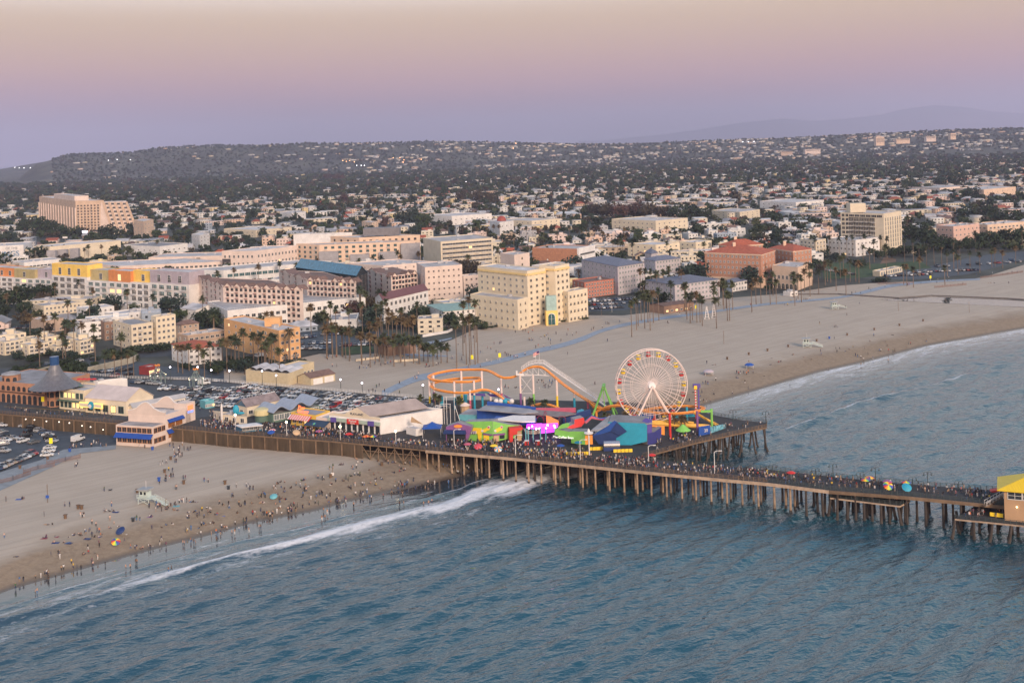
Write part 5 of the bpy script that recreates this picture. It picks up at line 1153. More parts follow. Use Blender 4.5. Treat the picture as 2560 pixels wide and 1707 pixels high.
CARK={'sedan':(4.6,1.85,[(-2.3,.45,.80),(-2.25,.35,.95),(-1.55,.3,1.0),(.95,.3,1.0),(2.1,.32,.82),(2.3,.42,.62)],[(-1.75,.98),(-1.05,1.45),(.25,1.48),(1.05,.98)]),'suv':(4.8,1.95,[(-2.4,.5,1.1),(-2.35,.4,1.18),(-1.6,.35,1.2),(1.0,.35,1.2),(2.2,.38,1.05),(2.4,.5,.75)],[(-2.25,1.16),(-1.9,1.78),(.1,1.80),(1.0,1.18)]),'hatchback':(4.1,1.8,[(-2.05,.45,.95),(-2.0,.35,1.0),(-1.3,.3,1.02),(.8,.3,1.02),(1.85,.32,.88),(2.05,.42,.62)],[(-1.95,1.0),(-1.5,1.5),(.1,1.54),(.95,1.0)]),'pickup':(5.5,2.0,[(-2.75,.5,1.1),(-2.7,.42,1.12),(-.9,.4,1.12),(1.4,.4,1.15),(2.55,.42,1.05),(2.75,.5,.75)],[(-.75,1.12),(-.6,1.78),(.75,1.8),(1.45,1.14)]),'van':(5.6,2.05,[(-2.8,.5,1.3),(-2.78,.42,1.35),(-1.2,.4,1.38),(1.3,.4,1.35),(2.5,.42,1.15),(2.8,.5,.8)],[(-2.76,1.33),(-2.7,2.35),(1.0,2.38),(2.0,1.30)])}
def car_parts(kind):
 L_,W,prof,cab=CARK[kind];body=MB();glass=MB();hw=W/2
 vs=[];ns=len(prof)
 for x,zb,zt in prof:
  tw=.90 if abs(x)>L_*.47 else 1.0;vs+=[(x,-hw*tw,zb),(x,-hw*tw,zt-.12),(x,-hw*tw*.9,zt),(x,hw*tw*.9,zt),(x,hw*tw,zt-.12),(x,hw*tw,zb)]
 fs=[]
 for i in range(ns-1):
  for k in range(5):a=i*6+k;fs.append((a,a+6,a+7,a+1))
  a=i*6+5;fs.append((a,a+6,a+1,a-5))
 fs+=[(0,1,2,3,4,5),tuple(reversed(range((ns-1)*6,ns*6)))]
 body.add(vs,fs,P0)
 (x0,z0),(x1,z1),(x2,z2),(x3,z3)=cab;a,b=hw*.93,hw*.74
 if kind=='van':
  body.add([(x0,-a,z0),(x3-.9,-a,z0),(x2,-b*1.12,z2),(x1,-b*1.12,z1),(x0,a,z0),(x3-.9,a,z0),(x2,b*1.12,z2),(x1,b*1.12,z1)],[(0,1,2,3),(7,6,5,4),(3,2,6,7),(4,0,3,7),(1,5,6,2)],P0)
  glass.add([(x3-1.9,-a-.01,z0+.1),(x3-.85,-a-.01,z0+.1),(x2+.02,-b*1.14,z2-.25),(x3-1.9,-b*1.17,z2-.25)],[(0,1,2,3)],M_cg)
  glass.add([(x3-1.9,a+.01,z0+.1),(x3-.85,a+.01,z0+.1),(x2+.02,b*1.14,z2-.25),(x3-1.9,b*1.17,z2-.25)],[(3,2,1,0)],M_cg)
  glass.add([(x3-.8,-a*.96,z0),(x3-.8,a*.96,z0),(x2+.06,b*1.05,z2-.1),(x2+.06,-b*1.05,z2-.1),(x3,-a*.9,z0-.02),(x3,a*.9,z0-.02)],[(4,5,2,3),(0,4,3),(5,1,2)],M_cg)
 else:
  glass.add([(x0,-a,z0),(x3,-a,z3),(x2,-b,z2),(x1,-b,z1),(x0,a,z0),(x3,a,z3),(x2,b,z2),(x1,b,z1)],[(0,1,2,3),(7,6,5,4),(4,0,3,7),(1,5,6,2)],M_cg)
  body.add([(x1,-b,z1+.01),(x2,-b,z2+.01),(x2,b,z2+.01),(x1,b,z1+.01),(x1+.1,-b*.9,z1+.05),(x2-.1,-b*.9,z2+.05),(x2-.1,b*.9,z2+.05),(x1+.1,b*.9,z1+.05)],[(0,1,5,4),(1,2,6,5),(2,3,7,6),(3,0,4,7),(4,5,6,7)],P0)
  for(p,q)in(((x1,z1),(x0,z0)),((x2,z2),(x3,z3))):
   for sd in(-1,1):body.bar((p[0],sd*b,p[1]),(q[0],sd*a,q[1]),.09,P0)
  for sd in(-1,1):body.bar(((x0+x3)/2+.1,sd*a,z0),((x1+x2)/2,sd*b,z1),.08,P0)
  if kind=='pickup':body.box((-1.75,0,1.125),(1.7,1.6,.01),M_tyre)
 xe=L_/2
 for sd in(-1,1):
  body.box((xe-.06,sd*hw*.66,prof[-1][2]+.0),(.16,.34,.14),M_hl);body.box((-xe+.05,sd*hw*.7,prof[0][2]-.12),(.12,.3,.16),M_tl)
 body.box((0,0,.32),(L_*.9,W*.84,.2),M_tyre)
 wh=MB();r=.34 if kind in('sedan','hatchback')else .39
 wh.tube([(0,-.12,0),(0,.12,0)],r,M_tyre,12);wh.tube([(0,-.13,0),(0,.13,0)],r*.6,M_rim,10)
 wp=[(sx*L_*.31,sy*(hw-.1),r)for sx in(-1,1)for sy in(-1,1)]
 return body,glass,wh,wp
CP_={k:car_parts(k)for k in CARK};CMESH={};CARR={}
for k,(b,g,w_,wp)in CP_.items():
 CMESH[k]=(b.mesh('body'),g.mesh('windows'),w_.mesh('wheel'))
 f=MB();f.v=list(b.v);f.f=list(b.f);f.m=list(b.m);f.mats=list(b.mats);f.add(g.v,g.f,M_cg)
 for p in wp:f.tube([(p[0],p[1]-.12,p[2]),(p[0],p[1]+.12,p[2])],p[2],M_tyre,8)
 CARR[k]=(f.mesh('car'),f.arrays(),f.mats)
CARS=[]
def carG(x,y,z,rz,zone,kind=None,paint=None):CARS.append((x,y,z,rz,zone,kind,paint))
def row_px(p0,p1,n,rel,zone,z=GZ+.1,skip=.06,jit=.12):
 a,b=G(*p0,z),G(*p1,z);d=b-a;ang=math.atan2(d.y,d.x)
 for i in range(n):
  if R.random()<skip:continue
  q=a+d*((i+.5)/n);carG(q.x+R.gauss(0,jit),q.y+R.gauss(0,jit),z,ang+rel+R.choice([0,math.pi])+R.gauss(0,.03),zone)
H2=math.pi/2
for p0,p1,n,zn in[((600,968),(1110,1015),36,'in the back row of the pier car park'),((545,976),(1120,1024),40,'in the second row of the pier car park'),((495,984),(1075,1030),40,'in the third row of the pier car park'),((455,987),(1010,1034),40,'in the fourth row of the pier car park'),((440,999),(905,1037),33,'in the fifth row of the pier car park'),((430,1007),(620,1020),13,'in the front row of the pier car park'),((700,1022),(900,1046),14,'beside the wavy roof in the pier car park'),((395,974),(560,975),9,'at the left edge of the pier car park')]:
 row_px(p0,p1,n,H2*.92,zn,DZ+.02)
row_px((330,957),(400,962),5,.3,'at the far left of the pier car park',DZ+.02)
for i,(x,y,a,k,c)in enumerate([((118,1140),0,.2,'sedan',0),((125,1122),0,.15,'sedan',0),((122,1130),0,.1,'sedan',0),((58,1105),0,1.1,'suv',0),((85,1108),0,.9,'sedan',3),((65,1093),0,1.0,'suv',2),((73,1080),0,1.1,'sedan',2),((15,1103),0,-.3,'sedan',0),((33,1098),0,-.3,'sedan',1),((8,1112),0,.5,'sedan',1),((8,1130),0,-.2,'pickup',1),((4,1083),0,0,'sedan',1),((8,1065),0,-.3,'sedan',0),((62,1067),0,.1,'sedan',1),((82,1072),0,-.1,'suv',2),((100,1080),0,-.15,'suv',1),((112,1085),0,-.1,'suv',4),((120,1090),0,-.1,'sedan',0),((125,1098),0,-.1,'suv',2),((130,1105),0,-.1,'sedan',1),((195,1102),0,1.2,'van',0)]):
 q=G(*x,GZ+.1);carG(q.x,q.y,q.z,a,'in the lower left car park',k,PAINT[c][:2])
row_px((-30,1185),(85,1135),13,1.25,'in the bottom row of the lower left car park',GZ+.1,.0);row_px((-40,1110),(20,1088),4,1.1,'at the left edge of the lower left car park')
row_px((196,935),(330,925),9,.6,'by the retaining wall below the road');row_px((260,945),(330,938),4,.7,'near the dark red kiosk')
row_px((495,952),(560,958),5,.5,'near the white van by the bollards');carG(*G(510,961,DZ),.25,'parked at the back corner of the pier car park','van',PAINT[0][:2])
for p0,p1,n in[((700,850),(790,842),9),((700,862),(830,858),13),((790,838),(905,833),11),((835,866),(940,862),9),((730,872),(820,872),8),((900,856),(990,852),8)]:row_px(p0,p1,n,H2,'in the palm lined hotel car park',GZ+.15)
for p0,p1,n in[((1470,755),(1590,748),13),((1470,764),(1600,756),14),((1475,773),(1560,768),9)]:row_px(p0,p1,n,H2,'in the car park beside the red brick building',GZ+.15)
for p0,p1,n in[((2210,692),(2330,686),12),((2320,680),(2450,676),14),((2260,684),(2360,678),10),((2040,672),(2140,688),9),((2330,668),(2560,655),9),((2480,660),(2560,650),4)]:row_px(p0,p1,n,H2,'in the far right beach car park',GZ+.15)
row_px((100,915),(330,888),6,0,'on the coast road');row_px((30,822),(75,820),5,H2,'behind the yellow condos');row_px((1430,700),(1490,690),7,H2,'behind the red brick building');row_px((1110,702),(1190,660),6,H2,'by the slab hotel')
row_px((600,890),(690,895),5,0,'outside the apricot flats');row_px((60,845),(230,838),4,0,'above the yellow condos')
CARS.sort(key=lambda c:c[1]);lab=Lab();bt=Batch();nc=0
for x,y,z,rz,zone,kind,paint in CARS:
 kind=kind or R.choices(['sedan','suv','hatchback','pickup','van'],[42,34,14,7,2])[0]
 if paint is None:q=R.choices(PAINT,[p[2]for p in PAINT])[0];paint=q[:2]
 if nc<298:
  if nc<110:
   o=bpy.data.objects.new('car',None);COL.objects.link(o);o.location=(x,y,z);o.rotation_euler=(0,0,rz)
   b=inst('body',CMESH[kind][0],o);b.material_slots[0].link='OBJECT';b.material_slots[0].material=paint[0]
   inst('windows',CMESH[kind][1],o)
   for p in CP_[kind][3]:inst('wheel',CMESH[kind][2],o,p)
  else:
   o=inst('car',CARR[kind][0],None,(x,y,z),rz);o.material_slots[0].link='OBJECT';o.material_slots[0].material=paint[0]
  lab.add(o,f'{paint[1]} {kind}',zone,CX+x/y*F,'car' if kind!='van' else 'van');nc+=1
 else:bt.add(CARR[kind][1],[paint[0]if m==P0 else m for m in CARR[kind][2]],(x,y,z),rz)
lab.finish('parked cars')
if bt.V:tag(bt.build('distant_cars',kind='stuff'),'remaining small parked cars in the far lots','cars')
print('CARS',len(CARS),'PALMS',len(PALMS))
M_plank=mat('dark_pier_planks',(0.040,0.039,0.042),.85,.25,.5,stretch=(.3,3,1));M_edge=mat('pale_weathered_beam',(0.36,0.27,0.20),.9,.2,.5)
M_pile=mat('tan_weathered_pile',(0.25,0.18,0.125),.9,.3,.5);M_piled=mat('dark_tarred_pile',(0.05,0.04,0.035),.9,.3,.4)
M_iron=mat('dark_green_railing_paint',(0.035,0.05,0.05),.6,.1);M_brwall=mat('brown_timber_seawall',(0.075,0.052,0.032),.9,.25,.35,stretch=(2,2,.5))
M_brace=mat('brown_brace_timber',(0.17,0.115,0.075),.9,.2)
NEAR=[(-200,1015),(8,1034),(283,1056),(520,1077),(560,1082),(832,1102),(1064,1124),(1280,1143),(1661,1182),(1797,1195),(1920,1206),(2072,1225),(2271,1240),(2480,1260),(2800,1292)]
FAR=[(2800,1252),(2492,1225),(2328,1214),(2151,1198),(1920,1173),(1743,1160),(1648,1149),(1607,1141),(1743,1105),(1830,1086),(1917,1067),(1917,1057),(1850,1049),(1789,1038),(1700,1012),(1500,1003),(1300,999),(1110,1000),(600,958),(500,950),(330,946),(190,935),(60,945),(-200,925)]
nearW=[G(x,y,DZ)for x,y in NEAR];farW=[G(x,y,DZ)for x,y in FAR];DECK=[(p.x,p.y)for p in nearW+farW]
pier=thing('pier','long wooden pier on many piles crossing the sand and the surf','pier',tuple(nearW[7]))
mb=MB();mb.prism(DECK,DZ-.55,DZ,M_brace,M_plank);mb.build('deck',pier)
lot=[G(x,y,DZ+.012)for x,y in[(-200,1012),(8,1031),(283,1053),(330,1046),(480,1046),(600,1028),(700,1046),(900,1050),(1110,1030),(1125,1008),(600,961),(500,953),(330,949),(190,938),(60,948),(-200,928)]]
mb=MB();mb.add(lot,[tuple(range(len(lot)))],M_asph);mb.build('asphalt_surface',pier)
mb=MB()
for(x0,y0,x1,y1)in[(10,1016,270,1032),(270,1032,290,1034),(530,1042,600,1026)]:
 a,b=G(x0,y0,DZ+.02),G(x1,y1,DZ+.02);u=(b-a).normalized();n_=Vector((-u.y,u.x,0))*.15;mb.add([a-n_,b-n_,b+n_,a+n_],[(0,1,2,3)],mat('yellow_road_paint',(0.5,0.35,0.08),.8,.1))
mb.build('painted_line',pier)
def along(P,step,off=0.0):
 out=[];acc=0
 for a,b in zip(P[:-1],P[1:]):
  L_=(b-a).length;u=(b-a)/L_;t=step-acc if out else 0.0
  if not out:t=0
  while t<=L_:out.append((a+u*t,u));t+=step
  acc=L_-(t-step)
 return out
sw=[p for p in nearW[:6]]+[G(905,1109,DZ)]
for i,(a,b)in enumerate(zip(sw[:-1],sw[1:])):
 u=(b-a).normalized();n_=Vector((-u.y,u.x,0))*.35
 mb=MB();mb.prism([(a.x+n_.x*.3,a.y+n_.y*.3),(b.x+n_.x*.3,b.y+n_.y*.3),(b.x+n_.x,b.y+n_.y),(a.x+n_.x,a.y+n_.y)],.5,DZ-.56,M_brwall);mb.build('seawall_panel',pier)
for i,(p,u)in enumerate(along(sw,5.2)):
 mb=MB();mb.box((p.x,p.y,1.0),(.45,.5,DZ-1.6),M_brace,math.atan2(u.y,u.x),base=True);mb.build('buttress',pier)
fr_=[G(905,1109,DZ),G(1064,1124,DZ)];mb=MB();k=along(fr_,3.2)
for i,(p,u)in enumerate(k):
 mb.box((p.x,p.y+.3,1.5),(.3,.3,DZ-2.1),M_brace,base=True)
 if i<len(k)-1:
  q=k[i+1][0];z0,z1=(3.2,DZ-.8)if i%2 else(DZ-.8,3.2);mb.bar((p.x,p.y,z0),(q.x,q.y,z1),.22,M_brace);mb.bar((p.x,p.y,DZ-2.2),(q.x,q.y,DZ-2.2),.2,M_brace)
mb.build('timber_framing',pier)
for i in range(6,len(nearW)-1):
 a,b=nearW[i],nearW[i+1];mb=MB();o_=Vector((0,-.22,-.45));mb.bar(a+o_,b+o_,.35,M_edge if i<11 else M_brace,.9);mb.build('edge_beam',pier)
PL=[]
L6=along(nearW[6:],4.6)
for i,(p,u)in enumerate(L6):
 n_=Vector((-u.y,u.x,0))
 px=CX+p.x/p.y*F
 for j,off in enumerate((.5,4.6,8.6,12.2)):
  q=p+n_*(off+R.uniform(-.15,.15))+u*(R.uniform(-.2,.2)+(2.2 if(j==1 and i%2)else 0));lean=R.uniform(-.25,.25)if R.random()<.25 else 0
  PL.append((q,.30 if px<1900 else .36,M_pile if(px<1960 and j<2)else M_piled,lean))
 mb=MB();a=p+n_*.1-Vector((0,0,1.0));b=p+n_*12.6-Vector((0,0,1.0));mb.bar(a,b,.35,M_edge if px<1900 else M_brace,.45)
 if i<45:mb.build('cross_beam',pier)
right=farW[7:12]
for i,(p,u)in enumerate(along(right,5.0)):
 n_=Vector((-u.y,u.x,0))
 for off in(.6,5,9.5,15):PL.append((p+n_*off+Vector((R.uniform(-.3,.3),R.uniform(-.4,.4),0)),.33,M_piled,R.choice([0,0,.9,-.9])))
xs=np.arange(-20,110,8.0)
for X in xs:
 for Y in np.arange(360,520,9.0):
  if inpoly(X,Y,DECK)and Y-shore(X)<14:PL.append((Vector((X,Y,DZ)),.33,M_piled,0))
LOW1=[G(x,y,5.6)for x,y in[(2075,1243),(2250,1264),(2276,1250),(2272,1243),(2150,1233),(2080,1231)]]
LOW2=[G(x,y,5.2)for x,y in[(2387,1296),(2560,1313),(2800,1338),(2800,1282),(2500,1268),(2440,1262)]]
for nm,P in(('fishing_platform',LOW1),('restaurant_platform',LOW2)):
 z=P[0].z;mb=MB();mb.prism([(p.x,p.y)for p in P],z-.45,z,M_edge,M_plank);mb.build(nm,pier)
 for(p,u)in along(P[:3],4.6):
  n_=Vector((-u.y,u.x,0))
  for off in(.5,4.2,8.0):PL.append((Vector((p.x,p.y,z))+n_*off,.4,M_piled,R.choice([0,0,.7,-.7])))
def pile(mb,q,r,m,lean,zt):
 zb=-3.0 if q.y<shore(q.x)+10 else 1.0
 mb.tube([(q.x+lean*2.2,q.y,zb),(q.x+lean*.8,q.y,1.2),(q.x,q.y,zt-.5)],[r*1.12,r,r*.9],m,8)
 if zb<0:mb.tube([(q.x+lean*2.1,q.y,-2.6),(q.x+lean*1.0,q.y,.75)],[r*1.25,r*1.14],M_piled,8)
PL.sort(key=lambda t:t[0].y);rest=MB()
for i,(q,r,m,lean)in enumerate(PL):
 if i<100:k=MB();pile(k,q,r,m,lean,q.z);k.build('pile',pier)
 else:pile(rest,q,r,m,lean,q.z)
rest.build('piles',pier,kind='stuff')
def railing(P,name='railing',h=1.1,m=M_iron,z=DZ,step=1.5):
 mb=MB();P=[Vector((p.x,p.y,z))for p in P]
 for p,u in along(P,step):mb.box((p.x,p.y,z),(.12,.12,h),m,base=True)
 for a,b in zip(P[:-1],P[1:]):
  for hh in(h,h*.62,h*.3):mb.bar(a+Vector((0,0,hh)),b+Vector((0,0,hh)),.09,m)
 mb.build(name,pier)
inn=Vector((0,.3,0))
railing([p+inn for p in nearW[:9]],m=M_brace);railing([p+inn for p in nearW[8:11]],m=M_brace);railing([p+inn for p in nearW[10:]]);railing([p-inn for p in farW[:8]]);railing([p-inn*.5 for p in farW[7:12]],m=M_brace);railing([p-inn for p in farW[11:15]]);railing(farW[17:22],m=M_rail)
railing(LOW1[:3],z=5.6);railing(LOW2[:3],z=5.2)
def vplane(Lp,Rp,z=DZ):
 a,b=G(*Lp,z),G(*Rp,z);d=(b-a);n_=Vector((d.y,-d.x,0)).normalized();c=Vector((0,0,HC))
 def f(px,py):
  rx,rz=ray(px,py);r=Vector((rx,1,rz));t=n_.dot(a-c)/n_.dot(r);return c+r*t
 return f,n_,a,b
def cut(name,label,cat,pts,Lp,Rp,depth,m,parent=None,z=DZ,side=None,group=None,off=0.0,mback=None):
 0
 f,n_,a,b=vplane(Lp,Rp,z);V=[f(*p)+n_*off for p in pts];Q=[v-n_*depth for v in V];n=len(V)
 ar=sum((V[i]-V[0]).cross(V[(i+1)%n]-V[0]).dot(n_)for i in range(n))
 idx=list(range(n))if ar>0 else list(reversed(range(n)))
 mb=MB();mb.add(V+Q,[tuple(idx)],m);mb.add(V+Q,[tuple(reversed([i+n for i in idx]))]+[(idx[i],idx[i-1],idx[i-1]+n,idx[i]+n)for i in range(n)],side or m)
 o=mb.build(name,parent,org=(parent['_o']if parent is not None and '_o' in parent else tuple(a)))
 if parent is None:tag(o,label,cat,group);o['_o']=tuple(a)
 elif label:o['label']=label
 return o
def slabz(name,label,cat,pts,z,th,m,parent=None):
 V=[G(x,y,z)for x,y in pts]
 if area(V)<0:V.reverse()
 mb=MB();mb.prism([(v.x,v.y)for v in V],z-th,z,m);o=mb.build(name,parent,org=(parent['_o']if parent is not None and '_o' in parent else tuple(V[0])))
 if parent is None:tag(o,label,cat);o['_o']=tuple(V[0])
 return o
def k3(*p):return[K3(x,y)for x,y in p]
def k4(*p):return[K4(x,y)for x,y in p]
def em(key,c,s_):return mat(key,c,.5,0,emis=c,estr=s_)
PK=dict(green=mat('lime_green_paint',(0.20,0.50,0.10),.6,.06),yellow=mat('bright_yellow_paint',(0.85,0.58,0.03),.6,.05),red=mat('bright_red_paint',(0.55,0.03,0.025),.6,.06),blue=mat('cobalt_blue_paint',(0.015,0.075,0.34),.6,.08),navy=mat('navy_blue_paint',(0.012,0.035,0.14),.6,.1),turq=mat('turquoise_paint',(0.02,0.30,0.45),.6,.07),teal=mat('pale_teal_paint',(0.12,0.36,0.42),.6,.08),purple=mat('purple_paint',(0.20,0.08,0.24),.6,.08),pink=mat('rose_pink_paint',(0.48,0.10,0.16),.6,.07),orange=mat('orange_paint',(0.72,0.26,0.04),.55,.05),white=mat('white_paint',(0.66,0.63,0.62),.6,.07),grey=mat('grey_paint',(0.25,0.25,0.26),.7,.1),maroon=mat('maroon_paint',(0.22,0.03,0.06),.6,.08),vio=mat('violet_paint',(0.10,0.07,0.30),.6,.08),aqua=mat('aqua_banner',(0.07,0.35,0.45),.6,.1),tan=mat('tan_canvas',(0.48,0.33,0.20),.8,.08),silver=mat('polished_silver_metal',(0.6,0.6,0.62),.25,.05,metal=.8))
E_mag=em('magenta_neon_glow',(0.55,0.05,0.85),1.6);E_wh=em('white_lamp_globe',(0.95,0.85,1.0),9.0);E_or=em('orange_neon_glow',(1.0,0.16,0.05),2.2);E_warm=em('warm_lamp_globe',(1.0,0.78,0.45),7.0);E_yel=em('yellow_sign_glow',(1.0,0.62,0.15),1.2)
Dw=G(*K4(1118,1062),DZ).y;wc_=A(*K4(1118,602),Dw);RW=441/4.9/F*Dw
w=thing('ferris_wheel','white ferris wheel with red and yellow gondolas and glowing white hub','ferris wheel',(wc_.x,wc_.y,DZ),math.radians(7));Hh=wc_.z-DZ
def wb(mb,name,**k):return mb.build(name,w,org=(0,0,0),**k)
PKw=PK['white'];rc=mat('pale_pink_wheel_steel',(0.72,0.60,0.56),.5,.03)
def ring(mb,r,y,rad,m,n=80):mb.tube([(r*math.cos(2*math.pi*i/n),y,Hh+r*math.sin(2*math.pi*i/n))for i in range(n+1)],rad,m,5,cap=False)
for y in(-1.3,1.3):
 mb=MB();ring(mb,RW,y,.17,rc);wb(mb,'rim')
 mb=MB();ring(mb,RW*.8,y,.08,rc);ring(mb,RW*.57,y,.06,rc);wb(mb,'inner_ring')
for k in range(40):
 a=2*math.pi*(k+.5)/40;mb=MB();ca,sa=math.cos(a),math.sin(a)
 for y in(-1.3,1.3):mb.bar((.8*ca,y*.6,Hh+.8*sa),(RW*ca,y,Hh+RW*sa),.10,rc)
 mb.bar((RW*.98*ca,-1.3,Hh+RW*.98*sa),(RW*.98*ca,1.3,Hh+RW*.98*sa),.08,rc);wb(mb,'spoke')
mb=MB();mb.tube([(0,-1.5,Hh),(0,1.5,Hh)],1.25,mat('glowing_white_hub',(.6,.55,.54),.5,0,emis=(1,.93,.9),estr=.22),20);wb(mb,'hub')
for y in(-2.4,2.4):
 for sx in(-1,1):mb=MB();mb.bar((0,y*.75,Hh),(sx*7.6,y*1.3,0),.62,rc,.5);wb(mb,'leg')
mb=MB();mb.bar((-7.6,-3,.3),(7.6,-3,.3),.4,rc);mb.bar((-7.6,3,.3),(7.6,3,.3),.4,rc);wb(mb,'base_beam')
gs={}
for key,c in(('red',PK['red']),('yellow',PK['yellow'])):
 b_=MB();b_.revolve((0,0,-1.7),[(.02,0),(.62,.05),(.85,.4),(.88,.75),(.80,.75),(.6,.2)],c,12);cn=MB();cn.revolve((0,0,-.1),[(.95,-.05),(.5,.18),(.02,.25)],c,12)
 for i in range(3):cn.bar((.6*math.cos(i*2.1),.6*math.sin(i*2.1),-1.0),(.6*math.cos(i*2.1),.6*math.sin(i*2.1),0),.05,rc)
 pe=MB()
 for i in range(2):pe.tube([(-.35+.7*i,0,-1.25),(-.35+.7*i,0,-.85)],.17,G_dark,6);pe.ball((-.35+.7*i,0,-.68),.12,G_dark,6,4)
 gs[key]=(b_.mesh('basket'),cn.mesh('canopy'),pe.mesh('seat_backs'))
for k in range(20):
 a=2*math.pi*(k+.2)/20;key='red' if k%2 else 'yellow';g=inst('gondola',gs[key][0],w,(RW*.93*math.cos(a),0,Hh+RW*.93*math.sin(a)-.1))
 g['label']=key+' gondola';inst('canopy',gs[key][1],g);inst('seat_backs',gs[key][2],g)
TR=mat('orange_coaster_track',(0.80,0.30,0.05),.45,.05);TR2=mat('yellow_coaster_track',(0.82,0.45,0.06),.45,.05)
rcst=thing('roller_coaster','orange tracked roller coaster on white, yellow, blue and purple columns','roller coaster',tuple(G(*K3(1543,860),DZ)))
def track(pts,name,cf,m=TR,wd=.58,r=.17):
 P=sm([tuple(PT(*cf(x,y),by))for x,y,by in pts],6);P=[Vector(p)for p in P];mb=MB();Ls,Rs=[],[]
 for i,p in enumerate(P):
  d=P[min(i+1,len(P)-1)]-P[max(i-1,0)];d.z=0;d.normalize();s_=Vector((-d.y,d.x,0))*wd;Ls.append(p+s_);Rs.append(p-s_)
 mb.tube(Ls,r,m,6);mb.tube(Rs,r,m,6);mb.tube([p-Vector((0,0,.42))for p in P],.26,m,6)
 acc=0
 for i in range(len(P)-1):
  acc+=(P[i+1]-P[i]).length
  if acc>1.1:acc=0;mb.bar(Ls[i],Rs[i],.12,m);mb.bar(P[i],P[i]-Vector((0,0,.42)),.14,m)
 return mb.build(name,rcst)
B0,BF,BN=1013,1005,1020
track([(1400,432,1012),(1330,478,1011),(1260,500,1011),(1180,505,1011),(1110,485,1010),(1030,440,1008),(950,412,1006),(850,405,1004),(700,405,1003),(560,412,1003),(430,432,1004),(320,460,1007),(258,495,1011),(300,530,1016),(430,547,1020),(600,555,1022),(760,552,1021),(870,538,1017),(895,520,1013),(840,505,1009),(700,508,1007),(540,522,1006),(430,540,1006),(330,565,1009),(290,600,1013),(320,640,1018),(430,668,1022),(560,685,1024),(700,688,1025),(820,668,1024),(900,652,1022),(980,658,1021),(1060,690,1021),(1130,735,1022),(1200,790,1022),(1260,825,1022)],'track',K3)
track([(1400,425,1012),(1460,392,1012),(1520,372,1013),(1580,368,1013),(1640,378,1014),(1700,415,1014),(1800,500,1015),(1900,585,1017),(2050,690,1020),(2200,785,1023),(2330,860,1027),(2420,905,1030)],'lift_track',K3)
track([(1500,858,1022),(1570,835,1021),(1650,826,1021),(1740,840,1022),(1850,878,1023)],'low_hill_track',K3)
track([(395,945,1040),(480,900,1042),(570,862,1044),(680,845,1045),(780,848,1046),(880,872,1047),(980,900,1049),(1100,925,1052),(1250,938,1055),(1400,942,1057),(1550,932,1057),(1680,915,1054),(1750,893,1050),(1745,870,1046),(1650,856,1043),(1500,850,1041),(1350,856,1040),(1220,870,1040),(1100,888,1041),(980,912,1042),(900,940,1043),(880,970,1044),(900,990,1046)],'loop_track',K4)
track([(1120,1050,1068),(1300,1065,1068),(1500,1075,1068),(1700,1085,1068),(1840,1095,1067)],'station_track',K4,TR2);track([(1120,1070,1072),(1400,1085,1072),(1800,1105,1070)],'station_track',K4,TR2)
track([(1640,930,1062),(1720,965,1061),(1800,1015,1060),(1870,1055,1060),(1930,1090,1062)],'exit_track',K4,TR2)
track([(1135,1045,1066),(1250,1042,1063),(1500,1046,1062),(1640,1060,1062)],'station_track',K4,TR2)
cw=MB();P=[PT(*K3(x,y),by)for x,y,by in[(1390,410,1009),(1480,350,1009),(1560,328,1009),(1665,330,1010),(1800,425,1012),(1950,525,1014),(2200,695,1019),(2300,765,1022),(2420,850,1026)]]
for a,b in zip(P[:-1],P[1:]):
 d=(b-a);u=Vector((d.x,d.y,0)).normalized();n_=Vector((-u.y,u.x,0))*.5
 for s_ in(-1,1):cw.bar(a+n_*s_+Vector((0,0,1.1)),b+n_*s_+Vector((0,0,1.1)),.09,PKw);cw.bar(a+n_*s_+Vector((0,0,.5)),b+n_*s_+Vector((0,0,.5)),.07,PKw)
 cw.add([a-n_,b-n_,b+n_,a+n_,a-n_-Vector((0,0,.2)),b-n_-Vector((0,0,.2)),b+n_-Vector((0,0,.2)),a+n_-Vector((0,0,.2))],[(0,1,2,3),(7,6,5,4),(0,4,5,1),(2,6,7,3)],PKw)
 k=int((b-a).length/1.1)
 for i in range(k):
  q=a+(b-a)*(i/k)
  for s_ in(-1,1):cw.box((q.x+n_.x*s_,q.y+n_.y*s_,q.z),(.07,.07,1.1),PKw,base=True)
cw.build('catwalk',rcst)
tr=MB();top=[PT(*K3(x,y),1013)for x,y in[(1400,430),(1460,400),(1530,385),(1600,385),(1680,415),(1760,480)]];bot=[PT(*K3(x,y),1013)for x,y in[(1400,470),(1460,472),(1530,474),(1600,478),(1680,482),(1760,488)]]
for i in range(5):tr.bar(top[i],bot[i],.14,PKw);tr.bar(top[i],bot[i+1],.1,PKw);tr.bar(bot[i],bot[i+1],.25,PKw)
tr.bar(PT(*K3(1325,470),1013),PT(*K3(1420,470),1013),.9,PKw,.8);tr.bar(PT(*K3(1332,470),1013),PT(*K3(1332,425),1013),.6,PKw);tr.build('lift_truss',rcst)
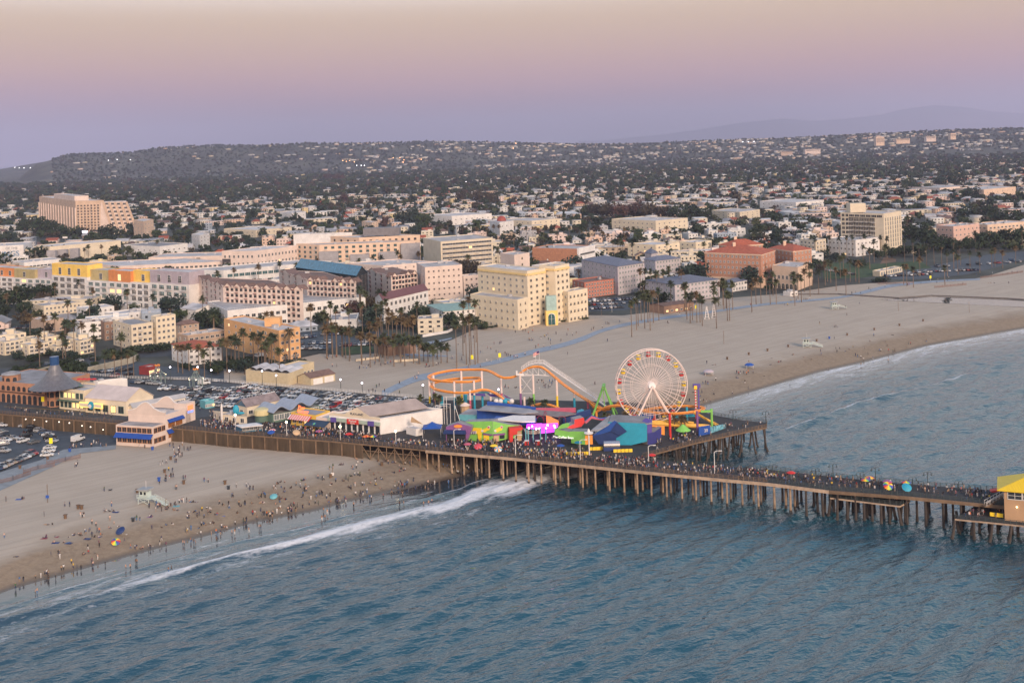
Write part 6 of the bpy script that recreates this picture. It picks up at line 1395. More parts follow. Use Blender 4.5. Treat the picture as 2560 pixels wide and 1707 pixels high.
cols=[(K3,270,520,850,'yellow',.66),(K3,322,480,850,'purple',.55),(K3,575,560,900,'turq',.55),(K3,663,430,832,'yellow',.70),(K3,765,660,905,'pink',.5),(K3,817,550,890,'turq',.5),(K3,915,430,862,'turq',.55),(K3,1012,670,790,'white',.9),(K3,1148,505,780,'pink',.7),(K3,1383,475,850,'purple',.6),(K3,1543,475,860,'green',.6),(K3,1427,745,855,'yellow',1),(K3,1830,535,862,'yellow',.6),(K3,2040,680,868,'turq',.4),(K3,2205,785,885,'pink',.0),(K4,447,930,995,'orange',0),(K4,655,865,975,'green',0),(K4,860,875,990,'pink',0),(K4,1008,915,1000,'turq',0),(K4,1160,938,1040,'red',0),(K4,1352,945,1255,'red',0),(K4,1558,870,1055,'turq',0),(K4,1687,920,1195,'purple',0),(K4,1862,890,1115,'green',0),(K4,960,935,1000,'yellow',0)]
for cf,x,y0,y1,c,fr in cols:
 px,py=cf(x,y1);b=G(px,py,DZ);t=A(cf(x,y0)[0],cf(x,y0)[1],b.y);t.x=b.x;h=t.z-b.z;mb=MB();c2=PK[c];r=.42
 hw=h*(1-fr)if c!='white' else 0
 if fr==0:mb.tube([b,t],r,c2,10)
 else:
  if hw>.05:mb.tube([b,b+Vector((0,0,hw))],r,c2,10)
  mb.tube([b+Vector((0,0,hw)),t],r,rc,10)
 o=mb.build('column',rcst);o['label']='support column painted %s'%c
mb=MB();a=PT(*K4(1725,922),1068);b=PT(*K4(1862,918),1068);mb.bar(a,b,.7,PK['green']);mb.build('column_arm',rcst)
mb=MB();a,b=G(*K3(1383,850),DZ),G(*K3(1543,860),DZ);q=lambda p,y:Vector((p.x,p.y,A(*K3(1400,y),p.y).z))
mb.bar(q(a,490),q(b,700),.14,PKw);mb.bar(q(a,700),q(b,490),.14,PKw);mb.bar(q(a,700),q(b,705),.16,PKw);mb.bar(q(a,488),q(b,488),.16,PKw);mb.build('cross_brace',rcst)
fl=thing('flagpole','white pole with a striped red and white flag above the coaster top','flag',tuple(PT(*K3(1608,330),1011)))
p=PT(*K3(1608,330),1011);t=PT(*K3(1608,178),1011);mb=MB();mb.tube([p,t],.07,PKw,6);mb.build('pole',fl)
c=PT(*K3(1608,182),1011);S=Vector((-.16*10/1.4,0,-.12))
mb=MB()
for i in range(7):
 z0,z1=-i*.17,-(i+1)*.17;n=6;vs=[]
 for j in range(n+1):
  t_=j/n;x=-2.4*t_;sag=-.9*t_**1.3;yy=.12*math.sin(t_*7);vs+=[(c.x+x,c.y+yy,c.z+z0+sag),(c.x+x,c.y+yy,c.z+z1+sag)]
 mb.add(vs,[(2*j,2*j+2,2*j+3,2*j+1)for j in range(n)],PK['red']if i%2==0 else PKw)
mb.add([(c.x,c.y-.15,c.z),(c.x-1.0,c.y-.15,c.z-.28),(c.x-1.0,c.y-.15,c.z-.95),(c.x,c.y-.15,c.z-.66)],[(0,1,2,3)],PK['navy']);mb.build('flag',fl)
fl=thing('flagpole','short white pole with a small pale flag left of the striped flag','flag',tuple(PT(*K3(1565,340),1011)))
p=PT(*K3(1565,340),1011);t=PT(*K3(1565,235),1011);mb=MB();mb.tube([p,t],.06,PKw,6);mb.build('pole',fl);mb=MB();mb.box((t.x-.5,t.y,t.z-.4),(1.0,.04,.6),PKw);mb.build('flag',fl)
sw_=thing('swing_ride','green A frame swing ride standing behind the orange track','ride',tuple(G(*K4(530,960),DZ)))
for dy,feet in((0,(400,700)),(-9,(375,660))):
 mb=MB();ap=PT(*K4(528+(8 if dy else 0),605),1035+(1 if dy else 0));
 for fx in feet:f_=G(*K4(fx,945),DZ);f_.y=ap.y;mb.bar(ap,Vector((f_.x,ap.y+(dy*.5),DZ)),.55,PK['green'],.45)
 mb.build('leg_frame',sw_)
ap=PT(*K4(530,605),1035);mb=MB();mb.bar(ap+Vector((-.4,-4.5,0)),ap+Vector((.4,1,0)),1.0,PK['green'],1.2);mb.build('axle_beam',sw_)
hull=MB();P=[];cx_,cy_,cz_=ap.x,ap.y-2.2,DZ+2.4
prof=[(-5.5,2.2),(-4.2,.5),(-2,-.4),(0,-.6),(2,-.4),(4.2,.5),(5.5,2.2)]
vs=[]
for x,z in prof:vs+=[(cx_+x,cy_-1.1,cz_+z+.9),(cx_+x,cy_-.4,cz_+z),(cx_+x,cy_+.4,cz_+z),(cx_+x,cy_+1.1,cz_+z+.9)]
hull.add(vs,[(4*i+k,4*i+4+k,4*i+5+k,4*i+1+k)for i in range(6)for k in range(3)]+[(0,1,2,3),(27,26,25,24)],PK['orange']);hull.build('boat',sw_)
mb=MB();mb.bar((cx_,cy_,cz_),ap,.3,PK['green']);mb.build('swing_arm',sw_)
dt=thing('drop_tower','slim purple and red drop tower with orange cap behind the wheel','ride',tuple(PT(*K4(1685,900),1046)))
b=G(K4(1685,0)[0],1046,DZ);t=A(*K4(1680,630),b.y);t.x=b.x;mb=MB();mb.box((b.x-.5,b.y,DZ),(.5,.6,t.z-DZ),PK['red'],base=True);mb.box((b.x+.6,b.y,DZ),(.5,.6,t.z-DZ),PK['vio'],base=True);mb.build('mast',dt)
mb=MB()
for i in range(10):mb.box((b.x-.5,b.y-.35,DZ+2+i*1.0),(.54,.1,.4),PKw)
mb.build('light_panels',dt);mb=MB();mb.box((b.x,b.y,t.z),(2.6,1.2,1.3),PK['vio'],base=True);mb.box((b.x-.5,b.y-.65,t.z-.4),(1.1,.2,1.2),PK['yellow'],base=True);mb.build('cap',dt)
S_=lambda*a,**k:cut(*a,**k)
g=S_('game_stall','long lime green game stall with two yellow and red star logos','game stall',k3((680,1052),(1036,1040),(1040,1300),(905,1288),(890,1290),(680,1270)),K3(680,1270),K3(1040,1305),4,PK['green'],side=R_grey)
S_('side_wall',None,None,k3((1040,1042),(1240,1085),(1395,1095),(1400,1240),(1200,1262),(1040,1300)),K3(1040,1305),K3(1400,1262),4,PK['green'],g,side=R_grey)
S_('counter_band','mauve band above the counters',None,k3((925,1186),(1035,1200),(1035,1215),(925,1203)),K3(680,1270),K3(1040,1305),.5,PK['purple'],g,off=.55)
S_('counter_band','mauve band above the counters',None,k3((1040,1198),(1185,1184),(1185,1203),(1040,1216)),K3(1040,1305),K3(1400,1262),.5,PK['purple'],g,off=.55)
for i,(q,LL,RR)in enumerate([(((930,1208),(995,1214),(995,1285),(930,1278)),(680,1270),(1040,1305)),(((1045,1218),(1110,1212),(1110,1285),(1045,1290)),(1040,1305),(1400,1262)),(((1122,1210),(1180,1205),(1180,1250),(1122,1255)),(1040,1305),(1400,1262))]):
 S_('display',None,None,k3(*q),K3(*LL),K3(*RR),.2,[PK['yellow'],PK['tan'],G_dark][i],g,off=.3)
for(cx_,cy_),LL,RR in(((955,1140),(680,1270),(1040,1305)),((1103,1138),(1040,1305),(1400,1262))):
 S_('logo_sign',None,None,k3((cx_-48,cy_+15),(cx_-30,cy_-5),(cx_-5,cy_-10),(cx_+15,cy_-25),(cx_+50,cy_-12),(cx_+45,cy_+8),(cx_+15,cy_+18),(cx_-5,cy_+35),(cx_-40,cy_+32)),K3(*LL),K3(*RR),.25,PK['yellow'],g,off=.35)
 for dx,dy,r,m in((40,-27,17,PKw),(40,-27,12,PK['pink']),(-38,18,15,PKw)):
  S_('logo_disc',None,None,[K3(cx_+dx+r*math.cos(t*.524),cy_+dy+r*math.sin(t*.524))for t in range(12)],K3(*LL),K3(*RR),.2,m,g,off=.42+(.1 if r==12 else 0))
g=S_('food_stall','bright yellow arch front of a food stall with striped awning','food stall',k3((720,1118),(893,1130),(893,1288),(862,1285),(852,1195),(740,1185),(736,1272),(720,1270)),K3(718,1276),K3(893,1296),3.0,PK['yellow'])
for i in range(8):S_('awning_stripe',None,None,k3((742+i*13,1192),(752+i*12,1158),(760+i*12,1160),(751+i*13,1195)),K3(718,1276),K3(893,1296),.1,PKw if i%2 else PK['vio'],g,off=.4)
g=S_('gift_shop','purple gabled shop with orange oval sign and blue awning','shop',k3((465,1110),(610,1062),(780,1108),(775,1160),(715,1300),(465,1290)),K3(460,1296),K3(720,1304),3.5,PK['purple'],side=R_grey)
S_('awning','blue awning',None,k3((455,1145),(705,1150),(718,1190),(440,1186)),K3(460,1296),K3(720,1304),1.2,PK['navy'],g,off=1.3)
S_('shop_opening',None,None,k3((478,1190),(708,1196),(705,1292),(478,1286)),K3(460,1296),K3(720,1304),.15,G_dark,g,off=.12)  # dark panel on the closed front, interior shade put in as colour
S_('oval_sign','orange oval sign',None,[K3(613+52*math.cos(t*.524),1103+20*math.sin(t*.524))for t in range(12)],K3(460,1296),K3(720,1304),.2,PK['orange'],g,off=.2)
g=S_('red_arcade','tall red archway stall beside the magenta lights','stall',k3((1243,1130),(1405,1118),(1402,1148),(1342,1160),(1338,1200),(1288,1215),(1288,1296),(1243,1300)),K3(1243,1304),K3(1405,1290),4,PK['red'])
S_('inner_sign',None,None,k3((1345,1165),(1400,1155),(1400,1290),(1345,1296)),K3(1243,1304),K3(1405,1290),.4,PK['tan'],g,off=-1.2)
g=thing('kiddie_coaster','small purple looping coaster above magenta lit canopy','ride',tuple(G(*K3(1620,1290),DZ)))
for pts in(((1450,1112),(1640,1103),(1645,1128),(1560,1142),(1450,1128)),((1640,1108),(1835,1100),(1838,1122),(1700,1132),(1640,1128)),((1630,1170),(1790,1158),(1792,1176),(1630,1192))):S_('neon_canopy',None,None,k3(*pts),K3(1450,1270),K3(1840,1262),4,E_mag,g)
for x in(1445,1475,1535,1625,1690):b=G(*K3(x,1298),DZ);t=A(*K3(x,1130),b.y);mb=MB();mb.tube([b,(b.x,b.y,t.z)],.22,PK['teal'],6);mb.build('column',g)
pl=MB();D0=1080
def arcp(pts,r=.13):pl.tube([Vector(q)for q in sm([tuple(PT(*K3(x,y),D0))for x,y in pts],5)],r,PK['maroon'],5)
arcp([(1318,1110),(1325,1050),(1365,1012),(1405,1030),(1440,1075),(1500,1105)]);arcp([(1380,1030),(1410,1012),(1455,1030),(1490,1075),(1550,1100)]);arcp([(1617+45*math.cos(t*.42),1045+68*math.sin(t*.42))for t in range(16)],.16)
arcp([(1550,1100),(1552,1000),(1565,970)]);arcp([(1700,1110),(1730,1050),(1780,1015),(1830,1030),(1850,1090)]);arcp([(1850,1110),(1850,1000),(1880,985),(1925,1000),(1930,1060)]);arcp([(1670,1110),(1665,960),(1690,930),(1695,1100)]);pl.build('track',g)
for i,(x,y)in enumerate([(1480,1128),(1520,1105),(1570,1135),(1610,1132),(1710,1090),(1790,1095),(1690,1130),(1800,1120),(1975,1157),(2053,1157),(2140,1155)]):
 mb=MB();mb.ball(PT(*K3(x,y),1100),.28 if i<8 else .42,E_wh,8,5);mb.build('lamp_bulb',g)
g=S_('hanging_banner','row of pastel pictures hung across the arcade entrance','banner',k3((1410,1120),(1440,1150),(1500,1160),(1600,1150),(1620,1135),(1620,1190),(1560,1200),(1440,1198)),K3(1410,1285),K3(1625,1280),.3,mat('pastel_banner',(0.55,0.42,0.38),.8,.5,1.5))
for x in(1455,1590):b=G(*K3(x,1330),DZ);mb=MB();mb.box(tuple(b),(1.4,1.2,1.3),PK['red'],base=True);mb.box((b.x,b.y,DZ+1.31),(1.5,1.3,.12),PKw,base=True);tag(mb.build('trash_bin',None,org=tuple(b)),'red square bin %s the arcade entrance'%('left of' if x<1500 else 'right of'),'bin')
S_('orange_wall','bright orange pointed wall panel behind the magenta canopy','wall',k3((1692,975),(1735,985),(1845,1040),(1842,1095),(1700,1095)),K3(1692,1230),K3(1850,1225),.8,PK['orange'])
g=S_('coffee_shop','lime green coffee shop with white lettering and cut out top','shop',k3((1795,1148),(1820,1135),(1840,1145),(1975,1172),(2010,1165),(2180,1168),(2190,1332),(2000,1312),(1998,1250),(1838,1248),(1838,1215),(1798,1210)),K3(1795,1318),K3(2190,1340),4,PK['green'],side=R_grey)
S_('crest','curved green crest',None,k3((1832,1140),(1845,1112),(1880,1085),(1945,1068),(1975,1080),(1965,1112),(1900,1128)),K3(1795,1318),K3(2190,1340),1.2,PK['green'],g,off=.25)
S_('glass_front',None,None,k3((1880,1256),(1998,1256),(1998,1338),(1880,1332)),K3(1795,1318),K3(2190,1340),.3,G_dark,g,off=.1)
f,n_,a,b=vplane(K3(1795,1318),K3(2190,1340));p=f(*K3(1905,1248))+n_*.35;text('The Coffee Bean',1.05,p,math.atan2((b-a).y,(b-a).x),em('white_sign_letters',(1,1,1),.6),g,g['_o'])
g=S_('red_hall','red cut out wall with round porthole shape behind the green coffee shop','hall',k3((2038,1022),(2152,996),(2165,1058),(2122,1108),(1960,1142),(1945,1115),(2040,1075)),K3(1945,1262),K3(2170,1235),3.5,PK['red'],side=PK['grey'])
S_('red_hall','blue and rose peaked wall right of the red cut out wall','hall',k3((2165,1048),(2250,978),(2350,1015),(2480,1000),(2480,1050),(2250,1010),(2180,1075)),K3(2165,1215),K3(2480,1205),1.5,PK['pink'],side=PK['blue'])
g=S_('blue_hall','long cobalt blue hall with grey flat roof in the park middle','hall',k3((845,905),(1000,908),(1400,948),(1430,960),(1430,1060),(845,1045)),K3(845,1060),K3(1430,1100),11,PK['blue'],side=R_grey)
slabz('roof',None,None,k3((850,902),(975,862),(1560,905),(1600,930),(1400,948),(1000,910)),DZ+5.6,.3,R_grey,g)
S_('blue_fascia','long cobalt blue sloping fascia wall behind the hall roofs','wall',k3((968,803),(1000,805),(1560,873),(1560,906),(970,850)),K3(968,1000),K3(1560,1040),.7,PK['blue'])
S_('rose_fascia','rose pink long low wall behind the grey roofs','wall',k3((1562,883),(2050,880),(2052,938),(1565,906)),K3(1562,1035),K3(2052,1055),.7,PK['pink'])
g=S_('grey_roof_hall','wide hall under a brown grey flat roof right of the blue hall','hall',k3((1430,950),(1850,985),(1850,1010),(1430,980)),K3(1430,1090),K3(1850,1110),9,PK['navy'],side=R_grey)
slabz('roof',None,None,k3((1430,945),(1560,900),(1990,930),(2060,950),(1850,988)),DZ+5.2,.25,mat('brown_grey_roofing',(0.20,0.165,0.17),.9,.2),g)
g=S_('white_canopy_hall','building with broad white flat canopy roof behind the green stall','hall',k3((1040,1022),(1540,1045),(1540,1085),(1300,1095),(1042,1060)),K3(1040,1215),K3(1545,1230),5,PK['blue'])
slabz('roof',None,None,k3((1040,1018),(1285,968),(1560,972),(1560,1042),(1400,1046)),DZ+6.0,.35,PKw,g)
g=S_('teal_shed','pale teal windowless shed right of the big white warehouse','shed',k3((625,960),(845,965),(845,1032),(690,1040),(625,1020)),K3(625,1038),K3(845,1052),9,PK['teal'],side=R_grey)
S_('navy_wall','tall navy blue wall rising to the green swing ride','wall',k3((1898,1012),(2100,940),(2238,900),(2246,962),(1990,1070),(1905,1090)),K3(1898,1150),K3(2250,1080),1.0,PK['navy'])
S_('blue_booth','small bright blue booth beside the tall navy wall','booth',k3((2070,930),(2120,915),(2150,925),(2150,960),(2070,965)),K3(2070,985),K3(2150,985),3,PK['turq'])
g=S_('stage_hall','big hall with grey roof and blue and turquoise tent front','hall',k4((410,1215),(600,1050),(1065,1070),(1066,1188),(1066,1290),(830,1345),(690,1335),(470,1322)),K4(400,1328),K4(1068,1338),10,PK['turq'],side=R_grey)
slabz('roof',None,None,k4((378,1152),(600,972),(1130,1028),(1128,1060),(1062,1072),(668,1030),(560,1100),(470,1150)),DZ+7.2,.35,R_grey,g)
for pts,m in((((400,1216),(668,1032),(700,1048),(625,1160),(520,1190)),'blue'),(((700,1046),(822,1160),(742,1210),(622,1160)),'navy'),(((400,1220),(620,1165),(740,1214),(690,1245),(690,1334),(480,1322)),'navy')):
 S_('tent_panel',m+' tent panel',None,k4(*pts),K4(400,1328),K4(1068,1338),.3,PK[m],g,off=.9 if m=='navy' and pts[0][0]==700 else .5)
g=S_('blue_box_hall','tall violet blue box building right of the stage hall','hall',k4((1068,1190),(1160,1172),(1242,1112),(1242,1232),(1168,1336),(1075,1330)),K4(1068,1338),K4(1250,1290),4,mat('deep_violet_blue_paint',(0.035,0.04,0.20),.6,.1),side=R_grey)
S_('upper_block','purple upper block',None,k4((1068,1075),(1126,1022),(1126,1180),(1068,1190)),K4(1068,1338),K4(1135,1320),3,PK['vio'],g)
S_('end_panel','orange end panel',None,k4((1128,1092),(1282,1100),(1282,1212),(1242,1205),(1242,1120),(1128,1108)),K4(1128,1290),K4(1284,1270),.6,PK['orange'],g)
g=S_('banner_fence','blue banner fence with a white number 20','banner',k4((1702,1112),(1840,1090),(1840,1196),(1702,1222)),K4(1700,1226),K4(1842,1200),.3,PK['blue'])
f,n_,a,b=vplane(K4(1700,1226),K4(1842,1200));p=f(*K4(1788,1172))+n_*.08;text('20',1.5,p,math.atan2((b-a).y,(b-a).x),PKw,g,g['_o'])
S_('banner_fence','long aqua patterned banner fence along the pier corner','banner',k4((1842,1112),(2025,1076),(2026,1126),(1842,1192)),K4(1842,1196),K4(2027,1130),.2,mat('aqua_banner_pattern',(0.14,0.36,0.46),.6,.5,1.2))
S_('teal_wall','long teal low wall behind the coaster station','wall',k4((1390,965),(1640,955),(1660,985),(1400,1000)),K4(1390,1040),K4(1660,1030),.8,PK['turq'])
S_('rose_wall','blue painted low building under the wheel','building',k4((920,985),(1130,1000),(1130,1030),(930,1030)),K4(920,1030),K4(1130,1040),5,PK['blue'])
for x,y,h,c,r in((1510,1180,3.2,'green',2.6),):
 t=thing('carnival_swing','small green cone topped spinning ride at the open pier square','ride',tuple(G(*K4(x,y+30),DZ)));b=Vector(t['_o']);mb=MB();mb.tube([b,b+Vector((0,0,h))],.3,PK['green'],8);mb.build('mast',t);mb=MB();mb.revolve(tuple(b),[(r,h-1.6),(.3,h+.4)],PK['green'],12);mb.build('canopy',t)
for nm,pts,L_,R__,c in(('shade_sail',((370,682),(520,680),(720,692),(720,708),(560,706)),(370,860),(720,870),'blue'),('shade_sail',((720,690),(800,705),(940,700),(950,738),(740,722)),(720,870),(950,875),'vio'),('shade_sail',((965,702),(1010,740),(1130,752),(1120,720)),(965,870),(1130,880),'vio'),('shade_sail',((1160,708),(1200,755),(1290,778),(1230,745)),(1160,870),(1290,880),'purple')):
 S_(nm,{370:'long blue shade sail at left under the coaster loop',720:'violet shade sail in the middle under the coaster loop',965:'violet shade sail right of the teal tent',1160:'purple shade sail farthest right under the coaster'}[pts[0][0]],'shade sail',k3(*pts),K3(*L_),K3(*R__),.12,PK[c])
S_('teal_tent','pale teal peaked tent under the right end of the coaster loop','tent',k3((850,700),(920,672),(1000,690),(990,702),(900,700)),K3(850,865),K3(1000,870),3,PK['teal'])
for x,y,w_,c,lb in((410,790,28,'turq','round turquoise booth left under the coaster loop'),(705,760,22,'turq','small turquoise booth in the middle under the coaster loop'),(700,880,55,'tan','low pavilion with pinkish roof under the coaster loop'),(1220,800,40,'teal','row of beach ball topped stands beside the blue fascia')):
 b=G(*K3(x,y+50),DZ);t=thing('booth',lb,'booth',tuple(b));k=w_/4.9/F*b.y;mb=MB();mb.prism([(b.x+k*math.cos(i*.785),b.y+k*math.sin(i*.785))for i in range(8)],DZ,DZ+2.6,PK[c]);mb.build('wall',t);mb=MB();mb.revolve((b.x,b.y,DZ+2.6),[(k*1.25,0),(k*.3,1.0),(.02,1.1)],PK[c]if c!='tan' else W_pink,10);mb.build('roof',t)
for i,x in enumerate((1080,1135,1190,1270)):
 p=PT(*K3(x,798),1030);mb=MB();mb.ball(p,.95,PKw if i!=2 else PK['turq'],12,8);
 for k in range(0,12,2):
  pass
 mb.tube([(p.x,p.y,DZ),(p.x,p.y,p.z-.9)],.1,PK['grey'],6);tag(mb.build('beach_ball_sign',None,org=(p.x,p.y,DZ)),['leftmost','second from left','third, bluish','rightmost'][i]+' big beach ball on a post behind the blue fascia','decoration','beach ball decorations')
g=thing('trampoline_frame','tall frame of thin white poles between warehouse and teal shed','frame',tuple(G(*K3(530,1010),DZ)));mb=MB()
for x,y0,y1 in((447,740,1075),(480,740,1085),(523,830,1080),(575,730,1040),(395,830,985),(345,850,1065)):b=G(*K3(x,y1),DZ);t=A(*K3(x,y0),b.y);mb.bar(b,(b.x,b.y,t.z),.16,PKw)
for(x0,x1,y,by)in((447,575,742,1060),(395,523,832,1050),(345,480,855,1060)):mb.bar(PT(*K3(x0,y),by),PT(*K3(x1,y),by),.14,PKw)
mb.bar(PT(*K3(575,850),1056),PT(*K3(640,1055),1056),.18,PKw);mb.build('poles',g)
def lamp(bp,tp,kind,label,z=DZ,glow=False):
 b=G(*bp,z);t=A(*tp,b.y);t.x=b.x;h=t.z-z;r=thing('street_lamp',label,'street lamp',tuple(b),0,'street lamps');c=PKw if kind in('white','globe')else M_iron
 mb=MB();mb.tube([b,b+Vector((0,0,h*.3)),b+Vector((0,0,h))],[.18,.12,.09],c,8);mb.build('post',r)
 if kind=='white':mb=MB();mb.tube([b+Vector((0,0,h)),b+Vector((.6,0,h+.35)),b+Vector((1.8,0,h+.4))],[.09,.08,.07],c,6);mb.build('arm',r);mb=MB();mb.box((b.x+1.9,b.y,b.z+h+.36),(.9,.35,.18),c);mb.build('lamp_head',r)
 elif kind=='globe':mb=MB();mb.ball(b+Vector((0,0,h)),.42,E_warm if glow else PKw,10,6);mb.build('lamp_globe',r)
 elif kind=='lot':mb=MB();mb.ball(b+Vector((0,-.1,h)),.34,E_wh if glow else PKw,10,6);mb.build('lamp_globe',r);mb=MB();mb.box((b.x,b.y,b.z+h+.42),(.7,.5,.14),M_iron);mb.build('hood',r)
 else:
  for s_ in(-1,1):
   mb=MB();mb.tube([b+Vector((0,0,h*.93))]+[b+Vector((s_*.55*(1-math.cos(t_*.63)),0,h*.93+.55*math.sin(t_*.63)))for t_ in range(1,6)],.06,c,5);mb.build('arm',r)
   mb=MB();mb.revolve(tuple(b+Vector((s_*1.1,0,h*.93-.45))),[(.02,.45),(.22,.2),(.26,0),(.02,.02)],c,8);mb.build('lamp_head',r)
for i,(bp,tp)in enumerate([((1136,1124),(1135,1076)),((1289,1137),(1288,1090)),((1451,1151),(1450,1102)),((1622,1165),(1621,1116)),((1787,1184),(1786,1130))]):lamp(bp,tp,'white','white single arm pier lamp, %s counted from the left'%['first','second','third','fourth','fifth'][i])
for bp,tp,lb in[((717,1089),(712,1055),'tan post lamp with glowing globe in front of the yellow stall'),((851,1099),(848,1066),'tan post lamp with glowing globe in front of the white warehouse'),((990,1113),(986,1078),'tan post lamp with glowing globe right of the white warehouse'),((589,1077),(587,1037),'tan post lamp with small globe left of the blue kiosk')]:lamp(bp,tp,'globe',lb,glow=True)
for bp,tp,lb in[((1932,1176),(1932,1164),'first'),((2039,1190),(2039,1173),'second'),((2083,1194),(2081,1161),'third'),((2151,1206),(2151,1183),'fourth'),((2189,1203),(2188,1170),'fifth'),((2282,1215),(2282,1196),'sixth'),((2320,1218),(2319,1181),'seventh'),((2397,1224),(2397,1205),'eighth')]:lamp(bp,tp,'twin','dark twin arm lamp on the outer pier, %s from the left'%lb)
lamp((1833,1052),(1833,1026),'twin','dark twin arm lamp near the blue bin at the pier corner');lamp((1915,1060),(1915,1030),'twin','dark twin arm lamp at the outermost tip of the wide pier')
for bp,tp,lb in[(CB(53,575),CB(53,465),'below the tan beach station left edge'),(CB(353,605),CB(353,467),'in front of the beach station wall'),(CB(482,612),CB(482,507),'right of the lamp before the beach station'),(CB(1073,652),CB(1073,545),'at the sand edge right of the garage'),(CB(1270,662),CB(1270,578),'second right of the garage'),(CB(1830,715),CB(1830,597),'left of the coaster'),(CA(1567,570),CA(1567,432),'beside the left wire pavilion'),(CA(1818,560),CA(1818,430),'above the right wire pavilion'),(CA(1943,560),CA(1943,458),'right of the white van'),(K3(1114,800),K3(1114,652),'behind the coaster dip')]:lamp(bp,tp,'lot','tall lit lamp '+lb,z=DZ,glow=True)
for bp,tp,lb in[(C1(780,585),C1(778,512),'tall stadium light with bright violet glow by the tan tower'),(C1(598,600),C1(596,565),'stadium light rack near the school hall')]:
 b=G(*bp,GZ);t=A(*tp,b.y);r=thing('floodlight_mast',lb,'floodlight',tuple(b));mb=MB();mb.tube([b,(b.x,b.y,t.z)],.35,PK['grey'],6);mb.build('mast',r);mb=MB();mb.box((b.x,b.y,t.z),(6,1,2.2),E_wh if 'glow' in lb else PKw);mb.build('lamp_rack',r)
b=G(*K3(2222,1455),DZ);r=thing('sign_post','tall white post with orange pennant and round platform head','sign post',tuple(b));t=A(*K3(2222,1190),b.y)
mb=MB();mb.tube([b,(b.x,b.y,t.z)],.22,PKw,8);mb.build('post',r);mb=MB();mb.revolve((b.x,b.y,t.z),[(.2,-.4),(1.5,0),(1.5,.3),(.6,.5),(.3,1.2),(.02,1.6)],PKw,14);mb.build('round_head',r)
mb=MB();h0=A(*K3(2222,1325),b.y).z
for s_ in(-1,1):mb.box((b.x+s_*.75,b.y,h0),(.9,.1,t.z-h0-.6),PK['orange'],base=True)
mb.build('pennant',r)
def cone_hall():
 s=Bl('carousel_hall','orange arcaded carousel hall with great grey cone roof and blue cap','hall',(113,1015),DZ)
 P=s.foot((-40,1000),(113,1015),None,24);z1=s.top((113,1015),964);m=mat('orange_terracotta_wall',(0.36,0.19,0.12),.85,.1,.4)
 s.wall(P,DZ,z1,m,roof=R_grey,par=.3);fh=(z1-DZ)/2
 s.win(P[0],P[1],DZ,fh,11,1,1.7,3.4,G_dark,mat('dark_brown_trim',(0.07,0.04,0.03),.8,0),'arch',sill=.1,lit=0);s.win(P[0],P[1],DZ+fh+.3,fh,11,1,1.5,1.9,G_dark,mat('dark_brown_trim'),'arch',sill=.6,lit=0)
 a,b=P[0],P[1];u=(b-a).normalized();mb=MB();n_=Vector((u.y,-u.x,0));mb.bar(a+n_*.25+Vector((0,0,fh+.35)),b+n_*.25+Vector((0,0,fh+.35)),.4,mat('dark_brown_trim'),.35);mb.build('cornice',s.root)
 for(px,py),r_,ty in(((22,1005),3.6,938),((131,1018),2.9,953)):
  c=G(px,py,DZ)+Vector((0,r_*.9,0));zt=A(px,ty,c.y-r_).z;mb=MB();n=8;poly=[(c.x+r_*math.cos(i*math.pi/4+.39),c.y+r_*math.sin(i*math.pi/4+.39))for i in range(8)];mb.prism(poly,DZ,zt,m);o=mb.build('corner_tower',s.root)
  mb=MB();mb.revolve((c.x,c.y,zt),[(r_*1.15,-.15),(r_*1.15,.15),(r_*.5,.9),(.02,1.2)],R_grey,8);mb.build('tower_roof',s.root)
  for i in(4,5,6):
   p,q=Vector((*poly[i],0)),Vector((*poly[(i+1)%8],0));s.win(p,q,DZ,(zt-DZ)/3,1,3,1.35,2.1,G_dark,mat('dark_brown_trim'),'arch',sill=.4,lit=0)
 c=G(138,966,z1+.2);Yc=c.y;zt=A(138,911,Yc).z;k=62/F*Yc;mb=MB();H_=zt-c.z
 mb.revolve((c.x,c.y,c.z),[(k,0),(k*.74,H_*.17),(k*.52,H_*.36),(k*.36,H_*.56),(k*.25,H_*.78),(k*.17,H_)],mat('ribbed_grey_metal_roof',(0.15,0.15,0.165),.5,.15,1.0,metal=.3),24);mb.build('cone_roof',s.root)
 mb=MB();zc=A(138,891,Yc).z;mb.tube([(c.x,c.y,zt-.1),(c.x,c.y,zc)],k*.18,mat('deep_blue_glass',(0.015,0.06,0.17),.3,0),10);mb.build('cap_lantern',s.root);s.done()
cone_hall()
Z=dict(z0=DZ)
M_teg=mat('sage_green_trim',(0.10,0.17,0.14),.8,.1)
s=simple('pier_restaurant','two storey cream restaurant with green balcony beside the carousel hall','restaurant',(149,1021),(212,1028),None,976,W_yel,R_flat,depth=12,n1=6,fl=2,w=1.5,h=2.2,glass=G_dark,frame=M_teg,z0=DZ,lit=.25,units=0)
mb=MB();a,b=s.P[0],s.P[1];u=(b-a).normalized();n_=Vector((u.y,-u.x,0));mb.bar(a+n_*.8+Vector((0,0,s.fh)),b+n_*.8+Vector((0,0,s.fh)),1.6,M_teg,.25);mb.bar(a+n_*1.5+Vector((0,0,s.fh+1)),b+n_*1.5+Vector((0,0,s.fh+1)),.12,M_teg);mb.build('balcony',s.root)
c=(s.P[0]*.85+s.P[1]*.15);mb=MB();mb.revolve((c.x+1.5,c.y+4,s.z1),[(6,0),(2.2,1.2),(.02,2.6)],M_teg,4);mb.build('green_roof',s.root);s.done()
s=simple('roof_bar','white rooftop bar block with open terrace above the cream restaurant','bar',(236,1008),(246,1010),(320,1002),953,W_white,R_flat,z0=DZ,units=1);s.done()
tz=DZ+7.6
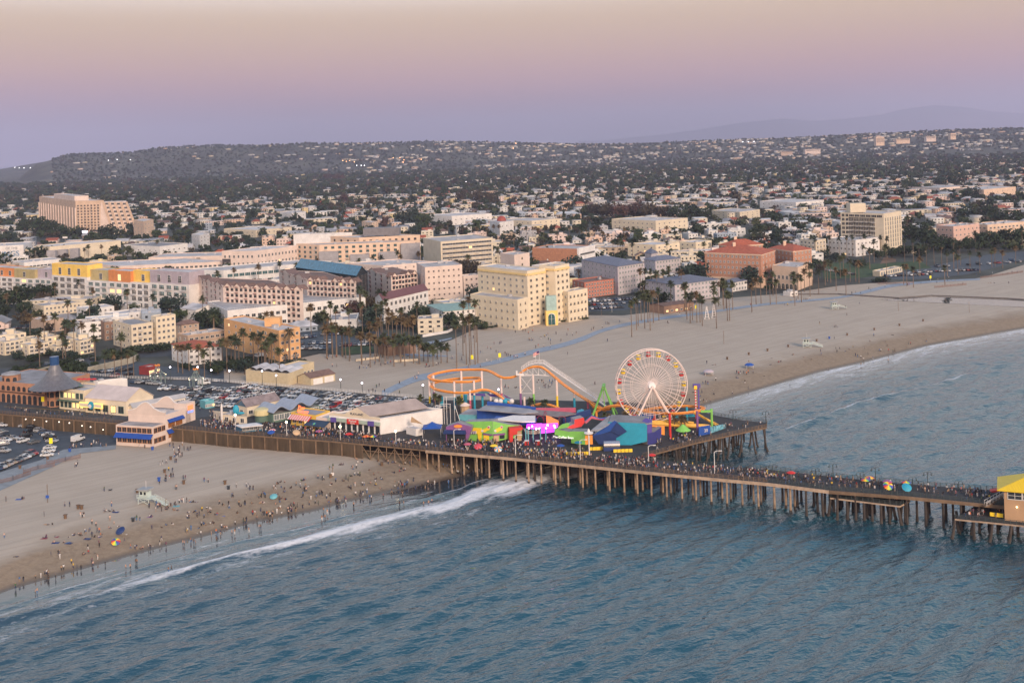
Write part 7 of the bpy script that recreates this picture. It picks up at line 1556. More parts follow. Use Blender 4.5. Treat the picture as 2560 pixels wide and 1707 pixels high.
s=simple('terrace_block','low terrace block carrying the red umbrellas','terrace',(180,1012),(236,1016),None,968,W_cream,R_grey,depth=9,z0=DZ,units=0,par=.3);s.done();tz=s.z1+.05
s=simple('gabled_warehouse','cream warehouse with large pale sloped roof and lit yellow sign','warehouse',(214,1030),(316,1040),(384,1024),1004,W_cream,mat('pale_pinkish_roofing',(0.46,0.41,0.41),.9,.1,.2),roofk='gable',rise=4.2,n1=5,fl=1,w=2.6,h=2.6,glass=G_dark,frame=M_teg,z0=DZ,lit=.2)
a,b=s.P[0],s.P[1];u=(b-a).normalized();n_=Vector((u.y,-u.x,0))
for t0,t1 in((-.06,.18),(.30,.50)):
 mb=MB();p,q=a+(b-a)*t0+n_*1.6,a+(b-a)*t1+n_*1.6;mb.bar(p+Vector((0,0,3.4)),q+Vector((0,0,3.4)),.5,E_yel,1.9);mb.bar(p+n_*.28+u*.3+Vector((0,0,3.4)),q+n_*.28-u*.3+Vector((0,0,3.4)),.1,W_cream,1.3);mb.build('sign_board',s.root)
p=a+(b-a)*.24+n_*1.9;mb=MB();mb.tube([p+Vector((0,0,3.5)),p+n_*.3+Vector((0,0,3.5))],1.5,PK['turq'],14);mb.tube([p+n_*.3+Vector((-.3,0,3.2)),p+n_*.4+Vector((-.3,0,3.2))],.8,PKw,12);mb.build('wave_emblem',s.root);s.done()
s=simple('long_shed','long low shed with pale grey roof reaching into the car park','shed',(322,1038),(334,1040),(464,1014),1020,W_cream,mat('pale_blue_grey_roofing',(0.34,0.35,0.38),.9,.1,.2),roofk='gable2',rise=1.6,z0=DZ,n2=12,fl=1,w=2.0,h=1.8,glass=G_dark,frame=W_white);s.done()
M_cb=mat('pale_rose_stucco',(0.58,0.48,0.43),.85,.07,.2);M_aw=mat('royal_blue_awning',(0.012,0.06,0.30),.7,.08);M_wood=mat('orange_brown_window_wood',(0.30,0.13,0.05),.6,.1)
s=Bl('beach_restaurant','two storey pale restaurant with royal blue awnings and scrolled gable on the sand','restaurant',(384,1118));zz=s.top((384,1118),1067)
P=s.foot((291,1112),(384,1118),(478,1086));u=(P[1]-P[0]).normalized();v=(P[2]-P[1]).normalized();nf=Vector((u.y,-u.x,0));nr_=Vector((v.y,-v.x,0))
fp=[P[0],P[1],P[1]+v*6,P[0]+v*6];s.wall(fp,GZ,zz-.1,M_cb,roof=R_grey,par=.15,name='front_wing')
h2=zz+2.2;q=[P[0]+v*6.1,P[1]+v*6.1,P[2]+v*2,P[3]+v*2]
s.wall([P[0]+v*6.1,P[1]+v*6.1,P[2],P[3]],GZ,h2,M_cb,roof=R_flat,par=.8,units=2,name='rear_wing')
fhh=(zz-GZ)/2
s.win(P[0],P[1],GZ+.3,fhh,7,2,1.75,1.7,G_dark,M_wood,sill=1.0,lit=0);s.win(P[1],P[1]+v*6.2,GZ+.3,fhh,3,2,1.6,1.7,G_dark,M_wood,sill=1.0,lit=0);s.win(P[1]+v*7,P[2]-v*4,GZ+.6,fhh,2,2,3.2,1.6,mat('amber_lit_glass',(0.25,0.1,0.03),.3,0),M_wood,sill=1.0,lit=0)
def awn(a,b,z,n_,dp=1.3,h=1.2,m=M_aw):
 mb=MB();vs=[a+Vector((0,0,z)),b+Vector((0,0,z)),b+n_*dp+Vector((0,0,z-h)),a+n_*dp+Vector((0,0,z-h))];vs=[Vector((p.x,p.y,p.z-GZ))if False else p for p in vs]
 V=[(p.x,p.y,zq)for p,zq in zip(vs,(z,z,z-h,z-h))];V2=[(x,y,zq-.12)for x,y,zq in V]
 mb.add(V+V2,[(0,3,2,1),(4,5,6,7),(3,7,6,2),(0,4,7,3),(1,2,6,5)],m);return mb
awn(P[0]+nf*.05,P[1]+nf*.05,GZ+fhh+1.0,nf,1.6,1.4).build('awning',s.root)
awn(P[1]+v*6.5+nr_*.05,P[2]-v*2+nr_*.05,GZ+fhh+1.0,nr_).build('awning',s.root);awn(P[1]+v*7+nr_*.05,P[2]-v*4+nr_*.05,GZ+2*fhh+1.0,nr_,1.1,1.0).build('awning',s.root)
def scroll(base,uu,L_,z0_,hgt,th,nm):
 pts=[(0,0),(0,.28),(.10,.34),(.22,.46),(.32,.74),(.40,.92),(.47,1.0),(.53,1.0),(.60,.88),(.70,.56),(.82,.38),(.92,.30),(1,.24),(1,0)];n_=Vector((uu.y,-uu.x,0));V=[base+uu*(L_*x)for x,z in pts]
 A1=[(p.x+n_.x*.1,p.y+n_.y*.1,z0_+hgt*z)for p,(x,z)in zip(V,pts)];B1=[(x-n_.x*th,y-n_.y*th,z)for x,y,z in A1];n=len(A1)
 mb=MB();mb.add(A1+B1,[tuple(reversed(range(n))),tuple(range(n,2*n))]+[(i,(i+1)%n,(i+1)%n+n,i+n)for i in range(n)],M_cb)
 for i in range(1,n-2):mb.bar(A1[i],A1[i+1],.35,PKw,.3)
 mb.build(nm,s.root)
Lf=(P[1]-P[0]).length
scroll(P[0]+v*6.1,u,Lf,h2+.5,4.6,.6,'scrolled_gable');scroll(P[3]-u*0-v*2,u,Lf*.95,h2+.5,4.4,.6,'scrolled_gable')
c=P[2]-v*2.5;mb=MB();mb.prism([(p.x,p.y)for p in(c,c+v*5,c+v*5-u*5,c-u*5)],GZ,h2+2.6,M_cb);mb.build('corner_block',s.root)
q=c+nr_*.12+v*2.4;mb=MB();mb.box((q.x,q.y,h2-.2),(2.6,.16,1.8),em('orange_red_sign_glow',(1,.2,.08),1.1),math.atan2(v.y,v.x),base=True);mb.box((q.x,q.y,h2-1.2),(2.8,.16,.7),em('blue_sign_glow',(.2,.3,1),.8),math.atan2(v.y,v.x),base=True);mb.build('lit_sign',s.root);s.done()
s=simple('gabled_shop','long shop with brown grey gable roof and blue gable end','shop',(592,1036),(618,1042),(700,1024),1018,W_cream,mat('brown_grey_roofing'),roofk='gable2',rise=2.6,z0=DZ,n1=1,n2=6,fl=1,w=1.8,h=1.4)
f,n_,a,b=vplane((592,1036),(618,1042));mb=MB();n2=Vector((0,0,0));mb.add([(s.P[0].x+n_.x*.05,s.P[0].y+n_.y*.05,s.z1),(s.P[1].x+n_.x*.05,s.P[1].y+n_.y*.05,s.z1),((s.P[0].x+s.P[1].x)/2+n_.x*.05,(s.P[0].y+s.P[1].y)/2+n_.y*.05,s.z1+2.4)],[(0,1,2)],mat('slate_blue_gable',(0.08,0.15,0.22),.8,.1));mb.build('gable_panel',s.root);s.done()
s=simple('seafood_shop','low white seafood shop with grey roof and bright blue fish figure','shop',(534,1046),(556,1056),(618,1062),1036,W_cream,R_grey,z0=DZ,n1=2,n2=3,fl=1,w=1.6,h=1.8,units=3,lit=.3)
c=PT(590,1024,1060);mb=MB();mb.ball(c,1.5,PK['turq'],10,7,(.8,.6,1.2));mb.ball(c+Vector((1.6,0,-1.3)),1.0,PK['turq'],8,5,(1.6,.5,.5));mb.bar(c-Vector((0,0,1)),c-Vector((0,0,3.2)),.3,M_rail);mb.build('fish_figure',s.root)
mb=MB();p=G(555,1057,DZ);mb.tube([p,p+Vector((0,0,6)),p+Vector((0,0,7.5))],[.45,.4,.02],PKw,10);mb.build('corner_turret',s.root);s.done()
t=thing('round_cafe','round pale yellow cafe with skirted roof between fish shop and wavy roof','cafe',tuple(G(652,1056,DZ)));b=Vector(t['_o']);b.y+=3;mb=MB();mb.tube([b,b+Vector((0,0,2.6))],2.8,M_teg,14);mb.build('wall',t);mb=MB();mb.revolve(tuple(b),[(3.3,2.4),(3.1,4.2),(2.5,4.6),(.02,4.9)],mat('pale_straw_yellow',(0.52,0.46,0.26),.9,.08),16);mb.build('skirt_roof',t)
s=simple('wavy_roof_hall','long food hall with blue grey wavy roof and greenish glass front','hall',(648,1046),(682,1057),(800,1034),1036,M_teg,R_grey,z0=DZ,n2=9,fl=1,w=2.2,h=2.0,glass=G_pale,units=0,par=.2)
a,b,d_=s.P[1],s.P[2],s.P[0];v=(d_-a);mb=MB();n=40;vs=[]
for j in range(n+1):
 t=j/n;q=a+(b-a)*(t*1.05-.02);z=s.z1+1.6+1.0*math.sin(t*6.28*2.6-1.0)+t*.6;e=(q-v.normalized()*1.2);g_=q+v*1.1
 vs+=[(e.x,e.y,z),(g_.x,g_.y,z),(e.x,e.y,z-.2),(g_.x,g_.y,z-.2)]
mb.add(vs,[(4*j,4*j+4,4*j+5,4*j+1)for j in range(n)]+[(4*j+2,4*j+3,4*j+7,4*j+6)for j in range(n)]+[(4*j,4*j+2,4*j+6,4*j+4)for j in range(n)],mat('blue_grey_wavy_metal',(0.28,0.32,0.40),.5,.08,.5));mb.build('wavy_roof',s.root);s.done()
s=simple('burger_stand','yellow burger stand with red striped awning and red neon roof sign','burger stand',(728,1061),(790,1069),None,1038,mat('mustard_yellow_wall',(0.66,0.42,0.07),.8,.06),R_grey,depth=8,z0=DZ,n1=4,fl=1,w=1.6,h=1.8,glass=G_dark,frame=W_cream,units=0,lit=.3,par=.4)
a,b=s.P[0],s.P[1];u=(b-a).normalized();n_=Vector((u.y,-u.x,0));k=18;L_=(b-a).length*.85
for i in range(k):awn(a+u*(L_*i/k)+n_*.05,a+u*(L_*(i+1)/k)+n_*.05,s.z1-.6,n_,2.0,1.3,PK['red']if i%2 else PKw).build('awning_stripe',s.root)
wtext(s,a,b,.45,s.z1+1.6,'Pier',2.0,E_or,.1);wtext(s,a,b,.52,s.z1+.3,'Burger',1.9,E_or,.2);s.done()
s=simple('snack_shop','pale pink shop front with navy awning between burger stand and warehouse','shop',(791,1069),(826,1073),None,1046,W_pink,R_flat,depth=10,z0=DZ,units=1,fl=1)
a,b=s.P[0],s.P[1];u=(b-a).normalized();n_=Vector((u.y,-u.x,0));awn(a-u*3+n_*.05,b+n_*.05,s.z1-1.0,n_,3.5,1.3,mat('navy_canvas',(0.02,0.05,0.10),.8,.1)).build('awning',s.root);s.done()
s=Bl('arcade_warehouse','big white arcade warehouse with gabled front and long blank side wall','warehouse',(952,1086),DZ);P=s.foot((824,1072),(952,1086),(1107,1060));z1=s.top((952,1086),1050)
s.wall(P,DZ,z1,W_white,roof=R_grey,par=.6,units=3);u=(P[1]-P[0]).normalized();v=(P[2]-P[1]).normalized();Lw=(P[1]-P[0]).length;Ld=(P[2]-P[1]).length;n_=Vector((u.y,-u.x,0))
q=[P[0]+u*Lw*.30+v*.5,P[0]+u*Lw*.80+v*.5,P[0]+u*Lw*.80+v*Ld*.93,P[0]+u*Lw*.30+v*Ld*.93];gable(s,q,z1+.62,3.0,mat('pinkish_grey_roofing',(0.33,0.28,0.27),.9,.12,.2),W_cream,along=1)
fa=P[0]+n_*.1;pts=[(0,0),(0,.5),(.04,.9),(.30,.9),(.55,3.6),(.80,.9),(.96,.9),(1,.5),(1,0)];V=[(fa.x+u.x*Lw*x,fa.y+u.y*Lw*x,z1+z)for x,z in pts];V2=[(x-n_.x*.5,y-n_.y*.5,z)for x,y,z in V];n=len(V);mb=MB()
mb.add(V+V2,[tuple(reversed(range(n))),tuple(range(n,2*n))]+[(i,(i+1)%n,(i+1)%n+n,i+n)for i in range(n)],W_cream);mb.build('gabled_parapet',s.root)
wtext(s,P[0],P[1],.55,z1+.9,'PLAYLAND',1.15,M_dk,.16)
mb=MB();mb.bar(P[0]+n_*.5+Vector((0,0,z1-DZ-1.3)),P[1]+n_*.5+Vector((0,0,z1-DZ-1.3)),1.0,mat('pale_mint_fascia',(0.34,0.42,0.36),.8,.05),1.0);mb.build('fascia',s.root)
for i in range(9):
 p=P[0]+u*(Lw*(i+.5)/9)+n_*.06;k=MB();k.box((p.x,p.y,DZ),(Lw/9*.68,.12,2.8),G_dark,math.atan2(u.y,u.x),base=True);k.build('shop_opening',s.root)  # dark boxes on solid wall, the shade of open shopfronts given as colour
for t_,w_,tx in((.12,2.4,''),(.50,5.0,'Playland'),(.85,2.6,'')):
 p=P[0]+u*(Lw*t_)+n_*1.15;k=MB();k.box((p.x,p.y,z1-2.1),(w_,.2,1.7),PK['vio']if not tx else PK['red'],math.atan2(u.y,u.x),base=True);k.build('sign_board',s.root)
wtext(s,P[0],P[1],.50,z1-1.3,'Playland',1.0,PKw,1.3);wtext(s,P[0],P[1],.50,z1-2.0,'Arcade',.7,PKw,1.3);s.done()
s=simple('blue_kiosk','long blue kiosk with flat white roof at the pier railing','kiosk',(591,1079),(604,1082),(655,1076),1064,mat('steel_blue_boards',(0.05,0.15,0.25),.8,.1),R_flat,z0=DZ,n2=5,fl=1,w=1.2,h=1.0,glass=G_pale,units=0,par=.1)
slabz('eave',None,None,[(588,1062),(603,1068),(658,1062),(641,1057)],s.z1+.35,.25,PKw,s.root);s.done()
s=simple('white_kiosk','small white kiosk box under the tan shade sail','kiosk',(1016,1084),(1040,1090),(1056,1087),1072,W_white,R_flat,z0=DZ,units=0,par=.2);s.done()
S_('tan_sail','tan triangular shade sail above the white kiosk','shade sail',k3((42,985),(180,1078),(90,1062),(32,1055)),K3(30,1180),K3(185,1200),.1,PK['tan'])
def tent(cx_,cy_,bx,by,w_,label,m,z=DZ,cf=K3):
 b=G(*cf(bx,by),z);ap=A(*cf(cx_,cy_),b.y);t=thing('canopy_tent',label,'tent',tuple(b));e=w_/2;hz=ap.z-z
 mb=MB();h0=hz*.62
 for sx in(-1,1):
  for sy in(-1,1):k=MB();k.box((b.x+sx*e*.95,b.y+sy*e*.95,z),(.12,.12,h0),PKw,base=True);k.build('post',t)
 n=5;vs=[];fs=[]
 for i in range(n+1):
  f_=1-i/n;zq=z+h0+(hz-h0)*(1-f_)**1.5
  for sx,sy in((-1,-1),(1,-1),(1,1),(-1,1)):vs.append((b.x+sx*e*f_,b.y+sy*e*f_,zq))
 for i in range(n):
  for k_ in range(4):a_=4*i+k_;b_=4*i+(k_+1)%4;fs.append((a_,b_,b_+4,a_+4))
 mb.add(vs,fs,m);mb.build('canopy',t);return t
tent(297,1045,300,1215,6.6,'royal blue peaked canopy tent left of the purple shop',PK['blue'])
tent(100,420,0,0,3,'x',PKw)if False else None
s=simple('trolley','white and teal trolley shaped food cart near the left car park','food cart',(500,1018),(514,1022),(536,1018),1003,PK['teal'],PKw,z0=DZ,n2=4,fl=1,w=1.2,h=1.0,glass=G_pale,units=0,lit=.4);s.done()
b=G(*K4(635,1400),DZ);t=thing('trailer','polished silver food trailer on dark base in front of the stage hall','trailer',tuple(b));mb=MB();mb.tube([b+Vector((-2.6,0,1.9)),b+Vector((2.6,0,1.9))],1.25,PK['silver'],14);mb.build('shell',t);mb=MB();mb.box((b.x,b.y,DZ+.1),(5.4,2.2,1.3),PK['navy'],base=True);mb.build('skirt',t)
for i,(x,y,w_)in enumerate(((790,1420,5),(440,1395,3),(2095-1862,1455,6),(525,1390,3))):
 b=G(*K4(x,y),DZ);mb=MB()
 for j in range(int(w_)):mb.box((b.x-w_*.6+j*1.25,b.y,DZ),(1.1,.3,1.0),PK['yellow'],.08,base=True)
 tag(mb.build('barrier',None,org=tuple(b)),['row of yellow plastic barriers right of the silver trailer','yellow barriers left of the silver trailer','yellow barriers beside the green coffee shop','short yellow barrier nearest the silver trailer'][i],'barrier')
s=Bl('pier_end_restaurant','tan building with ribbed bright yellow hipped roof at the right pier end','restaurant',(2512,1300),5.2);a=G(2512,1300,5.2);b=G(2800,1328,5.2);u=(b-a).normalized();n_=Vector((-u.y,u.x,0));P=[a,b,b+n_*16,a+n_*16];P=[a,b,b+n_*11,a+n_*11];z1=A(2512,1224,a.y).z
s.wall(P,5.2,z1,mat('warm_tan_wall',(0.42,0.27,0.16),.9,.07,.3),flat=False);Yr=mat('ribbed_yellow_metal_roof',(0.72,0.50,0.02),.5,.1,1.5,stretch=(6,.2,.2));hip(s,P,z1+.02,4.0,Yr,over=1.8,ridge=.9)
s.win(a,b,5.2,3,7,1,3.4,2.0,G_dark,M_frame,'grid',sill=z1-5.2-2.3,lit=0);s.win(a+n_*11,a,5.2,3,3,1,3.4,2.0,G_dark,M_frame,'grid',sill=z1-5.2-2.3,lit=0)
mb=MB();q=a+u*3.0-n_*.15;mb.ball((q.x,q.y,z1-4.2),.18,E_warm,8,5);mb.build('wall_lamp',s.root);s.done()
mb=MB();a,b=G(2475,1292,5.2),G(2508,1296,5.2);mb.bar(a+Vector((0,0,.8)),b+Vector((0,0,.8)),.15,PK['yellow'],1.0);tag(mb.build('yellow_parapet',None,org=tuple(a)),'low bright yellow panel beside the pier end restaurant','panel')
t=thing('staircase','stair with white handrails from the pier down to the end platform','staircase',tuple(G(2470,1262,DZ)));a,b=G(2464,1262,DZ),G(2510,1236,DZ+1.5);mb=MB()
for k in range(9):q=a+(b-a)*(k/9);mb.box((q.x,q.y,q.z-.2),(.9,1.6,.2),M_brace)
mb.build('steps',t)
for dy in(-.8,.8):mb=MB();o_=Vector((0,dy,1.0));mb.bar(a+o_,b+o_,.09,PKw);mb.bar(a+o_*.5,b+o_*.5,.07,PKw);[mb.box((a.x+(b.x-a.x)*k/6,a.y+(b.y-a.y)*k/6+dy,a.z+(b.z-a.z)*k/6),(.08,.08,1.0),PKw,base=True)for k in range(7)];mb.build('handrail',t)
tag(cut('red_canopy','x','x',[CO(2040,690),CO(2160,668),CO(2150,685),CO(2060,702)],CO(2040,720),CO(2160,728),2.0,PK['red']),'small dark red canopy by the yellow roof on the outer pier','canopy')
for i,(x,y)in enumerate(((1450,600),(1800,640))):
 b=G(*CA(x,y-20),DZ-3 if False else DZ);t=thing('wire_pavilion','grey green wire dome pavilion with red finials, %s one'%('left' if i==0 else 'right'),'pavilion',tuple(b));r_=3.3 if i==0 else 2.9;mb=MB();m=mat('grey_green_wire',(0.20,0.26,0.25),.6,.1)
 for k in range(8):
  a=k*math.pi/4;ca,sa=math.cos(a),math.sin(a);kk=MB();kk.tube([(b.x+r_*ca,b.y+r_*sa,DZ),(b.x+r_*ca,b.y+r_*sa,DZ+3.8)],.14,m,6);kk.build('post',t)
  mb.tube([(b.x+r_*1.1*ca,b.y+r_*1.1*sa,DZ+3.8),(b.x+r_*.6*ca,b.y+r_*.6*sa,DZ+4.9),(b.x+r_*.3*ca,b.y+r_*.3*sa,DZ+6.6),(b.x+r_*.22*ca,b.y+r_*.22*sa,DZ+7.6)],.09,m,5)
 for z_,q in((3.8,1.1),(4.9,.6),(6.6,.3)):mb.tube([(b.x+r_*q*math.cos(j*.524),b.y+r_*q*math.sin(j*.524),DZ+z_)for j in range(13)],.08,m,5,cap=False)
 mb.build('dome_ribs',t);mb=MB()
 for j in range(4):mb.ball((b.x+.9*math.cos(j*1.57),b.y+.9*math.sin(j*1.57),DZ+8),.3,PK['orange'],6,4,(1,1,1.6))
 mb.build('finials',t)
 for j in range(6):mb=MB();mb.ball((b.x+r_*1.1*math.cos(j),b.y+r_*1.1*math.sin(j),DZ+3.9),.16,E_warm,6,4);mb.build('lamp_bulb',t)
sl=MB()
for i,(x,y)in enumerate([(240,907),(320,913),(430,926),(546,932),(640,941),(757,967),(835,978),(950,1003)]):
 p=PT(*CA(x,y),(1034+(CA(x,0)[0]-8)/275*22));mb=MB();mb.ball((p.x,p.y-.4,p.z),.24,em('soft_wall_lamp',(1,.86,.72),2.2),8,5);mb.tube([(p.x,p.y-.4,p.z),(p.x,p.y+.2,p.z+.1)],.05,M_iron,4)
 tag(mb.build('wall_lamp',None,org=tuple(p)),'small round lit lamp on the brown seawall, number %d from the left'%(i+1),'wall lamp','seawall lamps')
SK=[mat('skin_light',(0.42,0.25,0.18),.6,0),mat('skin_tan',(0.28,0.15,0.095),.6,0),mat('skin_brown',(0.12,0.065,0.042),.6,0)]
HR=[mat('hair_black',(0.012,0.010,0.009),.6,0),mat('hair_brown',(0.05,0.028,0.015),.6,0),mat('hair_blond',(0.25,0.17,0.08),.6,0)]
CLO=[((.014,.014,.017),'black',26),((.55,.54,.54),'white',19),((.10,.105,.12),'dark grey',10),((.02,.035,.09),'navy',11),((.35,.035,.035),'red',5),((.28,.28,.30),'grey',7),((.05,.14,.32),'blue',6),((.52,.36,.30),'pale pink',6),((.05,.11,.06),'green',3),((.62,.42,.05),'yellow',2),((.60,.16,.04),'orange',2),((.33,.22,.14),'tan',5),((.14,.05,.10),'plum',3)]
CM_=[mat(n.replace(' ','_')+'_cloth',c,.9,0)for c,n,_ in CLO]
def pose(kind):
 s={}
 if kind in('stand','walk'):
  k=1 if kind=='walk' else 0
  J=dict(pel=(0,0,.95,.125),sp=(0,0,1.17,.115),ch=(0,0,1.36,.14),nk=(0,.01,1.49,.052),hd=(0,-.01,1.60,.092),ht=(0,0,1.69,.07))
  for x,sd in((1,'L'),(-1,'R')):
   f=x*k;J.update({'sh'+sd:(.17*x,0,1.41,.06),'el'+sd:(.23*x,.06*f+.02,1.14,.042),'wr'+sd:(.25*x,.16*f-.06,.91,.028),'ha'+sd:(.25*x,.18*f-.08,.84,.03),'hp'+sd:(.09*x,0,.88,.088),'kn'+sd:(.095*x,-.16*f-.02,.49,.058),'an'+sd:(.10*x,-.22*f+.03+(.1 if f<0 else 0),.085,.038),'to'+sd:(.11*x,-.22*f-.13,.04,.035)})
 elif kind=='sit':
  J=dict(pel=(0,0,.13,.125),sp=(0,.08,.33,.115),ch=(0,.10,.53,.135),nk=(0,.08,.66,.052),hd=(0,.04,.77,.092),ht=(0,.05,.86,.07))
  for x,sd in((1,'L'),(-1,'R')):J.update({'sh'+sd:(.17*x,.10,.58,.058),'el'+sd:(.25*x,-.06,.38,.042),'wr'+sd:(.16*x,-.28,.42,.028),'ha'+sd:(.13*x,-.35,.43,.03),'hp'+sd:(.09*x,-.04,.12,.088),'kn'+sd:(.15*x,-.40,.42,.058),'an'+sd:(.13*x,-.62,.08,.038),'to'+sd:(.14*x,-.76,.04,.035)})
 else:
  J=dict(pel=(0,0,.12,.12),sp=(0,.22,.11,.11),ch=(0,.41,.13,.125),nk=(0,.54,.13,.05),hd=(0,.65,.14,.09),ht=(0,.74,.15,.07))
  for x,sd in((1,'L'),(-1,'R')):J.update({'sh'+sd:(.17*x,.46,.12,.055),'el'+sd:(.30*x,.24,.06,.042),'wr'+sd:(.36*x,.02,.05,.028),'ha'+sd:(.37*x,-.05,.05,.028),'hp'+sd:(.09*x,-.06,.11,.085),'kn'+sd:(.13*x,-.44,.16 if x>0 else .09,.055),'an'+sd:(.14*x,-.84,.06,.038),'to'+sd:(.16*x,-.88,.15,.032)})
 E=[('pel','sp',1),('sp','ch',1),('ch','nk',0),('nk','hd',0),('hd','ht',3)]
 for sd in 'LR':E+=[('ch','sh'+sd,1),('sh'+sd,'el'+sd,1),('el'+sd,'wr'+sd,0),('wr'+sd,'ha'+sd,0),('pel','hp'+sd,2),('hp'+sd,'kn'+sd,2),('kn'+sd,'an'+sd,2),('an'+sd,'to'+sd,0)]
 return J,E
def body(kind,hi):
 J,E=pose(kind);K=list(J);me=bpy.data.meshes.new('b');me.from_pydata([J[k][:3]for k in K],[(K.index(a),K.index(b))for a,b,_ in E],[])
 o=bpy.data.objects.new('b',me);COL.objects.link(o);o.modifiers.new('s','SKIN')
 if hi:sb=o.modifiers.new('d','SUBSURF');sb.levels=1
 for i,k in enumerate(K):me.skin_vertices[0].data[i].radius=(J[k][3],J[k][3]*(.72 if k in('ch','sp','pel')else 1));me.skin_vertices[0].data[i].use_root=k=='pel'
 dg=bpy.context.evaluated_depsgraph_get();m2=bpy.data.meshes.new_from_object(o.evaluated_get(dg));bpy.data.objects.remove(o)
 mb=MB();SL=[SK[0],CM_[0],CM_[2],HR[0]]
 for m in SL:mb.mi(m)
 mb.v=[tuple(v.co)for v in m2.vertices]
 hd=Vector(J['hd'][:3])
 for p in m2.polygons:
  c=p.center;best=(9,0)
  for a,b,t in E:
   A_,B_=Vector(J[a][:3]),Vector(J[b][:3]);d=B_-A_;q=max(0,min(1,(c-A_).dot(d)/d.dot(d)));L_=(A_+d*q-c).length/((J[a][3]+J[b][3])/2)
   if L_<best[0]:best=(L_,t)
  t=best[1]
  up=Vector((0,0,1))if kind!='lie' else Vector((0,1,0));bk=Vector((0,1,0))if kind!='lie' else Vector((0,0,-1));r=c-hd
  if r.length<.17 and t in(0,3):t=3 if r.dot(up)>.035 or r.dot(bk)>.03 else 0
  mb.f.append(tuple(p.vertices));mb.m.append(t)
 if hi:
  ey=Vector((0,-1,0))if kind!='lie' else Vector((0,0,1));up=Vector((0,0,1))if kind!='lie' else Vector((0,1,0));n0=hd+ey*.085
  mb.tube([n0+up*.015,n0+ey*.028-up*.02],[.008,.014],SK[0],5);mb.bar(n0-up*.05-Vector((.02,0,0))+ey*.002,n0-up*.05+Vector((.02,0,0))+ey*.002,.01,CM_[4])
  for s_ in(-1,1):mb.ball(n0+up*.015+Vector((.03*s_,0,0)),.011,HR[0],6,4);mb.ball(hd+Vector((.092*s_,0,0)),.024,SK[0],6,4,(.5,.8,1.2))
  for sd in 'LR':
   h=Vector(J['ha'+sd][:3]);d=(h-Vector(J['wr'+sd][:3])).normalized()
   for i in range(4):b_=h+Vector((0,(i-1.5)*.018,0))if abs(d.y)<.7 else h+Vector(((i-1.5)*.018,0,0));L_=(.07,.082,.078,.06)[i];mb.tube([b_,b_+d*L_*.55,b_+d*L_+Vector((0,-.012,-.004))],[.0095,.009,.007],SK[0],5)
   mb.tube([h-d*.01+Vector((0,-.02,0)),h+d*.03+Vector((0,-.05,0))],[.010,.008],SK[0],5)
 me2=mb.mesh('person',smooth=True);return me2,mb.arrays(),mb.mats
BODY={k:body(k,True)for k in('stand','walk','sit','lie')};BLOW={k:body(k,False)for k in('stand','walk','sit','lie')}
PEOPLE=[]
def ps(cf,txt,zone,z=None):
 for t in txt.split():
  k='s'
  if t[-1]in 'stlw':k=t[-1];t=t[:-1]
  x,y=t.split(',');px,py=cf(float(x),float(y));g=G(px,py,z if z is not None else GZ)
  if z is None:
   for _ in range(3):sd=g.y-shore(g.x);zz=float(zbeach(np.array([g.x]),np.array([sd]),np.array([g.y]))[0]);g=G(px,py,max(zz,-.25))
  PEOPLE.append((g.x,g.y,g.z,k,zone))
ps(CL,'55,565 205,540t 220,540t 957,470 595,612 640,612 405,700 430,775l 480,775t 740,705 755,710 770,705 1010,740 1048,775 845,775 882,795 1025,610 957,650t 975,655t 1000,655t 1030,655t 1060,655l 893,850 912,850 925,870t 40,900 425,890t 400,895l 505,885l 665,875t 685,875t 845,890 780,900l 870,890t 905,885l 500,940t 590,940t 630,942l','on the lower left sand')
ps(CL,'1200,1000 1240,1005 1255,1005 1295,1000t 1310,995t 1365,1000 1380,1000 1405,1000 1467,965 1483,925 1525,985 468,1060 535,1055 548,1060 550,1095 150,1070l 870,1035l 855,1160 967,1155 708,1190 745,1195 443,1270 450,1300 512,1285 180,1305 215,1300 143,1370','at the left waterline')
ps(CL,'1680,965 1695,970 1752,940 1780,955 1797,965 1990,940 325,1410 342,1410 1155,1190 1197,1185 1245,1140 1257,1140 1548,1215 1575,1200 2130,870 2155,865 2285,850','wading at left',0.0)
ps(CL,'1845,880 1940,880 1985,860 2000,880 2025,870 2035,810 2060,805t 2080,805t 1850,790 1395,820 1480,805t 1525,785t 1580,775t 1375,700t 1390,702l 1255,740 1285,740 2180,675t 2160,780 2195,830 2320,690 2340,690','below the rainbow umbrella')
ps(CL,'1430,655 1450,625 1485,655 1470,620 1370,625 1520,610 1525,585 1570,610 1605,645t 1625,645t 1590,645t 1610,605 1685,575 1715,575 1740,570t 1775,570t 1800,568l 1720,725 1735,725 1735,670t 1770,665t 1795,660t 1810,710 1830,700 1855,655 1875,720 1910,690 1930,665t 1975,690t 1995,685t 2015,590 2045,600t 2100,600 2105,630 2130,525 2140,525 2195,600 2215,610t 2250,600 2310,585t','by the lifeguard tower')
ps(CL,'1465,410 1515,380 1525,380 1555,350 1570,345 1590,345 1520,330t 1550,285 1585,295 1470,235 1493,225 1527,215 1600,160 1615,150 1625,165 1640,150 1650,140 1660,160 1672,150 1630,135 1645,125 1605,130 1605,210 1618,210 1683,360 1702,360 1610,455 1622,455 1875,385 1912,390 2170,435 2262,430 2280,440 2295,460 2325,460 1560,60 1595,95 1640,100 1675,50 1720,95 1735,100 1750,90 1650,85 1690,95 1590,60','on the sand track')
ps(CL,'700,245 712,225 688,250 840,65 538,135 430,130 640,95 700,70 745,65 765,60 885,35 905,30 860,30 1280,65 1330,75 1375,60 1400,55 925,65 945,65 975,60 655,60 665,80 675,65','by the left pavement')
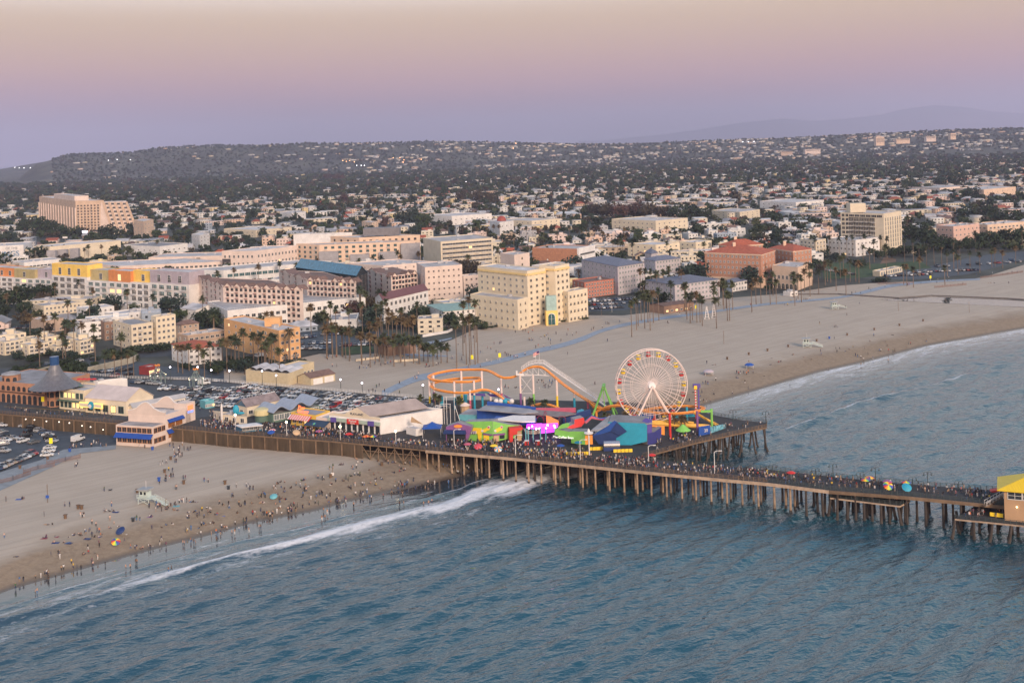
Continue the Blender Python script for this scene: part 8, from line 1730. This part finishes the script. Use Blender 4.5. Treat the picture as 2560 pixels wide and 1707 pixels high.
ps(CM,'570,575 610,590 622,590 165,670 180,675 370,645 412,660 445,695 462,695 232,655t 262,690 325,660t 485,645l 690,635t 910,645 850,660t 880,660l 728,700t 610,735 682,745 848,600 865,555t 795,600t 665,790t 685,790t 555,760 505,770 425,750t 265,770t 275,770t 215,770 220,795 180,810t 85,750 50,750 28,755 45,800t 65,800t 650,760 240,760t','in the busy near beach')
ps(CM,'908,550 938,550 955,555 1082,540t 1040,495l 1120,515l 1105,580t 1160,585t 1100,635t 1140,670t 1275,605t 1250,520t 780,450t 800,450t 935,425t 975,425t 1215,440 1255,430t 1280,430t 1412,435 1440,435 1500,430 1315,480 1335,490t 1355,490t 1370,440t','below the timber framing')
ps(CM,'1720,475 1745,470 1760,480 1815,500 1848,490 1890,500 1910,500 1940,490 1955,500 1995,525 2048,510','beside the first pier piles')
ps(CM,'1465,680 1515,680 1525,665 1553,670 1580,630 1605,655 1625,640 1640,630 1768,630 1245,710 1322,715 1345,720 1168,750 1045,770 1060,770 745,790 760,785 800,800 815,760 825,790 735,800 545,810 575,820 490,820 380,840 365,880 350,830 305,860 320,880 225,860 205,855t 430,850 675,850 100,920 115,925 130,930 150,930 75,915 60,920 45,880 235,895t','along the middle waterline')
ps(CM,'897,835 1318,830 1357,825 1540,830 1585,820 1615,800 620,880 655,900 605,960 635,950 30,1040 45,1040 10,960','wading in the middle shallows',0.0)
ps(CP,'320,550 395,560t 375,560l 705,530t 915,500l 980,535t 1000,530t 905,558l 1113,468t 1215,490l 1282,515 1370,470 1365,440 1275,570l 1505,415 1540,415 1515,450 1590,435l 1625,420t 1662,400 1770,415 1490,320 1490,215 1505,215 1520,215 1355,185 1605,105 1853,295 1815,345t 1960,345l 2025,285l 1980,385t 1905,440 1918,440 1988,440 2030,445 2045,440 2150,405 2170,375 2190,375 2335,350 1685,480 1705,490 1735,500 1800,470 1760,520 1845,510 1735,570 1985,530 1083,750 670,730 700,785 555,830 595,640 612,650 630,645 660,640 685,650 700,635 745,640 590,680t 610,680t 840,660l 402,705 283,735 310,735 330,740 300,650t 385,830t 375,790l 195,815t 275,820 262,850t 160,900 260,905 290,905 315,900 355,900 1435,600t','on the far right beach')
ps(K3,'85,525 110,525 130,490 475,470 350,360 373,355 228,375 265,375t 590,325 108,350 540,280 660,295 1055,105 1125,100 1140,95 975,160 1015,165 890,210 1080,205 1107,210 1190,230 1210,245 1230,250 1258,265 1300,270 1320,270 1340,270 1430,235 1440,235 965,310 995,315 1020,315t 1100,300 745,390 885,385 1565,150 1595,130 1665,140 1742,145 1720,50 1745,70 1875,65 1485,55 1510,60 1530,55 1630,40 1955,230 1183,640 1195,630 1230,645 1310,635t 1330,635t 1360,635t 1395,635 1580,570t 1600,570 1640,575 1660,580 1690,600 1735,575 1763,600 1770,570 1800,550 1608,655 1665,620 1680,640 1720,640 1740,630 2290,600 700,20 650,30 800,30 430,80 490,60 550,40 300,100 350,260 320,265 40,200 60,230 130,210','on the sand beyond the coaster')
ps(C3,'730,1420 748,1415 752,1395 830,1395 860,1360 875,1360 890,1365 990,1345 1083,1320 1430,1355 1440,1355 877,1520 515,1425 590,1450 557,1465 505,1465 450,1520 405,1455 355,1545 165,1510 178,1510 190,1510 265,1495 300,1480 315,1480 330,1460 150,1450 125,1430 100,1430 75,1420 30,1440 1540,1275 1808,1310 2003,1195 2190,1190 50,1400 110,1420 200,1400 190,1430','by the beach path')
ps(C4,'15,1075 40,1075 55,1075 330,1140 345,1140 358,1140 383,1135 152,1190 180,1190 212,1155 260,1145 840,1175 712,1215 770,1085 803,1075 850,1080 925,1040 943,1055 1075,1020 1283,1005 1295,1005 1405,990 1360,960 1480,960 1550,985 1790,995 2020,985t 2045,985t 2075,985t 2210,990 1620,970 1650,965 1680,970 1720,965 1745,960 2240,890 2270,900 2290,890 2060,895 1915,910 1560,960 1660,945','by the far right path')
ps(CB,'995,430 1035,430 1245,450 1280,440 1310,445 1330,415t 1385,410 1440,420 1480,410 1505,405 1530,400 1545,395 1300,370 1210,380 1480,350 1515,350 1360,370 950,365 960,340 1030,345 1110,320 1340,345 1640,350 1690,355 1885,340 1930,330 2095,355 2135,390 2182,370 2250,440 1855,430t 1885,430t 2000,215 2150,230 1750,540 1770,545 1612,590 1400,625 1425,610 1330,665 1352,665 1368,660 1390,670 1475,660 1612,680 1785,505','between the palms and the car park')
def crowd(p0,p1,q0,q1,n,zone,z=DZ,kinds='swsws'):
 a,b,c,d=G(*p0,z),G(*p1,z),G(*q0,z),G(*q1,z)
 for _ in range(int(n*1.35)):
  u,v=R.random(),R.random()**.8;p=(a*(1-u)+b*u)*(1-v)+(c*(1-u)+d*u)*v;PEOPLE.append((p.x,p.y,z,R.choice(kinds),zone))
crowd((500,1073),(620,1083),(500,1055),(590,1060),75,'at the walkway left end');crowd((620,1084),(735,1093),(660,1062),(740,1070),40,'by the blue kiosk on the pier')
crowd((735,1093),(960,1113),(735,1070),(950,1092),150,'in front of the pier arcade');crowd((960,1114),(1110,1127),(960,1104),(1110,1112),60,'near the blue canopy tent');crowd((1110,1128),(1300,1145),(1110,1105),(1300,1108),130,'in front of the green stall')
crowd((1300,1146),(1480,1162),(1300,1128),(1480,1130),120,'near the coffee shop on the pier');crowd((1480,1163),(1660,1181),(1500,1145),(1640,1152),90,'left of the pier junction');crowd((1660,1181),(1930,1206),(1660,1158),(1930,1182),105,'right of the junction')
crowd((1930,1207),(2480,1256),(1930,1186),(2480,1232),150,'on the outer pier');crowd((2085,1240),(2260,1258),(2085,1234),(2260,1250),16,'on the low fishing platform',5.6);crowd((2410,1294),(2560,1310),(2420,1284),(2500,1286),16,'on the end platform',5.2)
crowd((1640,1140),(1760,1098),(1640,1100),(1740,1085),30,'at the wide pier square');crowd((1760,1100),(1905,1064),(1790,1065),(1900,1058),16,'on the wide pier corner');crowd((20,1030),(280,1050),(20,1020),(280,1040),34,'outside the carousel hall');crowd((330,1010),(560,1060),(480,1020),(560,1040),20,'in the pier car park');crowd((1300,1122),(1390,1122),(1320,1100),(1390,1100),24,'under the magenta canopy')
for _ in range(62):
 X=R.uniform(-125,-4);S0=R.choice([R.uniform(.5,4),R.uniform(4,30),R.uniform(8,40)]);k0=R.choice('sstt');zn='grouped at the waterline' if S0<5 else 'grouped on damp sand' if X>-70 else 'grouped on the left damp sand'
 for i in range(R.choice([1,2,2,3,4,5])):
  x,S=X+R.gauss(0,1.2),max(.3,S0+R.gauss(0,1));y=float(shore(x))+S;PEOPLE.append((x,y,float(zbeach(np.array([x]),np.array([S]),np.array([y]))[0]),k0 if S0>5 else 's',zn))
PEOPLE.sort(key=lambda p:p[1]);lab=Lab();bt=Batch();npn=0
for x,y,z,k,zone in PEOPLE:
 kd={'s':'stand','w':'walk','t':'sit','l':'lie'}[k]
 if kd=='stand' and R.random()<.35:kd='walk'
 ti=R.choices(range(len(CLO)),[c[2]for c in CLO])[0];bi=R.choices([0,2,3,6,1,11],[34,18,24,8,8,8])[0];sk=R.choices(SK,[50,34,16])[0];hr=R.choices(HR,[6,3,1])[0]
 bare=zone.startswith('wading')or(kd in('lie','sit')and R.random()<.25)
 top=sk if bare else CM_[ti];h=R.uniform(.88,1.06)*(1 if R.random()>.1 else .72);rz=R.uniform(0,6.28)
 if npn<300:
  me=BODY[kd][0];o=inst('person',me,None,(x,y,z),rz,h);ma={SK[0].name:sk,CM_[0].name:top,CM_[2].name:CM_[bi],HR[0].name:hr}
  for i,m in enumerate(me.materials):o.material_slots[i].link='OBJECT';o.material_slots[i].material=ma.get(m.name,m)
  lab.add(o,f"{'small ' if h < .8 else ''}person {'in swimwear' if bare else 'in ' + CLO[ti][1] + ' top'} and {CLO[bi][1]} {'shorts' if bare else 'trousers'} {dict(stand='standing', walk='walking', sit='sitting', lie='lying')[kd]}",zone,CX+x/y*F,'person');npn+=1
 else:
  _,ar,ml=BLOW[kd];bt.add(ar,[sk,top,CM_[bi],hr]+ml[4:],(x,y,z),rz,(h,h,h))
lab.finish('people on the beach and the pier')
tag(bt.build('crowd',kind='stuff'),'dense crowd of small figures along the pier and the far sand','crowd')
print('PEOPLE',len(PEOPLE))
def onsand(cf,x,y):
 px,py=cf(x,y);g=G(px,py)
 for _ in range(3):g=G(px,py,float(zbeach(np.array([g.x]),np.array([g.y-shore(g.x)]),np.array([g.y]))[0]))
 return g
for i,(x,y,c)in enumerate([(175,542,'blue'),(400,900,'maroon'),(505,888,'maroon'),(630,945,'navy'),(510,942,'navy'),(1140,860,'white'),(900,885,'navy'),(1370,702,'purple'),(2035,695,'blue'),(1795,845,'white'),(1925,770,'white'),(1620,605,'teal'),(1060,660,'navy'),(800,905,'navy')]):
 g=onsand(CL,x,y);mb=MB();mb.box((g.x,g.y,g.z+.02),(2.0,1.3,.05),PK[c],R.uniform(-.3,.3));tag(mb.build('beach_towel',None,org=tuple(g)),'%s towel spread on the near sand, %s'%(c,['by the two sitters at far left','under the left lying group','right of the maroon towel','below the trio at left','left of the lowest navy towel','by the dark umbrella','under the sitter in the centre','above the brown sand mound','left of the busy middle','near the waterline bathers','above the waterline bathers','right of the lifeguard ramp','below the lifeguard tower','left of the dark umbrella'][i]),'towel','beach towels')
MU=[PK['navy'],PK['blue'],PK['red'],PK['pink'],PK['yellow'],PK['orange'],PK['turq'],PK['green'],PK['vio'],PK['tan'],PKw]
def umb(g,cols,label,r=1.15,h=2.1,tilt=(0,0)):
 t=thing('umbrella',label,'umbrella',tuple(g),0,'umbrellas');mb=MB();mb.bar(g,g+Vector((tilt[0]*h,tilt[1]*h,h)),.05,PKw);mb.build('pole',t)
 c=MB();n=12;ax=Vector((tilt[0],tilt[1],1)).normalized();e1=ax.cross(Vector((0,1,0))).normalized();e2=ax.cross(e1);ap=g+Vector((tilt[0]*h,tilt[1]*h,h))+ax*.35
 for i in range(n):
  a0,a1=2*math.pi*i/n,2*math.pi*(i+1)/n;p=[ap-ax*.15+(e1*math.cos(a)+e2*math.sin(a))*r*.55 for a in(a0,a1)];q=[ap-ax*.5+(e1*math.cos(a)+e2*math.sin(a))*r for a in(a0,a1)]
  c.add([ap,p[0],p[1],q[0],q[1]],[(0,1,2),(1,3,4,2)],cols[i%len(cols)])
 c.build('canopy',t)
rb=[PK['red'],PK['orange'],PK['yellow'],PK['green'],PK['blue'],PK['vio']]
umb(onsand(CL,1065,970),rb,'rainbow striped beach umbrella tilted on the near sand',1.25,1.6,(.2,-.6));umb(onsand(CL,1130,862),[PK['navy']],'dark navy beach umbrella tilted on the near sand',1.35,1.5,(-.3,-.7));umb(onsand(CM,165,755),[PK['teal']],'teal half open beach shade in the crowded middle sand',1.2,.9,(0,-.5))
for x,y,c,tl,lb in[(681,1088,[PK['red'],PKw],(0,0),'red and white vendor umbrella right of the blue kiosk'),(679,1092,[PK['blue']],(0,-.3),'blue vendor umbrella right of the blue kiosk'),(739,1092,[PK['tan']],(.3,-.6),'tilted tan vendor umbrella below the burger stand'),(798,1091,[PK['purple'],PK['pink']],(0,0),'mauve vendor umbrella below the snack shop'),(872,1098,[PK['red']],(0,0),'red vendor umbrella in front of the arcade'),(915,1104,[PK['orange'],PK['red']],(0,0),'orange vendor umbrella in front of the arcade right end'),(933,1104,rb,(0,0),'rainbow vendor umbrella at the arcade right end'),(788,1072,[PK['turq'],PK['blue'],PK['green']],(0,0),'flat turquoise umbrella under the navy awning'),(1169,1124,[PK['pink']],(0,0),'rose vendor umbrella left below the yellow arch'),(1196,1127,[PK['pink'],PK['red']],(0,-.7),'tilted rose red vendor umbrella below the yellow arch'),(1235,1128,[PK['yellow']],(0,0),'yellow vendor umbrella below the green stall'),(1246,1134,[PK['orange'],PKw,PK['turq']],(0,-.6),'tilted orange and aqua umbrella below the green stall'),(1402,1128,[PK['blue']],(0,0),'large bright blue umbrella before the coffee shop'),(1446,1120,[PK['turq']],(0,0),'turquoise umbrella right of the coffee shop'),(1630,1152,[PK['red']],(0,0),'red umbrella at the pier junction'),(1978,1197,[PK['red']],(0,0),'red umbrella alone on the outer pier'),(2164,1216,rb,(0,0),'rainbow umbrella, left of the outer pier pair'),(2174,1210,[PK['orange'],PK['pink'],PK['vio'],PK['yellow']],(0,0),'pink and orange umbrella behind the rainbow pair'),(2216,1226,rb+[PK['yellow']],(0,-.9),'big rainbow umbrella tilted flat on the outer pier'),(2219,1220,[PK['pink'],PK['vio']],(0,0),'pink violet umbrella behind the big tilted rainbow one'),(2262,1230,[PK['turq']],(0,-.9),'round turquoise umbrella tilted on the outer pier'),(2266,1222,rb,(0,0),'small rainbow umbrella behind the turquoise one')]:
 umb(G(x,y,DZ),c,lb,1.35,2.0,tl)
for i in range(4):p=G(200+i*12,1008,DZ);p.z=tz;umb(p,[PK['red']],'red umbrella on the restaurant roof terrace, %s of four'%['first','second','third','fourth'][i],1.3,2.2)
M_bin=mat('wooden_slat_bin',(0.13,0.08,0.05),.9,.2,2)
def place_bins(cf,L_,c,nm,zone):
 for i,(x,y)in enumerate(L_):
  g=onsand(cf,x,y);t=thing('trash_bin','%s, %s'%(nm,zone[i]),'bin',tuple(g),0,'beach bins');mb=MB();mb.tube([g,g+Vector((0,0,1.05))],[.42,.46],c,10);mb.build('barrel',t);mb=MB();mb.box((g.x,g.y,g.z+1.12),(1.05,.95,.14),c);mb.build('lid',t)
place_bins(CL,[(718,628),(750,632),(600,718),(1260,482),(1687,402),(1512,300),(1568,180),(2066,404),(438,178),(183,262)],M_bin,'brown wooden bin',['left of a pair above the left picnickers','right of a pair above the left picnickers','alone left of the trio','behind the near lifeguard tower','on the sand track','beside the upper track crowd','just below the blue awning restaurant','right of the sand track','by the upper sand fence','by the lower pavement'])
place_bins(CL,[(1460,375),(640,108),(1400,90)],PK['blue'],'blue bin',['left of the sand track','on the left pavement','at the blue awning restaurant corner']);place_bins(CL,[(2098,450),(1222,745)],G_dark,'black bin',['near two walkers in mid sand','tall one by the navy umbrella'])
place_bins(CM,[(1155,455),(685,565)],M_bin,'brown wooden bin',['below the timber framing','beside the white sign pole']);place_bins(CP,[(507,508),(705,466),(877,432),(1067,395),(1328,343),(1608,288),(1857,240),(2088,200),(2305,158)],M_bin,'brown bin in the long row on the right beach',['first from left','second from left','third from left','fourth from left','fifth, behind the tower','sixth from left','seventh from left','eighth from left','rightmost']);place_bins(CP,[(1444,320)],PK['blue'],'blue bin',['right of the far lifeguard tower'])
M_lg=mat('pale_mint_boards',(0.50,0.58,0.55),.8,.06);M_lgr=mat('grey_tower_roof',(0.30,0.32,0.34),.8,.1)
def lifeguard(g,k,rz,label,ramp=True):
 t=thing('lifeguard_tower',label,'lifeguard tower',tuple(g),rz,'lifeguard towers');B=lambda mb,n:mb.build(n,t,org=(0,0,0))
 for sx in(-1,1):
  for sy in(-1,1):mb=MB();mb.box((sx*2.0,sy*1.5,0),(.16,.16,1.9),M_lg,base=True);B(mb,'leg')
 mb=MB();mb.bar((-2,-1.5,.1),(2,-1.5,1.8),.12,M_lg);mb.bar((2,-1.5,.1),(-2,-1.5,1.8),.12,M_lg);B(mb,'cross_brace')
 mb=MB();mb.box((.3,0,1.9),(5.2,3.8,.14),M_lg,base=True);B(mb,'platform')
 mb=MB();mb.prism([(-1.9,-1.1),(1.0,-1.1),(1.0,1.3),(-1.9,1.3)],2.05,4.4,M_lg);B(mb,'cabin')
 for x,w_ in((-1.1,.9),(.3,.8)):mb=MB();mb.box((x,-1.13,3.0),(w_,.08,.9),G_dark,base=True);B(mb,'window')
 mb=MB();mb.prism([(-2.6,-1.8),(1.9,-1.8),(1.9,1.8),(-2.6,1.8)],4.42,[4.62,4.95,4.95,4.62],M_lgr);B(mb,'roof')
 mb=MB();mb.bar((0,0,4.8),(0,0,7.2),.08,PKw);B(mb,'mast')
 mb=MB()
 for z in(2.5,3.0):mb.bar((-2.3,-1.85,z),(2.9,-1.85,z),.08,M_lg)
 for i in range(12):mb.box((-2.3+i*.47,-1.85,2.0),(.07,.07,1.05),M_lg,base=True)
 B(mb,'railing');mb=MB();mb.add([(2.9,-.9,2.0),(8.0,-.9,.1),(8.0,.5,.1),(2.9,.5,2.0),(2.9,-.9,1.85),(8.0,-.9,0),(8.0,.5,0),(2.9,.5,1.85)],[(0,1,2,3),(7,6,5,4),(0,4,5,1),(2,6,7,3)],M_lg)
 for y in(-.9,.5):
  for z in(.55,1.05):mb.bar((2.9,y,2+z),(8.0,y,.1+z),.08,M_lg)
  for i in range(9):mb.box((2.9+i*.63,y,2.0-i*.235),(.07,.07,1.1),M_lg,base=True)
 B(mb,'ramp');t.scale=(k,)*3
lifeguard(onsand(CL,1345,578),.95,-.35,'nearest pale mint lifeguard tower with ramp on the left sand');lifeguard(onsand(CP,1240,395),.95,-.2,'mint lifeguard tower with ramp on the far right beach');lifeguard(onsand(C4,610,1222),.95,.1,'farthest lifeguard hut with dark platform near the right path')
for cf,x,y0,y1,m,lb in[(CL,437,572,405,M_brace,'thin brown pole with small blue sign on the lower left sand'),(CM,703,560,470,M_brace,'short pole with white sign near the timber framing'),(CP,477,367,247,M_brace,'left of the two bare poles beyond the wheel'),(CP,2078,65,-10,M_brace,'bare pole near the top of the right beach'),(C3,1945,1540,1420,M_brace,'right of the two bare poles beyond the wheel'),(C4,1197,1240,1150,M_brace,'bare pole in front of the still pool left end'),(C4,1848,1255,1150,M_brace,'bare pole before the still pool middle'),(C3,822,1290,1190,M_brace,'pole at the sand edge below the car park'),(C3,918,1250,1130,PKw,'white lamp pole below the beach car park')]:
 g=onsand(cf,x,y0);t_=A(*cf(x,y1),g.y);t=thing('pole',lb,'pole',tuple(g));mb=MB();mb.bar(g,(g.x,g.y,t_.z),.14,m);mb.build('post',t)
 if 'sign' in lb:mb=MB();z=g.z+(t_.z-g.z)*.33;mb.box((g.x,g.y-.12,z),(1.0,.06,.9),PK['blue']if 'blue' in lb else PKw);mb.build('sign_panel',t)
Ys=mat('fluorescent_yellow_sign',(0.85,0.75,0.02),.6,0)
for cf,x,y,k,z,lb in[(K3,787,330,1,GZ,'left yellow sign by the beach path'),(K3,1125,305,1,GZ,'right yellow sign by the beach path'),(C3,1505,1250,1,GZ,'yellow sign by the slatted beach cafe'),(C3,1690,1245,1,GZ,'yellow sign among the palm trunks'),(C4,1492,965,1,GZ,'yellow sign at the far right path crossing'),(CL,470,78,1,GZ,'bright yellow sign beside the white cars in the lower left lot'),(CA,395,790,.9,DZ,'yellow diamond sign before the carousel hall')]:
 g=G(*cf(x,y),z);t=thing('sign',lb,'sign',tuple(g));mb=MB();mb.box(tuple(g),(.1,.1,2.0),M_rail,base=True);mb.build('post',t);mb=MB();mb.box((g.x,g.y-.1,g.z+1.9),(1.25,.06,2.0),Ys,base=True);mb.build('panel',t)
for cf,x,y,c,w_,lb in[(CP,335,650,mat('pale_lilac_canvas',(0.42,0.36,0.40),.9,.05),3.4,'pale lilac open beach canopy right of the wheel'),(CP,710,590,PK['blue'],3.0,'blue beach shelter with round white dot on the right beach')]:
 g=onsand(cf,x,y);t=thing('beach_shelter',lb,'shelter',tuple(g));mb=MB();e=w_/2
 for sx in(-1,1):mb.box((g.x+sx*e,g.y-e,g.z),(.08,.08,1.7),PKw,base=True);mb.box((g.x+sx*e,g.y+e,g.z),(.08,.08,1.7),PKw,base=True)
 mb.build('frame',t);mb=MB();mb.revolve((g.x,g.y,g.z+1.7),[(e*1.45,-.25),(e*1.42,.0),(e*.8,.6),(.02,.75)],c,10);mb.build('canopy',t)
for i,(x,y,h)in enumerate([(1790,1315,8),(1855,1305,9)]):
 g=G(*C3(x,y));mb=MB()
 for s_ in(-1,1):mb.bar((g.x+s_*1.3,g.y,g.z),(g.x,g.y,g.z+h),.35,PKw)
 for j in range(5):mb.bar((g.x-1.2+j*.2,g.y,g.z+j*1.4),(g.x+1.2-j*.2,g.y,g.z+j*1.4),.2,PKw)
 tag(mb.build('sail_sculpture',None,org=tuple(g)),'tall slim white frame sculpture on the sand, %s one'%('left' if i==0 else 'right'),'sculpture')
def frame_set(cf,L_):
 for i,(x,y,w_,h,lb)in enumerate(L_):
  g=G(*cf(x,y));mb=MB()
  for s_ in(-1,1):mb.bar((g.x+s_*w_,g.y-.9,g.z),(g.x+s_*w_,g.y,g.z+h),.1,PK['grey']);mb.bar((g.x+s_*w_,g.y+.9,g.z),(g.x+s_*w_,g.y,g.z+h),.1,PK['grey'])
  mb.bar((g.x-w_,g.y,g.z+h),(g.x+w_,g.y,g.z+h),.12,PK['grey']);tag(mb.build('exercise_frame',None,org=tuple(g)),lb,'exercise frame')
frame_set(K3,[(860,215,3,5,'tall grey exercise frame on the sand by the path'),(960,230,3,4.5,'second grey exercise frame by the path'),(230,330,4,3,'low wide grey swing frame near the left palms'),(1230,60,3,4.5,'grey exercise frame below the yellow tower')])
g=onsand(CL,1010,465);mb=MB();mb.ball((g.x,g.y,g.z+.35),.35,G_dark,8,6,(1.5,.6,.6));mb.ball((g.x+.6,g.y,g.z+.5),.17,G_dark,8,5)
for dx in(-.35,.35):
 for dy in(-.12,.12):mb.tube([(g.x+dx,g.y+dy,g.z),(g.x+dx,g.y+dy,g.z+.3)],.05,G_dark,5)
mb.tube([(g.x-.5,g.y,g.z+.4),(g.x-.8,g.y,g.z+.55)],[.04,.02],G_dark,5);tag(mb.build('dog',None,org=tuple(g)),'black dog beside the lone walker above the lifeguard tower','dog')
M_wet=mat('beach_gull_white',(0.6,0.6,0.6),.8,0)
wipe_o()
